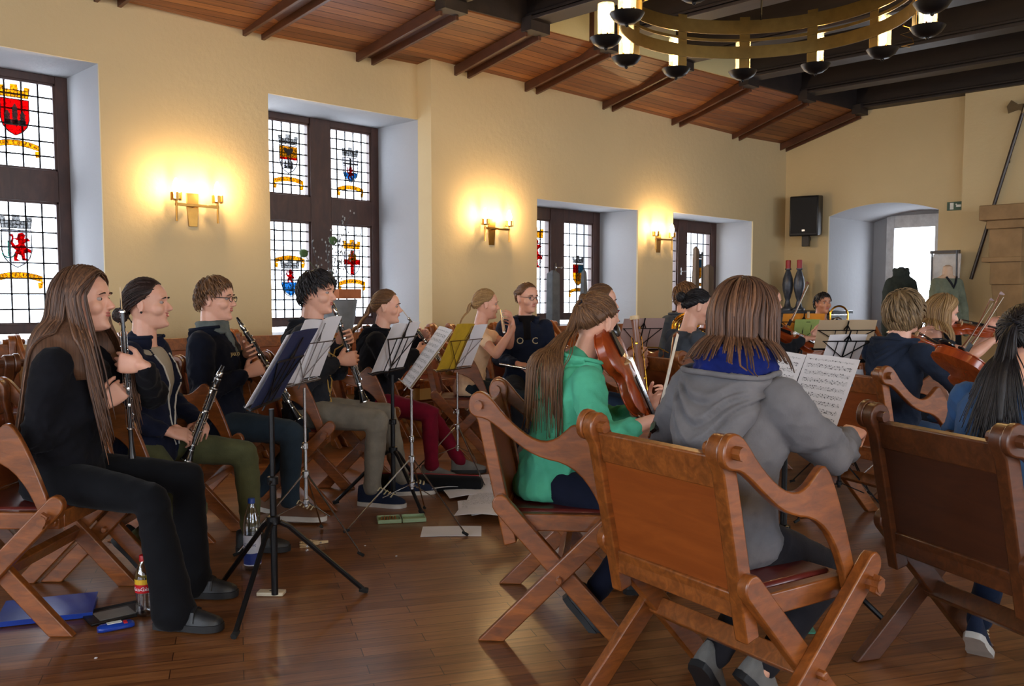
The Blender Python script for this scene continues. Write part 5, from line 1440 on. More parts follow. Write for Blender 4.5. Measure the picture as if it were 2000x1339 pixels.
# ---- sheets and stands
def sheet_uv(me):
    uv = me.uv_layers.new(name='UVMap')
    return uv
def page(name, label, cat, M, w, h, mat, bend=.01, group=None, th=.0012, mats2=None, nx=8):
    """a slightly bowed sheet: local x = width, y = height (0..h), front = +z"""
    v = []; uvs = []; ny = 5
    for j in range(ny):
        for i in range(nx):
            x = -w/2+w*i/(nx-1); y = h*j/(ny-1); v.append((x, y, bend*math.sin(math.pi*i/(nx-1))+min(.004, max(0, bend-.0021)*.5)*(1+math.sin(3*y/h+x*9)))); uvs.append((i/(nx-1), j/(ny-1)))
    nf = len(v); f = []
    for j in range(ny-1):
        for i in range(nx-1): f.append((j*nx+i, j*nx+i+1, (j+1)*nx+i+1, (j+1)*nx+i))
    f2 = [tuple(q+nf for q in reversed(k)) for k in f]; v2 = [(a, b_, c_-th) for a, b_, c_ in v]
    ed = [i for i in range(nx)]+[nx*(j+1)-1 for j in range(1, ny)]+[nx*(ny-1)+i for i in range(nx-2, -1, -1)]+[nx*j for j in range(ny-2, 0, -1)]
    f3 = [(ed[k], ed[(k+1)%len(ed)], ed[(k+1)%len(ed)]+nf, ed[k]+nf) for k in range(len(ed))]
    me = bpy.data.meshes.new(name); me.from_pydata(v+v2, [], f+f2+f3)
    mats = mat if isinstance(mat, (list, tuple)) else [mat, M_paper]
    for m in mats: me.materials.append(m)
    me.polygons.foreach_set('material_index', [0]*len(f)+[1]*(len(f2)+len(f3)))
    uv = me.uv_layers.new(name='UVMap'); allu = uvs+uvs
    for lp in me.loops: uv.data[lp.index].uv = allu[lp.vertex_index]
    o = bpy.data.objects.new(name, me); COL.objects.link(o); o.matrix_world = M
    if label: tag(o, label, cat, group)
    return o
def stand(base, yaw, hz, label, mat=M_blackmetal, lean=28, w=.48, hd=.30, legyaw=0, foot=.30, heavy=False, deskoff=(0, 0), polehue=None, hub=.33):
    """music stand; yaw = direction the desk faces (towards its reader). returns root and desk matrix maker"""
    base = Vector(base); r = thing('music_stand', label, 'music stand', base, math.radians(yaw), 'folding music stands')
    pr_ = .011 if heavy else .0075
    m_ = MB(); m_.tube([(0,0,.04 if heavy else hub-.16), (0,0,.62*hz)], pr_*1.25, 10); m_.tube([(0,0,.6*hz), (0,0,hz-.02)], pr_, 10); m_.build('pole', polehue or mat, r)
    m_ = MB(); m_.lathe([(pr_*1.2,.60*hz),(pr_*2,.605*hz),(pr_*2,.64*hz),(pr_*1.2,.645*hz)], n=12); m_.tube([(0,0,.62*hz),(0,.035,.62*hz)], .004, 6); m_.ell((0,.04,.62*hz), (.004,.012,.010)); m_.build('clamp', mat, r)
    m_ = MB(); m_.lathe([(pr_*1.2,hub-.02),(pr_*2.4,hub-.015),(pr_*2.4,hub+.015),(pr_*1.2,hub+.02)], n=12)
    if not heavy: m_.lathe([(pr_*1.2,hub-.15),(pr_*2,hub-.145),(pr_*2,hub-.125),(pr_*1.2,hub-.12)], n=12)
    m_.build('hub', mat, r)
    for k in range(3):
        a = math.radians(legyaw-yaw)+k*2*math.pi/3; d = V3((math.cos(a), math.sin(a), 0))
        m_ = MB(); e = d*foot+V3((0,0,.012))
        if heavy: m_.tube([d*.025+V3((0,0,hub-.01)), d*.06+V3((0,0,hub-.03)), e], .0105, 8)
        else:
            mid = d*foot*.45+V3((0,0,hub*.47)); m_.tube([d*.012+V3((0,0,hub)), e], .0042, 6); m_.tube([d*.012+V3((0,0,hub-.135)), mid], .0032, 6)
        lg = m_.build('leg', mat, r); m_ = MB(); m_.tube([e-V3((0,0,.0))+d*-.02+V3((0,0,.008)), e+d*.012-V3((0,0,.002))], [.012 if heavy else .008]*2, 8); m_.build('rubber_foot', M_rubber, lg)
    # desk: x toward reader; plane leaning back
    le = math.radians(lean); up = V3((-math.sin(le), 0, math.cos(le))); nrm = V3((math.cos(le), 0, math.sin(le))); lf = V3((0, 1, 0))
    D0 = V3((.02, 0, hz)); T = lambda a, b_, c_=0: D0+lf*a+up*b_+nrm*c_
    m_ = MB(); bt = .0045 if not heavy else .006
    m_.bar(T(-w/2, 0), T(w/2, 0), .010, .004, nrm); m_.bar(T(-w/2, 0, .018), T(w/2, 0, .018), .008, .004, nrm)
    for a in (-w/2, -.06, .06, w/2): m_.bar(T(a, 0, -.002), T(a, 0, .03), .006, .004, lf)
    m_.bar(T(0, -.03), T(0, hd), .013 if heavy else .008, .004, nrm)
    qk = 1.0 if heavy else .62
    m_.bar(T(-w/2*.96, hd*.68), T(w/2*.96, hd*.68), .008*qk, .004, nrm)
    for sg in (-1, 1): m_.bar(T(0, .03), T(sg*w/2*.93, hd*.68), .008*qk, .004, nrm); m_.bar(T(sg*w/2*.35, 0), T(sg*w*.18, hd*.68), .007*qk, .004, nrm)
    m_.bar(T(-.02, hd*.70), T(0, hd*.85), .007, .004, nrm); m_.bar(T(.02, hd*.70), T(0, hd*.85), .007, .004, nrm)
    m_.build('desk', polehue or mat, r)
    W = Matrix.Translation(base) @ Matrix.Rotation(math.radians(yaw), 4, 'Z')
    def onDesk(a=0, b_=.006, c_=.006, tilt=0):
        # sheet x axis = -lf (reader's left to right), y = up, z = nrm
        Rm = Matrix((( 0, up[0], nrm[0]), (1, up[1], nrm[1]), (0, up[2], nrm[2])))
        Rm = Matrix(np.stack([lf, up, nrm], 1).tolist())
        return W @ Matrix.Translation(Vector(T(a, b_, c_))) @ Rm.to_4x4() @ Matrix.Rotation(tilt, 4, 'Z')
    return r, onDesk
# ================================================================ PLACING
def rt(r, t): p = RT*r+FW*t; return p.x, p.y
DBG = []
def dbg(n, q, tgt=None):
    w = q.w(q.Hc); 
    v = Vector(w)-cam.location; cf = _fwd; cu = Vector((math.sin(PITCH)*.7071, math.sin(PITCH)*.7071, math.cos(PITCH)))
    z = v.dot(cf); x = 1000+F_PX*v.dot(RT)/z; y = 578+F_PX*math.tan(PITCH)-F_PX*v.dot(cu)/z
    print('HEAD %s px=(%.0f,%.0f) target=%s t=%.2f' % (n, x, y, tgt, v.dot(FW)))
def to_local(q_xyyaw, p):
    x, y, yaw = q_xyyaw; return rotz(-math.radians(yaw)) @ (V3(p)-V3((x, y, 0)))
K_navy = cloth('navy_cotton', (24, 28, 46)); K_black = cloth('black_jersey', (17, 17, 22)); K_char = cloth('charcoal_jersey', (36, 38, 44)); K_grey = cloth('grey_wool', (108, 106, 108), .18); K_green = cloth('sea_green_cotton', (84, 178, 142), .12)
K_blackjean = cloth('black_trousers', (14, 15, 19)); K_olive = cloth('olive_denim', (84, 86, 58)); K_dkjean = cloth('dark_denim', (40, 52, 62)); K_gjean = cloth('grey_denim', (128, 121, 108)); K_maroon = cloth('maroon_trousers', (112, 16, 38)); K_jean = cloth('blue_denim', (44, 62, 86)); K_peach = cloth('peach_cotton', (255, 222, 184), .05)
K_white = cloth('white_cotton', (210, 206, 196), .08); K_taupe = cloth('taupe_cotton', (168, 158, 140), .1); K_blue = cloth('blue_knit', (62, 96, 142), .15); K_slate = cloth('slate_cotton', (72, 78, 86)); K_scarfblue = cloth('royal_blue_wool', (18, 30, 92), .4, weave=60); K_scarfgrey = cloth('grey_check_scarf', (98, 104, 100), .4, weave=60)
M_shoeblack = plain('black_leather_shoe', (24, 24, 26), .5, 0, .2, 12, .1, .0); M_shoenavy = cloth('navy_suede', (30, 38, 58)); M_shoegrey = cloth('grey_suede', (112, 110, 106)); M_shoebrown = plain('brown_leather_shoe', (96, 62, 36), .5)
M_solew = plain('white_rubber_sole', (196, 190, 180), .6); M_soleb = plain('black_rubber_sole', (22, 22, 24), .6); M_laces = plain('cream_laces', (214, 200, 160), .8)
SH_black = dict(kind='strap', mat=M_shoeblack, sole=M_soleb); SH_navy = dict(mat=M_shoenavy, sole=M_solew, lace=M_laces); SH_grey = dict(mat=M_shoegrey, sole=M_soleb); SH_brown = dict(mat=M_shoebrown, sole=M_solew, lace=M_laces)
G_ch = 'wooden folding armchairs of the orchestra'

# ---- 1 long-haired girl with oboe, far left -----------------------------------------
x, y = rt(-1.80, 3.45)
chair(x, y, -45, 'folding wooden armchair nearest the left edge, under the long-haired girl with the oboe', G_ch)
x, y = rt(-1.73, 3.45)
q = person(x, y, -45, 'girl in black with very long brown hair and black trousers, holding an oboe upright', 1.0, lean=7, head=(0, -2, 0),
    R=dict(pos=(.165, -.035, .80), d=(.75, .1, .65), n=(-.1, 1, .1), curl=(70, 75, 45), pole=(-.8, -.6, -1), thumb=(.9, .3)),
    L=dict(pos=(.335, -.03, .955), d=(-1, -.05, .12), n=(.1, 1, 0), curl=(45, 60, 40), pole=(.2, .9, -1), thumb=(.7, .4)),
    fr=dict(pos=(.49, -.22, .085), yaw=-6), fl=dict(pos=(.43, .13, .085), yaw=2), top='coat', topmat=K_black, pants=K_blackjean, bell=1.0, shoes=SH_black, voxel=.0042,
    hair=dict(style='long', mat=H_brown, n=1300, length=.62, width=.0048, thick=.016, seed=3, drift=(-.03, 0, 0), fd=.16, cutz=.88), brow=H_mid, topfat=1.15)
dbg('1', q, (165, 590))
woodwind(q.w((.235, .0, 1.255)), q.w((.262, .0, .595)), 'oboe held upright in front of the face of the long-haired girl at the left', 'oboe', spin=math.pi)

# ---- 2 girl with navy hoodie, clarinet in her lap
x, y = rt(-1.68, 4.12)
chair(x-.02, y, -45, 'folding wooden armchair under the girl in olive trousers, second from the left', G_ch)
q = person(x, y, -45, 'smiling girl in an open navy hoodie and olive trousers with a clarinet in her lap', .97, lean=-1, head=(6, -2, 0),
    R=dict(pos=(.13, -.13, .62), d=(.85, .45, -.25), n=(-.2, .5, -.6), curl=(35, 45, 30), pole=(-.6, -.7, -1)),
    L=dict(pos=(.20, .15, .62), d=(.3, -.9, -.15), n=(-.2, -.2, -.9), curl=(45, 50, 30), pole=(-.4, .7, -1)),
    fl=dict(pos=(.44, .10, .085), yaw=5), fr=dict(pos=(-.02, -.12, .13), yaw=0, pitch=45), top='open', topmat=K_navy, under=K_taupe, trim=K_white, pants=K_olive, shoes=SH_black, voxel=.0045, neckfold=.075,
    hair=dict(style='tie', mat=H_dark, n=300, tie=(-.85, 0, -.35), tail=('bun', .035), width=.004, thick=.009), smile=1.0, bust=1.4, brow=H_black, hood=.85)
dbg('2', q, (278, 590))
q2 = q
woodwind(q.w((.345, .03, .90)), q.w((.195, -.05, .47)), 'clarinet slanting across the lap of the girl in olive trousers', 'clarinet', spin=1.0)
m_ = MB(); m_.ell(V3(q.Hc)+q.RH @ V3((-.006, -.088, -.036)), .0055); m_.build('ear_stud', M_iron, q.root)

# ---- 3 boy with glasses
x, y = rt(-1.60, 4.9)
chair(x, y, -45, 'folding wooden armchair under the boy with glasses and grey scarf', G_ch)
q = person(x+.0, y, -45, 'boy with glasses and a grey scarf in a dark jacket holding a clarinet', 1.0, lean=-4, head=(-3, 2, 0), female=False,
    R=dict(pos=(.16, -.07, .80), d=(.75, .5, .35), n=(-.3, .85, -.2), curl=(45, 50, 35), pole=(-.5, -.6, -1)),
    L=dict(pos=(.12, .09, .90), d=(.75, -.6, .25), n=(-.3, -.8, -.2), curl=(40, 45, 30), pole=(-.3, .8, -1)),
    fr=dict(pos=(.40, -.10, .10), yaw=-6), fl=dict(pos=(.16, .14, .10), yaw=10, pitch=15), top='coat', topmat=cloth('dark_navy_softshell', (17, 21, 34)), pants=K_dkjean, shoes=SH_brown, voxel=.005,
    hair=dict(style='short', mat=H_mid, n=460, length=.036, width=.0040, thick=.012, fringe=False), brow=H_mid, hood=.7, topfat=1.2)
dbg('3', q, (417, 588)); glasses(q)
m_ = MB()
for k in range(3): m_.tube([q.NB+q.up*(.005+.022*k)+V3(q.lv)*.078*math.sin(a)+V3(q.fv)*(.072*math.cos(a)+.004) for a in np.linspace(0, 2*math.pi, 18)], .021, 8, flat=.8)
m_.tube([q.NB+q.fv*.075+q.up*.02, q.NB+q.fv*.10-q.up*.06, q.NB+q.fv*.12-q.up*.16+q.lv*.01], [.026, .03, .022], 8, flat=.6)
m2 = remesh(m_, .008, 3); v = coords_of(m2); set_coords(m2, v+normals_of(m2)*folds(v, .010, 50, 4)[:, None]); link_mesh('scarf', m2, K_scarfgrey, q.root)
add_text('jacket_lettering', 'JAKO', .028, plain('beige_print', (190, 170, 120), .7), q.root, tuple(q.P0+q.up*.36+q.fv*.140+q.lv*-.07), frame_xz((-.35, 1, 0), (1, .35, .15)) if False else np.stack([unit((.45, .89, 0)), unit(np.cross(unit((.89, -.45, .1)), unit((.45, .89, 0)))), unit((.89, -.45, .1))], 1))
woodwind(q.w((.105, .0, 1.105)), q.w((.43, .02, .545)), 'clarinet held slanting by the boy with glasses', 'clarinet', spin=2.6)

# ---- 4 boy with black hair, sneakers
x, y = rt(-1.22, 5.35)
chair(x, y, -45, 'folding wooden armchair under the black-haired boy in grey jeans', G_ch)
q = person(x, y, -45, 'black-haired boy in an open charcoal hoodie, white shirt and grey jeans', 1.05, lean=3, head=(-12, 4, 0), female=False,
    R=dict(pos=(.19, -.06, .84), d=(.85, .4, .1), n=(-.3, .9, -.1), curl=(45, 50, 35), pole=(-.5, -.7, -1)),
    L=dict(pos=(.17, .10, .96), d=(.8, -.5, .2), n=(-.3, -.8, -.1), curl=(45, 50, 35), pole=(-.3, .8, -1)),
    fr=dict(pos=(.40, -.15, .085), yaw=-15), fl=dict(pos=(.54, .14, .085), yaw=12), top='open', topmat=K_char, under=K_white, trim=cloth('ochre_cord', (188, 150, 84)), neckfold=.085, pants=K_gjean, shoes=SH_navy, voxel=.005,
    hair=dict(style='short', mat=H_black, n=520, length=.050, width=.0044, thick=.018, fringe=True), brow=H_black, hood=.9, smile=.6)
dbg('4', q, (622, 575))
woodwind(q.w((.135, .0, 1.245)) if False else q.w((.155, .0, 1.19)), q.w((.34, .0, .59)), 'clarinet pointing down between the knees of the black-haired boy', 'clarinet', spin=2.8)

# ---- 5 ponytail girl in maroon trousers
x, y = rt(-.93, 6.0)
chair(x, y, -45, 'folding wooden armchair under the girl in maroon trousers', G_ch)
q = person(x, y, -45, 'girl with a brown ponytail, black hoodie and maroon trousers', .93, lean=7, head=(0, 2, 0),
    R=dict(pos=(.30, -.06, .86), d=(.8, .5, .1), n=(0, .9, -.2), pole=(-.5, -.6, -1)), L=dict(pos=(.30, .10, .96), d=(.7, -.6, .1), n=(0, -.8, -.2), pole=(-.3, .8, -1)),
    fr=dict(pos=(.40, -.12, .085), yaw=-5), fl=dict(pos=(.58, .12, .085), yaw=5), top='hoodie', topmat=K_black, pants=K_maroon, shoes=SH_grey, voxel=.0055, topfat=1.4,
    hair=dict(style='tie', mat=H_mid, n=280, tie=(-.97, 0, .12), tail=('tail', .40, (-.45, 0, -.7), .085, 0, 260), width=.0042, thick=.012), hood=.9)
dbg('5', q, (757, 600))
woodwind(q.w((.135, .0, 1.11)) if False else q.w((.20, .0, 1.13)), q.w((.50, .0, .72)), 'dark woodwind at the lips of the girl in maroon trousers', 'oboe')

# ---- 6 blonde girl in peach with a flute
x, y = rt(-.33, 6.95)
chair(x, y, -45, 'folding wooden armchair under the blonde flute player in the peach shirt', G_ch)
q = person(x, y, -45, 'blonde girl in a peach short-sleeved shirt playing the flute', .95, lean=10, head=(8, 4, 0),
    R=dict(pos=(.34, -.26, .98), d=(-.1, .9, .4), n=(-.9, 0, .3), pole=(-.2, -.5, -1), curl=(30, 40, 30)), L=dict(pos=(.33, .02, 1.02), d=(-.1, -.8, .5), n=(-.9, 0, 0), pole=(.3, .6, -1), curl=(30, 40, 30)),
    fr=dict(pos=(.50, -.10, .085)), fl=dict(pos=(.44, .12, .085)), top='fitted', sleeves='tee', topmat=K_peach, pants=K_dkjean, shoes=SH_grey, voxel=.0055, bust=1.0,
    hair=dict(style='tie', mat=H_blond, n=280, tie=(-.98, 0, -.05), tail=('tail', .20, (-.8, 0, -.4), .02), width=.0042, thick=.012), brow=H_blond)
dbg('6', q, (950, 598))
flute(q.w(V3(q.Hc)+V3((.108, .06, -.055))), q.w(V3(q.Hc)+V3((.14, -.50, -.20))), 'silver flute played by the blonde girl in the peach shirt')

# ---- 7 girl with glasses in dark hoodie
x, y = rt(.10, 7.3)
chair(x, y, -122, 'folding wooden armchair under the girl with glasses facing the room', G_ch)
q = person(x, y, -125, 'girl with glasses and a dark navy hoodie sitting with a flute in her lap', 1.0, lean=2, head=(28, 3, 0),
    R=dict(pos=(.30, -.12, .70), d=(.5, .75, -.35), n=(-.2, .4, -.8), curl=(35, 40, 30)), L=dict(pos=(.32, .12, .66), d=(.5, -.8, -.3), n=(-.2, -.4, -.8), curl=(35, 40, 30)),
    top='coat', topmat=cloth('navy_hoodie_fleece', (30, 38, 58)), pants=K_char, shoes=SH_grey, voxel=.0055, hair=dict(style='tie', mat=H_mid, n=260, tie=(-.95, 0, .2), tail=('bun', .03), width=.0042, thick=.009), hood=.9, topfat=1.2)
dbg('7', q, (1030, 590)); glasses(q)
flute(q.w((.37, -.26, .70)), q.w((.42, .30, .60)), 'silver flute lying across the lap of the girl with glasses')
M_print = plain('cream_print', (206, 196, 160), .7)
for sy, ch_ in ((.055, 'C'), (-.065, 'O')):
    add_text('hoodie_lettering', ch_, .075, M_print, q.root, tuple(q.P0+q.up*.33+q.fv*.150+q.lv*sy), np.stack([q.lv, q.up, q.fv], 1), .002)
m_ = MB(); m_.tube([q.NB+q.up*.02+V3(q.lv)*.07*math.sin(a)+V3(q.fv)*.064*math.cos(a) for a in np.linspace(0, 2*math.pi, 18)], .026, 8); m_.tube([q.NB+q.fv*.07, q.NB+q.fv*.12-q.up*.15], [.035, .03], 8); link_mesh('scarf', remesh(m_, .009, 3), K_black, q.root)

# ---- 8 green hoodie, ponytail
x, y = 2.52, 2.32
chair(2.58, 2.25, -51, 'folding wooden armchair under the girl in the green hoodie', G_ch)
q = person(x, y, -38, 'girl in a sea-green hoodie with a long brown ponytail holding a viola', .92, lean=16, twist=4, head=(30, 12, 0),
    L=dict(pos=(.40, .06, .78), d=(.65, -.45, .55), n=(-.2, -.7, .5), pole=(-.1, .5, -1), curl=(50, 55, 40)), R=dict(pos=(.34, -.26, .78), d=(.8, .3, -.2), n=(0, .2, -1), pole=(-.4, -.6, -1), curl=(40, 40, 30)),
    fr=dict(pos=(.12, -.20, .11), yaw=-20, pitch=48), fl=dict(pos=(.40, .14, .085)), top='hoodie', topmat=K_green, sleeves='three', pants=cloth('dark_indigo_denim', (20, 24, 40)), shoes=SH_black, voxel=.0045,
    hair=dict(style='tie', mat=H_mid, n=420, tie=(-.86, .10, .50), tail=('tail', .60, (-.38, .12, -.8), .045, 0, 260), width=.0042, thick=.012, drift=(0, 0, 0)), hood=1.0, brow=H_mid)
dbg('8', q, (1175, 632)); q8 = q
violin(q.w((.285, .0, .93)), q.wd((.35, -.10, -.93)) if False else q.wd((.45, .12, -.80)), q.wd((.75, -.5, .35)), 'viola held upright on the knee of the girl in green', 1.08, 'viola')
m_ = MB(); W_ = q.hands['L']['W']; E_ = q.hands['L']['E']; fd = unit(W_-E_); m_.lathe([(.028,-.008),(.031,-.006),(.031,.006),(.028,.008)], W_-fd*.04, frame_z(fd), 16); m_.build('bracelet', M_silver, q.root)

# ---- 9 grey hooded jacket, blue scarf
x, y = 2.29, 1.41
chair(2.30, 1.38, -12, 'large folding wooden armchair in the foreground under the girl in the grey jacket', G_ch)
q = person(x, y, -8, 'girl in a grey hooded jacket and royal blue scarf, long brown hair, from behind', .93, lean=2, twist=6, side=-3, head=(14, 6, 0),
    R=dict(pos=(.42, -.14, .78), d=(.8, .3, .2), n=(0, .3, -1), pole=(-.6, -.8, -1), curl=(50, 50, 30)), L=dict(pos=(.22, .33, .62), d=(.75, .2, .3), n=(0, -.5, -.8), pole=(-.3, .8, -1), curl=(50, 50, 30)),
    fr=dict(pos=(.12, -.06, .10), yaw=-10, pitch=45), fl=dict(pos=(.02, .05, .12), yaw=10, pitch=52), top='hoodie', topmat=K_grey, pants=cloth('dark_grey_trousers', (34, 32, 36)), shoes=SH_grey, voxel=.0045, topfat=1.7,
    hair=dict(style='long', mat=H_brown, n=620, length=.21, width=.0046, thick=.015, seed=9, flick=.15), hood=1.35, brow=H_mid)
dbg('9', q, (1455, 612)); q9 = q
m_ = MB()
for k in range(3): m_.tube([q.NB+q.up*(.015+.028*k)+V3(q.lv)*(.098-.006*k)*math.sin(a)+V3(q.fv)*(.088*math.cos(a)-.008) for a in np.linspace(0, 2*math.pi, 22)], .030, 9)
m2 = remesh(m_, .007, 2); v = coords_of(m2); set_coords(m2, v+normals_of(m2)*folds(v, .008, 90, 8)[:, None]); link_mesh('scarf', m2, K_scarfblue, q.root)
p_ = P3(1322, 650, 3.28); p2_ = P3(1277, 850, 2.75); bow(p2_, p_, 'violin bow held upright between the green and the grey girl', (.7, .7, .2))

# ---- 10 horn boy
x, y = rt(1.54, 8.2)
chair(x, y, -95, 'folding wooden armchair under the boy with the french horn', G_ch)
q = person(x, y, -100, 'boy in a blue-grey hoodie holding a golden french horn', 1.02, lean=2, head=(32, -2, 0), female=False, L=dict(pos=(.28, .05, .84), d=(.7, -.5, .3), n=(-.3, -.8, 0)), R=dict(pos=(.25, -.12, .72), d=(.6, .6, .2), n=(0, .8, 0)),
    top='open', topmat=K_slate, under=K_taupe, neckfold=.08, pants=K_jean, shoes=SH_grey, voxel=.006, hair=dict(style='short', mat=H_mid, n=260, length=.05, width=.005, thick=.014, fringe=False), sk=SK_A, brow=H_mid, hood=.8)
dbg('10', q, (1340, 573))
french_horn(P3(1347, 640, 7.75), (-.75, -.6, .2), 'golden french horn in the hands of the boy in the blue-grey hoodie')

# ---- 11 girl with a bun, grey top
x, y = rt(1.11, 6.0)
chair(rt(1.22, 5.95)[0], rt(1.22, 5.95)[1], -20, 'folding wooden armchair under the girl with the dark bun', G_ch)
q = person(x, y, -25, 'girl with a dark bun and a grey top from behind', .95, lean=8, head=(-15, 18, 0), L=dict(pos=(.35, .1, .95)), R=dict(pos=(.34, -.12, .8)),
    top='fitted', topmat=K_slate, pants=K_dkjean, shoes=SH_grey, voxel=.006, hair=dict(style='tie', mat=H_black, n=240, tie=(-.95, 0, .15), tail=('bun', .035), width=.0045, thick=.009), bust=.5)
dbg('11', q, (1392, 620))
violin(q.w((.36, .05, .96)), q.wd((.8, .35, -.3)), q.wd((-.2, -.2, .9)), 'violin of the girl with the dark bun')

# ---- 12 trombone player far back
x, y = rt(3.24, 9.6)
chair(x, y, -125, 'folding wooden armchair under the trombone player', G_ch)
q = person(x, y, -125, 'dark-haired smiling man in black behind the orange folder with a trombone', .93, lean=10, side=0, head=(6, 0, 0), female=False, sk=SK_B, L=dict(pos=(.3, .1, .8)), top='coat', topmat=K_black, pants=K_blackjean, voxel=.0065, smile=1,
    hair=dict(style='short', mat=H_black, n=240, length=.035, width=.005, thick=.010), brow=H_black)
dbg('12', q, (1603, 598))
p_ = P3(1638, 612, 7.8); trombone((p_.x, p_.y, p_.z-.11), rotz(math.radians(-45)), 'trombone of the man in black, its bow-shaped tuning slide raised')

# ---- 13 fair-haired boy in navy hoodie with violin
x, y = rt(2.0, 4.75)
chair(x-.02, y-.01, -22, 'folding wooden armchair under the fair-haired boy in the navy hoodie', G_ch)
q = person(x, y, -22, 'boy with thick ash-blond hair and a navy hoodie playing the violin', .91, lean=6, head=(-6, 2, 0), female=False,
    L=dict(pos=(.34, .18, .93), d=(.4, -.2, .9), n=(.4, -.9, 0), pole=(.1, .3, -1)), R=dict(pos=(.34, -.28, .80), d=(.9, .2, .2), n=(0, .2, -1), pole=(-.3, -.8, -.8)), top='hoodie', topmat=cloth('navy_hoodie_jersey', (34, 42, 58)), pants=K_jean, shoes=SH_grey, voxel=.0055,
    hair=dict(style='short', mat=H_ash, n=520, length=.085, width=.0052, thick=.026, fringe=True, hl=[(0, 50), (35, 52), (55, 66), (72, 96), (95, 112), (118, 122), (150, 128), (180, 130)]), hood=1.0, brow=H_ash)
dbg('13', q, (1768, 615))
violin(q.w((.27, .10, .98)), q.wd((.85, .25, -.18)), q.wd((-.05, -.35, .9)), 'violin of the fair-haired boy in the navy hoodie')
# ---- 14 blonde girl playing violin
x, y = rt(2.56, 5.6)
chair(x, y, -60, 'folding wooden armchair under the blonde violinist', G_ch)
q = person(x, y, -62, 'blonde girl with straight hair looking down while playing the violin', .90, lean=6, head=(8, 14, 0),
    L=dict(pos=(.38, .10, .98), d=(.3, -.2, .9), n=(.4, -.9, 0), pole=(.1, .3, -1)), R=dict(pos=(.36, -.14, .96), d=(.9, .1, .1), n=(0, .2, -1), pole=(-.3, -.9, -.4)), top='fitted', sleeves='tee', topmat=K_char, pants=K_jean, shoes=SH_grey, voxel=.0055, bust=.8,
    hair=dict(style='long', mat=H_blond, n=300, length=.30, width=.0046, thick=.012, seed=14), brow=H_blond)
dbg('14', q, (1842, 618))
violin(q.w((.24, .06, 1.02)), q.wd((.9, .15, -.12)), q.wd((.0, -.3, .95)), 'violin under the chin of the blonde girl, lifted level')
pA = P3(1868, 700, 5.2); pB = P3(1938, 585, 5.1); bow(pA, pB, 'violin bow raised by the blonde violinist, left of the two raised bows')
pA = P3(1886, 692, 4.4); pB = P3(1958, 573, 4.3); bow(pA, pB, 'violin bow raised to the right of the two raised bows')
# ---- 15 blue sweater, right edge
x, y = rt(1.70, 2.72)
chair(3.03, .84, -27, 'dark folding wooden armchair in the right foreground under the girl in the blue sweater', G_ch, dark=True)
x, y = 2.99, .93
q = person(x, y, -18, 'girl in a blue sweater with a long black ponytail at the right edge', .88, lean=19, head=(14, 12, 0),
    L=dict(pos=(.34, .16, .88), d=(.5, -.2, .8), n=(.4, -.9, 0), pole=(.0, .6, -1)), R=dict(pos=(.30, -.30, .80), d=(.9, .2, .2), n=(0, .2, -1), pole=(-.3, -.9, -.6)), fl=dict(pos=(.16, .10, .13), yaw=25, pitch=35), fr=dict(pos=(.4, -.1, .085)),
    top='fitted', topmat=K_blue, pants=cloth('dark_blue_denim', (22, 32, 52)), shoes=SH_navy, voxel=.005, bust=.5,
    hair=dict(style='tie', mat=H_black, n=380, tie=(-.95, .0, .22), tail=('tail', .40, (-.8, 0, -.3), .075, 0, 360), width=.0048, thick=.014), brow=H_black)
dbg('15', q, (1990, 665))
p_ = P3(1890, 730, 3.3)
violin(p_, q.wd((.75, .3, -.45)), q.wd((-.1, -.3, .9)), 'violin of the girl in the blue sweater')
# ---- 16 violinist hidden behind the grey girl
x, y = rt(1.78, 6.6)
chair(x, y, -50, 'folding wooden armchair of the violinist behind the grey girl', G_ch)
q = person(x, y, -50, 'violinist in grey behind the grey girl, only arm and violin in view', .97, lean=5, head=(10, 8, 0), L=dict(pos=(.44, .10, .90), d=(.4, -.2, .9), n=(.4, -.9, 0), pole=(.1, .3, -1)), R=dict(pos=(.30, -.22, .92), d=(.9, .1, .1), n=(0, .2, -1), pole=(-.3, -.8, -.6)),
    top='fitted', topmat=K_char, pants=K_dkjean, voxel=.007, hair=dict(style='tie', mat=H_mid, n=180, tie=(-.95, 0, .1), tail=('bun', .03), width=.005))
dbg('16', q, (1500, 600))
violin(P3(1553, 662, 6.5), q.wd((.9, .3, -.35)), q.wd((.1, -.6, .8)), 'violin with its scroll to the right beside the grey girl\'s hair')
bow(P3(1538, 640, 6.3), P3(1577, 552, 6.2), 'violin bow slanting up beside the candlesticks')
# ---- 17 player behind the green girl
x, y = rt(.50, 5.95)
chair(rt(.72, 5.85)[0], rt(.72, 5.85)[1], -40, 'folding wooden armchair whose post and arm rise right of the green girl', G_ch)
q = person(x, y, -52, 'person in a dark shirt with bare arms behind the green girl, mostly hidden', .97, lean=6, head=(0, 4, 0), R=dict(pos=(.30, -.12, .78), d=(.7, .5, 0), n=(0, .8, 0), pole=(-.2, -.4, -1)), L=dict(pos=(.3, .1, .85), d=(.7, -.5, 0), n=(0, -.8, 0)),
    top='fitted', sleeves='tee', topmat=K_char, pants=K_jean, shoes=SH_grey, voxel=.0065, hair=dict(style='tie', mat=H_mid, n=200, tie=(-.95, 0, .1), tail=('bun', .03), width=.005))
dbg('17', q, (1205, 610))
A_, B_ = V3(P3(1239, 618, 5.5)), V3(P3(1262, 815, 5.4)); L_ = np.linalg.norm(A_-B_)
bs_ = inst_root('bassoon', 'bassoon with a pale bell ring rising right of the green girl\'s face', B_, frame_z(A_-B_), 'bassoon')
M_maple = wood('bassoon_maple', (96, 46, 20), (140, 78, 36), (20, 20, 3), .3, .4)
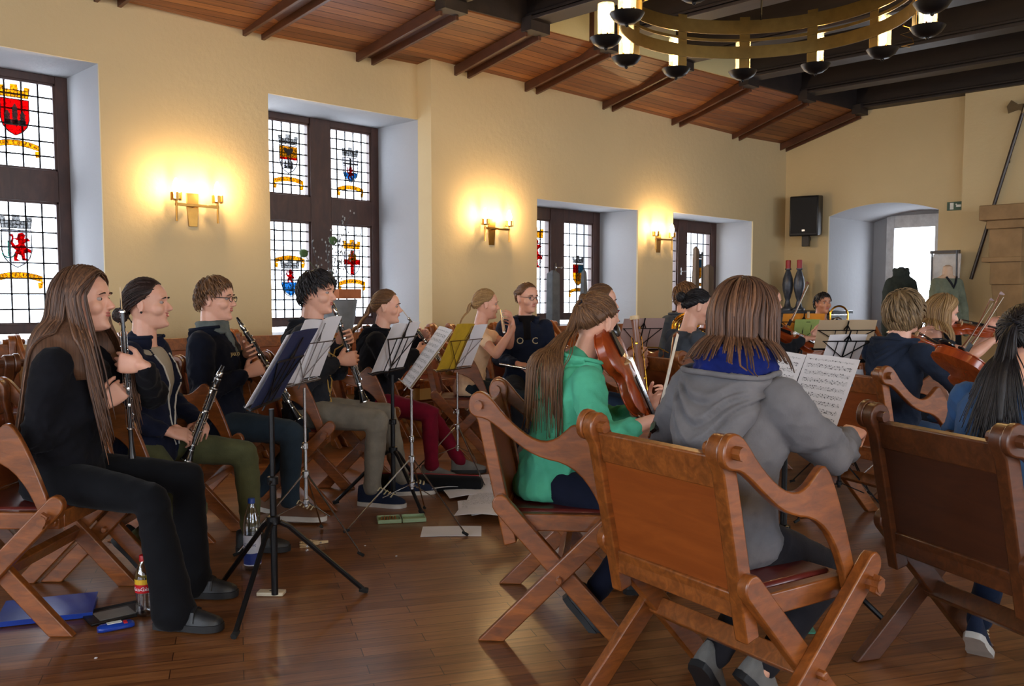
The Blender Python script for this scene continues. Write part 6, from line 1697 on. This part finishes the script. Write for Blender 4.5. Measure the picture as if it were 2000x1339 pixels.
m_ = MB(); m_.lathe([(.026, 0), (.028, .02), (.027, L_*.55), (.022, L_*.6), (.021, L_*.9), (.026, L_-.01)], n=18); m_.build('body', M_maple, bs_)
m_ = MB(); m_.lathe([(.027, L_-.02), (.029, L_-.018), (.029, L_+.004), (.016, L_+.006), (.015, L_-.02)], n=18); m_.build('bell_ring', M_ivory, bs_)
m_ = MB(); g_ = random.Random(8)
for i in range(18):
    a_ = g_.uniform(0, 6.28); z_ = .05+i*L_*.05; m_.lathe([(.003, -.002), (.009, -.001), (.009, .002), (.003, .003)], (.027*math.cos(a_), .027*math.sin(a_), z_), frame_z((math.cos(a_), math.sin(a_), 0)), 9)
for a_ in (.4, 2.2, 4.0): m_.tube([(.031*math.cos(a_), .031*math.sin(a_), .05), (.031*math.cos(a_), .031*math.sin(a_), L_*.8)], .0022, 5)
m_.tube([(.02, 0, L_*.6), (.06, .02, L_*.68), (.12, .05, L_*.66), (.17, .07, L_*.60)], .0035, 7)
m_.build('keywork', M_gold, bs_)
# ================================================================ MUSIC STANDS
M_foldblue = plain('dark_blue_folder_card', (24, 42, 84), .45, 0, .1, 12, .05); M_foldred = plain('red_folder_card', (160, 26, 34), .5); M_foldyel = plain('yellow_folder_card', (200, 160, 40), .55)
M_foldor = plain('orange_folder_card', (222, 140, 40), .55); M_pgreen = plain('green_paper', (150, 168, 92), .7); M_beige = paper_material('beige_paper', (208, 184, 150)); M_pinkp = paper_material('rosy_paper', (196, 168, 160))
G_sh = 'sheets of music on the stands'
# S1 heavy black, front
r, D = stand((1.81, 3.14, 0), 134, .80, 'heavy black tripod music stand at the left front with a blue folder', M_blackmetal, 30, .40, .30, legyaw=-143, foot=.36, heavy=True, hub=.34)
page('sheet_music', 'white sheet sticking out behind the dark blue folder on the front black stand', 'sheet music', D(.01, .004, .012), .44, .31, M_music, .008, G_sh)
page('folder', 'open dark blue folder on the front black stand', 'folder', D(0, .002, .003), .40, .33, [M_foldblue, M_foldblue], .004)
m_ = MB(); m_.box((0,0,0), (.028,.018,.05)); m_.box((0,.012,.02), (.02,.01,.05)); 
# S2 chrome
x, y = rt(-1.00, 4.32)
r, D = stand((x, y, 0), 125, .80, 'chrome folding music stand with two white pages left of the boy in grey jeans', M_steel, 24, .50, .32, legyaw=-75, foot=.34, polehue=None, hub=.36)
page('sheet_music', 'left white page on the chrome stand before the boy with glasses', 'sheet music', D(.13, .004, .006, .05), .26, .33, M_music, .012, G_sh); page('sheet_music', 'right white page on the chrome stand before the boy with glasses', 'sheet music', D(-.12, .010, .008, -.03), .25, .33, M_music, .012, G_sh)
# S3 black
x, y = rt(-.70, 5.25)
r, D = stand((x, y, 0), 121, .78, 'black folding music stand with white pages in front of the boy in grey jeans', M_blackmetal, 24, .50, .32, legyaw=-100, foot=.34, heavy=True, hub=.32)
page('sheet_music', 'left page on the black stand before the girl in maroon', 'sheet music', D(.12, .004, .006, .02), .24, .30, M_music, .010, G_sh); page('sheet_music', 'right page on the black stand before the girl in maroon', 'sheet music', D(-.12, .004, .007, -.02), .24, .30, M_music, .010, G_sh)
# S4 chrome, white pages towards us
x, y = rt(-.53, 4.72)
r, D = stand((x, y, 0), 148, .75, 'chrome folding music stand whose bright sheet faces the left', M_steel, 36, .46, .34, legyaw=-80, foot=.36, hub=.36)
page('sheet_music', 'bright sheet of music facing left on the middle chrome stand', 'sheet music', D(.0, .004, .010, .0), .42, .36, M_music, .010, G_sh); page('sheet_music', 'cream sheet behind the bright sheet on the middle chrome stand', 'sheet music', D(.01, .002, .004, .02), .43, .35, [M_music2, M_music2], .008, G_sh)
# S5 chrome, yellow folder
x, y = rt(-.36, 5.9)
r, D = stand((x, y, 0), 108, .74, 'slim chrome music stand with a yellow folder and a white page', M_steel, 26, .44, .32, legyaw=-100, foot=.34, hub=.36)
page('folder', 'yellow folder on the slim chrome stand', 'folder', D(.10, .004, .004, .03), .24, .33, [M_foldyel, M_foldyel], .006); page('sheet_music', 'white page beside the yellow folder', 'sheet music', D(-.12, .006, .007, -.02), .22, .31, M_music, .010, G_sh)
# S6 red folder
x, y = rt(.52, 6.3)
r, D = stand((x, y, 0), 110, .84, 'music stand with a red folder half hidden by the green girl', M_blackmetal, 36, .46, .32, legyaw=-60, foot=.3)
page('folder', 'red folder on the stand beside the green girl', 'folder', D(.02, .004, .004), .44, .34, [M_foldred, M_foldred], .004)
# S7
x, y = rt(.92, 6.5)
r, D = stand((x, y, 0), 62, .83, 'black music stand with striped pages between the green and the grey girl', M_blackmetal, 26, .32, .26, legyaw=-60, foot=.34)
page('sheet_music', 'page with red stripes on the stand right of the green girl', 'sheet music', D(0, .004, .006), .32, .25, [M_music, M_pinkp], .004, G_sh)
# S8 large score in front of the grey girl
x, y = rt(1.04, 3.4)
r, D = stand((x, y, 0), 168, .70, 'black music stand with the large open score in front of the grey girl', M_blackmetal, 24, .50, .32, legyaw=-68, foot=.38, heavy=True)
page('sheet_music', 'right page of the large open score facing the grey girl', 'sheet music', D(.115, .004, .008, -.045), .235, .315, M_music, .006, G_sh, nx=10); page('sheet_music', 'left page of the large open score facing the grey girl', 'sheet music', D(-.125, .010, .008, -.045), .235, .315, M_music, .010, G_sh, nx=10)
# S9 orange folder
x, y = rt(2.22, 6.9)
r, D = stand((x, y, 0), 40, .86, 'black music stand with an orange folder and green sheet', M_blackmetal, 22, .34, .26, legyaw=0, foot=.32)
page('folder', 'orange folder on the stand in front of the trombone player', 'folder', D(.0, .0, .012), .31, .24, [M_foldor, M_foldor], .004); 
page('sheet_music', 'green sheet clipped to the orange folder', 'sheet music', D(-.03, .0, -.006), .19, .20, [M_pgreen, M_pgreen], .004, G_sh)
pg = thing('clothes_peg', 'small peg clipped to the top of the green sheet', 'clothes peg', tuple((D(-.03, .235, .0)).translation)); m_ = MB(); m_.box((0,0,0), (.012,.014,.05)); m_.build('peg_halves', M_ivory, pg)
# S10 beige wide
x, y = rt(2.12, 5.75)
r, D = stand((x, y, 0), 50, .88, 'music stand carrying a wide beige score near the fair-haired boy', M_blackmetal, 24, .40, .20, legyaw=0, foot=.3)
page('sheet_music', 'wide beige score on the stand left of the fair-haired boy', 'sheet music', D(0, .004, .006), .38, .20, [M_music2, M_beige], .004, G_sh)
# S11 white
x, y = rt(1.80, 4.9)
r, D = stand((x, y, 0), 55, .86, 'slim black music stand with a white sheet before the beige score', M_blackmetal, 30, .30, .20, legyaw=40, foot=.3)
page('sheet_music', 'white sheet on the slim stand before the beige score', 'sheet music', D(0, .004, .006), .22, .17, [M_music, M_paper], .004, G_sh)

# ================================================================ THINGS ON THE FLOOR
def flat(name, label, cat, px, py, w, h, rz, mat, th=.0015, z=0, group=None, bend=0.002):
    u = (px-1000)/F_PX; t = HCAM*F_PX/(py-578); p = at(px, t)
    return page(name, label, cat, Matrix.Translation((p.x, p.y, z+.0025)) @ Matrix.Rotation(math.radians(rz), 4, 'Z') @ Matrix.Translation((0, -h/2, 0)), w, h, [{M_paper: M_paperop, M_music: M_musicop}[mat], M_paperop], bend, group, th)
flat('sheet_of_paper', 'single white sheet lying on the floor in front of the scattered music', 'paper', 880, 1044, .31, .20, -45+2, M_paper)
gs = random.Random(3)
for i, (px, py, rz, w_, h_) in enumerate(((905, 955, -20, .30, .21), (935, 948, 20, .3, .21), (950, 965, -60, .3, .22), (915, 972, -30, .28, .2), (962, 985, -50, .3, .21), (945, 1000, -40, .3, .21), (965, 1010, -35, .28, .2), (940, 1018, -55, .28, .14), (880, 966, -44, .24, .08), (975, 940, -40, .3, .2), (1010, 955, -30, .3, .2), (1045, 935, -40, .25, .18))):
    lab = ['leftmost sheet of the scattered music, near the black bag', 'scattered sheet at the top left of the floor pile', 'yellowish sheet in the middle of the floor pile', 'sheet below the yellowish one in the floor pile', 'printed page on the right of the floor pile', 'crumpled sheet in the middle of the floor pile', 'sheet low on the right of the floor pile', 'lowest sheet of the floor pile', 'narrow white strip beside the black bag', 'sheet at the back of the floor pile beside the chair leg', 'sheet on the floor glimpsed through the armchair of the green girl', 'far sheet glimpsed through the armchair of the green girl'][i]
    flat('sheet_of_paper', lab, 'paper', px, py, w_, h_, rz, M_music if i in (4, 5) else M_paper, z=.002+.0035*(i % 9), group='loose sheets scattered on the floor', bend=.012)
def fl(px, py):
    t = HCAM*F_PX/(py-578); return at(px, t)
# black bag
p = fl(835, 962); bg_ = thing('instrument_bag', 'long black soft bag on the floor behind the music stand feet', 'bag', p, math.radians(-52))
m_ = MB(); m_.loft([oval((x_, 0, .05), (0,1,0), (0,0,1), .075*k_, .055*k_, .048, 16) for x_, k_ in ((-.34,.6),(-.31,.95),(-.15,1.0),(.0,1.02),(.2,.98),(.31,.95),(.34,.6))]); m_.build('body', cloth('black_nylon', (16,16,18)), bg_)
m_ = MB(); m_.tube([(-.32,.0,.104),(0,.0,.108),(.32,0,.104)], .004, 6); m_.build('zip', plain('red_piping', (140,30,30)), bg_)
# green case
M_mint = plain('mint_plastic', (150, 170, 130), .4)
p = fl(780, 1022); gc = thing('pencil_case', 'open mint green case of small tools on the floor', 'case', p, math.radians(-33))
for k, (dx, nm) in enumerate(((-.065, 'tray'), (.068, 'lid'))):
    m_ = MB(); m_.box((dx, 0, .004), (.125, .11, .006)); 
    for sx in (-1, 1): m_.box((dx+sx*.061, 0, .012), (.005, .11, .020)); m_.box((dx, sx*.053, .012), (.12, .005, .020))
    m_.build(nm, M_mint, gc, bevel=.002)
for i in range(6):
    m_ = MB(); m_.bar((-.11+.016*i, -.04, .014), (-.10+.014*i, .04, .016+.002*(i%2)), .007, .007); o = m_.build('mallet_stick', plain('tool_wood', (150, 96, 50)), None, bevel=.001); o.location = gc.location; o.rotation_euler = gc.rotation_euler; tag(o, ['leftmost','second from the left','third from the left','third from the right','second from the right','rightmost'][i]+' of the short wooden sticks in the mint green case', 'stick', 'sticks in the mint case')
# clothes pegs by the chrome stand
p = fl(600, 1072)
for i, (dx, dy, a) in enumerate(((0, 0, 8), (.02, .03, 16), (-.03, -.02, 2), (.05, -.01, 25), (.0, .045, 60))):
    pg = thing('clothes_peg', 'wooden clothes peg '+['in the middle of the heap under the chrome stand','at the back of the heap under the chrome stand','nearest and leftmost in the heap under the chrome stand','at the right end of the heap under the chrome stand','lying across the back of the heap under the chrome stand'][i], 'clothes peg', (p.x+dx, p.y+dy, .0), math.radians(-45+a), 'clothes pegs on the floor')
    for sz in (.005, .013):
        m_ = MB(); m_.box((0, 0, sz), (.075, .012, .007), roty(.05 if sz > .01 else -.05)); m_.build('peg_half', M_ivory, pg, bevel=.001)
    m_ = MB(); m_.tube([(0,-.007,.009),(0,.007,.009)], .005, 8); m_.build('spring', M_steel, pg)
# tuner
p = fl(520, 1172); tu = thing('tuner', 'small cream plastic tuner on the floor behind the front stand pole', 'tuner', p, math.radians(-47)); m_ = MB(); m_.box((0,0,.009), (.11,.05,.016)); m_.build('case', plain('cream_plastic', (206, 194, 168), .4), tu, bevel=.004)
m_ = MB(); m_.box((.01,0,.0178), (.035,.012,.001)); m_.build('display', M_blackplastic, tu)
# bottles
def bottle(px, py, h, label, kind):
    p = fl(px, py); b_ = thing('bottle', label, 'bottle', p); k = h/.235; r0 = .033*k if kind == 'cola' else .038
    if kind == 'cola': prof = [(.02,.002),(.030,.006),(.033,.02),(.033,.05),(.031,.075),(.033,.10),(.033,.15),(.032,.165),(.026,.185),(.017,.205),(.0125,.215),(.0125,.222)]
    else: prof = [(.02,.002),(.034,.005),(.037,.015),(.037,.20),(.036,.21),(.031,.245),(.020,.28),(.0135,.30),(.0135,.31)]
    kk = k if kind == 'cola' else h/.335
    m_ = MB(); m_.lathe([(a*kk**.5, z*kk) for a, z in prof], n=24); m_.build('bottle_body', M_clear, b_, sharp=0)
    top = prof[-1][1]*kk; m_ = MB(); m_.lathe([(.0155,top-.006),(.0155,top+.014),(.014,top+.016)], n=18); m_.build('cap', plain('red_cap', (190, 14, 24), .4) if kind == 'cola' else plain('blue_cap', (24, 60, 140), .4), b_)
    if kind == 'cola':
        z0, z1 = .098*kk, .150*kk; rr = .0338*kk**.5
        for za, zb, mt, nm in ((z0, z0+.62*(z1-z0), plain('label_red', (196, 16, 28), .45), 'label'), (z0+.62*(z1-z0), z1, plain('label_yellow', (226, 178, 40), .45), 'label')):
            m_ = MB(); m_.lathe([(rr, za), (rr, zb)], n=28, caps=False); m_.build(nm, mt, b_, sharp=0)
        txt = 'Coca-Cola'; 
        for i, ch_ in enumerate(txt):
            a = math.radians(-135) + (i-4)*.20; x_, y_ = (rr+.0006)*math.cos(a), (rr+.0006)*math.sin(a)
            if ch_ != ' ': add_text('label_letter', ch_, .021*kk, plain('label_white', (240, 240, 240), .5), b_, (x_, y_, z0+.3*(z1-z0)), np.stack([(-math.sin(a), math.cos(a), 0), (0,0,1), (math.cos(a), math.sin(a), 0)], 1), .0003)
    else:
        rr = .0378*kk**.5; m_ = MB(); m_.lathe([(rr, .03*kk), (rr, .165*kk)], n=28, caps=False); m_.build('label', plain('water_label', (206, 210, 222), .5), b_, sharp=0); m_ = MB(); m_.lathe([(rr+.0005, .035*kk), (rr+.0005, .085*kk)], n=28, caps=False); m_.build('label_band', plain('water_label_blue', (30, 52, 128), .5), b_, sharp=0)
        m_ = MB(); m_.lathe([(.030*kk,.008),(.032*kk,.012),(.032*kk,.19*kk),(.01,.195*kk)], n=20); m_.build('water', M_clear, b_, sharp=0)
        add_text('label_lettering', 'Classic', .02, plain('water_label_blue', (30, 52, 128), .5), b_, ((rr+.0008)*math.cos(math.radians(-135)), (rr+.0008)*math.sin(math.radians(-135)), .125*kk), np.stack([(math.sin(math.radians(135)), math.cos(math.radians(135))*-1*-1, 0), (0,0,1), (math.cos(math.radians(-135)), math.sin(math.radians(-135)), 0)], 1), .0003)
    return b_
bottle(267, 1215, .235, 'small empty cola bottle with a red cap on the floor by the oboe girl\'s foot', 'cola')
bottle(484, 1122, .335, 'tall clear water bottle with a blue cap behind the front music stand', 'water')
# blue folder, e-reader, tissues
M_royal = plain('royal_blue_plastic', (30, 62, 156), .3, 0, .1, 6, .05)
p = fl(75, 1208); fo = thing('folder', 'shiny blue ring folder lying on the floor at the left edge', 'folder', p, math.radians(-25)); 
m_ = MB(); m_.box((0,0,.004), (.33,.24,.003)); m_.box((0,0,.022), (.33,.24,.003), rotx(.03)); m_.box((0,-.12,.013), (.33,.004,.02)); m_.build('cover', M_royal, fo, bevel=.001); m_ = MB(); m_.box((0,0.005,.012), (.31,.21,.012)); m_.build('pages', M_paper, fo)
p = fl(205, 1215); er = thing('tablet', 'black e-reader with a grey screen lying on the floor in its sleeve', 'e-reader', p, math.radians(-5)); m_ = MB(); m_.box((0,0,.006), (.20,.14,.010)); m_.build('casing', M_blackplastic, er, bevel=.003); m_ = MB(); m_.box((0,-.004,.0118), (.13,.10,.001)); m_.build('screen', plain('grey_screen', (128,128,124), .3), er)
m_ = MB(); m_.box((.0,.08,.004), (.23,.06,.006)); m_.build('sleeve', cloth('black_felt', (20,22,28)), er)
p = fl(208, 1243); ts = thing('tissue_pack', 'blue and white packet of tissues on the floor beside the e-reader', 'tissues', p, math.radians(-10)); m_ = MB(); m_.loft([oval((x_, 0, .014), (0,1,0), (0,0,1), .028*k_, .014*k_, .013, 14) for x_, k_ in ((-.062,.55),(-.05,.95),(0,1.03),(.05,.95),(.062,.55))]); m_.build('wrapper', plain('blue_film', (26, 58, 150), .25), ts)
m_ = MB(); m_.box((-.005,0,.0285), (.05,.022,.002)); m_.build('flap', M_white, ts); m_ = MB(); m_.box((.03,-.012,.027), (.012,.025,.004)); m_.build('seal', plain('red_seal', (200, 30, 36)), ts)
# turquoise booklet
p = fl(1560, 1240); nb = thing('notebook', 'turquoise booklet on the floor under the foreground armchair', 'notebook', p, math.radians(-50)); m_ = MB(); m_.box((0,0,.004), (.15,.11,.006)); m_.build('cover', plain('turquoise_card', (70, 150, 130), .5), nb, bevel=.001)
# scraps
for i, (px, py) in enumerate(((166, 1302), (708, 1073), (770, 1094))):
    p = fl(px, py); m_ = MB(); m_.ell((0,0,.002), (.006,.005,.002), None, 8, 5); o = m_.build('paper_scrap', M_paper); o.location = p; tag(o, 'tiny pale scrap on the parquet '+['at the bottom left near the folder','right of the clothes pegs','in the open middle of the floor'][i], 'scrap', 'tiny scraps on the parquet')

# ================================================================ MANNEQUINS, SILLS
M_manne = plain('mannequin_linen', (206, 176, 150), .7)
def mannequin(px, t, dark, label):
    p = at(px, t); r = thing('mannequin', label, 'mannequin', p, math.radians(-125)); m_ = MB(); s_ = 1.0
    z0 = .92
    secs = [(z0-.02,.15,.10),(z0+.06,.165,.115),(z0+.2,.125,.09),(z0+.36,.15,.11),(z0+.46,.17,.10),(z0+.52,.14,.08),(z0+.56,.06,.055),(z0+.66,.05,.05),(z0+.68,.02,.02)]
    m_.loft([oval((0,0,z), (0,1,0), (1,0,0), w, d_) for z, w, d_ in secs]); m_.build('torso', M_manne if not dark else M_iron, r)
    m_ = MB(); m_.tube([(0,0,z0),(0,0,.05)], .018, 10); m_.lathe([(.16,0),(.16,.015),(.03,.04)], n=20); m_.build('stand', M_iron, r)
    mb = MB()
    if dark:
        mb.loft([oval((0,0,z), (0,1,0), (1,0,0), w+.02, d_+.02) for z, w, d_ in [(.42,.24,.19),(.6,.22,.17)]+secs[1:6]+[(z0+.57,.075,.07)]])
        for sg in (-1, 1): mb.cone((0,.155*sg,z0+.46), .07, (.03,.23*sg,z0+.15), .062); mb.cone((.03,.23*sg,z0+.15), .062, (.05,.235*sg,z0-.15), .055)
        for k in range(10): a = k*2*math.pi/10; mb.ell((.075*math.cos(a), .08*math.sin(a), z0+.60+.03*(k%2)), (.04,.035,.045))
        m2 = remesh(mb, .011, 3); v = coords_of(m2); set_coords(m2, v+normals_of(m2)*folds(v, .02, 18, 3)[:, None]); link_mesh('green_grey_coat', m2, cloth('grey_green_wool', (54, 60, 56)), r)
    else:
        mb.loft([oval((0,0,z), (0,1,0), (1,0,0), w+.012, d_+.012) for z, w, d_ in secs[:6]])
        for sg in (-1, 1): mb.cone((0,.155*sg,z0+.46), .06, (.03,.22*sg,z0+.15), .055); mb.cone((.03,.22*sg,z0+.15), .052, (.05,.24*sg,z0-.16), .045)
        m2 = remesh(mb, .011, 3); v = coords_of(m2); set_coords(m2, v+normals_of(m2)*folds(v, .012, 18, 3)[:, None]); link_mesh('pullover', m2, cloth('sage_grey_knit', (110, 116, 98)), r)
        mb = MB(); mb.tube([(.10-.02,-.07,z0+.535),(.118,-.03,z0+.46),(.128,0,z0+.40),(.118,.03,z0+.46),(.08,.07,z0+.535)], .012, 8); mb.build('neckline', K_char, r)
        mb = MB(); mb.loft([oval((0,0,z), (0,1,0), (1,0,0), w, d_) for z, w, d_ in ((z0-.30,.19,.15),(z0-.1,.18,.13),(z0+.02,.168,.118))]); mb.build('skirt', K_black, r)
mannequin(1757, 11.8, True, 'mannequin in a dark grey-green coat with ruffled collar in front of the glazed door')
mannequin(1847, 11.1, False, 'mannequin in a sage grey V-neck pullover beside the arched niche')
# flip chart behind
yy, tt = onX(1843, XE-.35); fc_ = thing('flip_chart', 'white flip chart standing behind the pullover mannequin', 'flip chart', (XE-.35, yy, 0), math.radians(180)); 
m_ = MB(); m_.box((0,0,1.40), (.02,.34,.72), roty(-.12)); m_.build('board', M_doorpaint, fc_); m_ = MB()
m_.box((.04,0,1.78), (.04,.36,.04))
for sy in (-.15, .15): m_.tube([(.06,sy,1.8),(.0,sy*1.1,.0)], .012, 8)
m_.tube([(-.05,0,1.75),(-.3,0,0)], .012, 8); m_.build('frame', plain('dark_grey_frame', (60,60,66), .4), fc_)
# window 3 and 4 sills: slate posts
M_slate = plain('weathered_slate', (84, 86, 88), .8, 0, .3, 9, .4); M_oldwood = wood('weathered_post_wood', (70, 58, 48), (120, 98, 74), (8, 8, 1.5), .8, 0)
def obelisk(px, py_top, Y, w, label, mat, wt=None, z0=.88):
    u = (px-1000)/F_PX; t = Y/(.70710678*(1-u)); X = .70710678*(1+u)*t; zt = zat(py_top, t)
    r = thing('window_sill_post', label, 'post', (X, Y, z0)); m_ = MB(); wt = wt or w*.5
    m_.loft([V3([(-w_/2,-w_/2*.8,z),(w_/2,-w_/2*.8,z),(w_/2,w_/2*.8,z),(-w_/2,w_/2*.8,z)]) for w_, z in ((w,0),(w*.98,.02),(wt,zt-z0-.04),(wt*.3,zt-z0))]); m_.build('shaft', mat, r, bevel=.003)
obelisk(1080, 528, 7.0, .13, 'broad slate post with a flat top on the third window sill', M_slate, .12)
obelisk(1140, 526, 7.0, .11, 'pointed dark slate obelisk on the third window sill', M_slate, .05); obelisk(1172, 552, 6.95, .08, 'small slate obelisk right of the third window', M_slate, .03)
obelisk(1357, 482, 7.0, .10, 'taller grey weathered wooden post on the last window sill', M_oldwood, .07); obelisk(1382, 517, 6.95, .13, 'broad brown weathered post on the last window sill', M_oldwood, .12)
obelisk(1370, 500, 7.1, .03, 'thin candle post between the two weathered posts', M_oldwood, .02)
# window 2 sill: grey pot with brick and branches
u = (660-1000)/F_PX; t = 7.2/(.70710678*(1-u)); X = .70710678*(1+u)*t
pt_ = thing('plant_pot', 'grey metal pot on the sill of the tall window behind the black-haired boy', 'pot', (X, 7.2, .88)); m_ = MB(); m_.lathe([(.13,0),(.14,.01),(.185,.30),(.19,.31),(.18,.305),(.13,.03)], n=28); m_.build('body', plain('grey_zinc', (128, 132, 134), .5, .4), pt_)
bk_ = thing('brick', 'terracotta brick lying across the rim of the grey pot', 'brick', (X+.08, 7.2, .88+.312), .3); m_ = MB(); m_.box((0,0,.05), (.34,.14,.09)); m_.build('block', plain('terracotta', (176, 104, 62), .8), bk_, bevel=.004)
br_ = thing('branch_arrangement', 'bare budding branches with two green balls rising before the tall window', 'branches', (X-.06, 7.2, 1.19)); m_ = MB(); gb = random.Random(4)
buds = MB()
for k in range(9):
    a = gb.uniform(0, 6.28); l_ = gb.uniform(.5, .85); p0 = V3((gb.uniform(-.03,.03), gb.uniform(-.03,.03), -.0)); pts = [p0]; dirv = unit((.28*math.cos(a)*1.4, .15*math.sin(a), 1))
    for q_ in range(7): dirv = unit(dirv+V3((gb.uniform(-.18,.18), gb.uniform(-.1,.1), gb.uniform(-.05,.1)))); pts.append(pts[-1]+dirv*l_/7)
    m_.tube(pts, np.linspace(.005, .0015, 8), 5)
    for q_ in range(2, 8):
        for _ in range(2):
            sd2 = unit((gb.uniform(-1,1), gb.uniform(-.5,.5), gb.uniform(.2,1))); e_ = pts[q_]+sd2*.05; m_.tube([pts[q_], e_], .0014, 4); buds.ell(e_, (.007,.007,.011), None, 6, 5)
m_.build('twigs', M_iron, br_); buds.build('buds', plain('grey_buds', (140, 140, 136), .7), br_)
for dx, dz in ((-.30, .42), (.02, .55)):
    m_ = MB(); m_.ell((dx, 0, dz), .04, None, 14, 10); m_.tube([(dx*.3,0,dz*.4),(dx,0,dz)], .002, 5); m_.build('moss_ball', plain('moss_green', (70, 96, 50), .9, 0, .3, 60, .8), br_)

# ================================================================ CHAIRS ALONG THE WALL
G_bk = 'wooden armchairs lined up along the window wall'
rowA = [(.9, 6.25), (1.62, 6.3), (2.34, 6.28), (3.06, 6.3), (3.78, 6.28), (4.5, 6.3), (5.22, 6.25), (5.95, 6.15), (6.68, 6.15), (7.4, 6.15), (8.15, 6.15), (8.9, 6.15), (9.7, 6.15), (10.5, 6.15)]
for k, (cx_, cy_) in enumerate(rowA): chair(cx_, cy_, -90, ['wall-row armchair under the first window', 'wall-row armchair right under the corner of the first window', 'wall-row armchair behind the oboe girl', 'wall-row armchair below the left sconce', 'wall-row armchair behind the boy with glasses', 'wall-row armchair under the left half of the tall window', 'wall-row armchair under the right half of the tall window', 'wall-row armchair behind the girl in maroon', 'wall-row armchair under the middle sconce', 'wall-row armchair behind the girl with glasses', 'wall-row armchair under the third window', 'wall-row armchair right of the third window', 'wall-row armchair under the last sconce', 'wall-row armchair under the last window'][k], G_bk, sc=1.09)
rowB = [(.45, 5.4), (1.15, 5.35)]
for k, (cx_, cy_) in enumerate(rowB): chair(cx_, cy_, 90, ['second-row empty armchair at the left edge', 'second-row empty armchair behind the long hair', 'second-row empty armchair between the first two girls', 'second-row empty armchair behind the boy with glasses'][k], 'empty wooden armchairs turned to the wall in the second row', sc=1.05, dark=(k < 2))
chair_at(10, 4.6, -45, 'empty armchair with rounded posts behind the oboe girl, at the left edge', dark=True)
chair_at(1700, 10.5, -120, 'empty wooden armchair near the corner left of the mannequins')
chair_at(1660, 7.5, -110, 'empty wooden armchair behind the beige score')
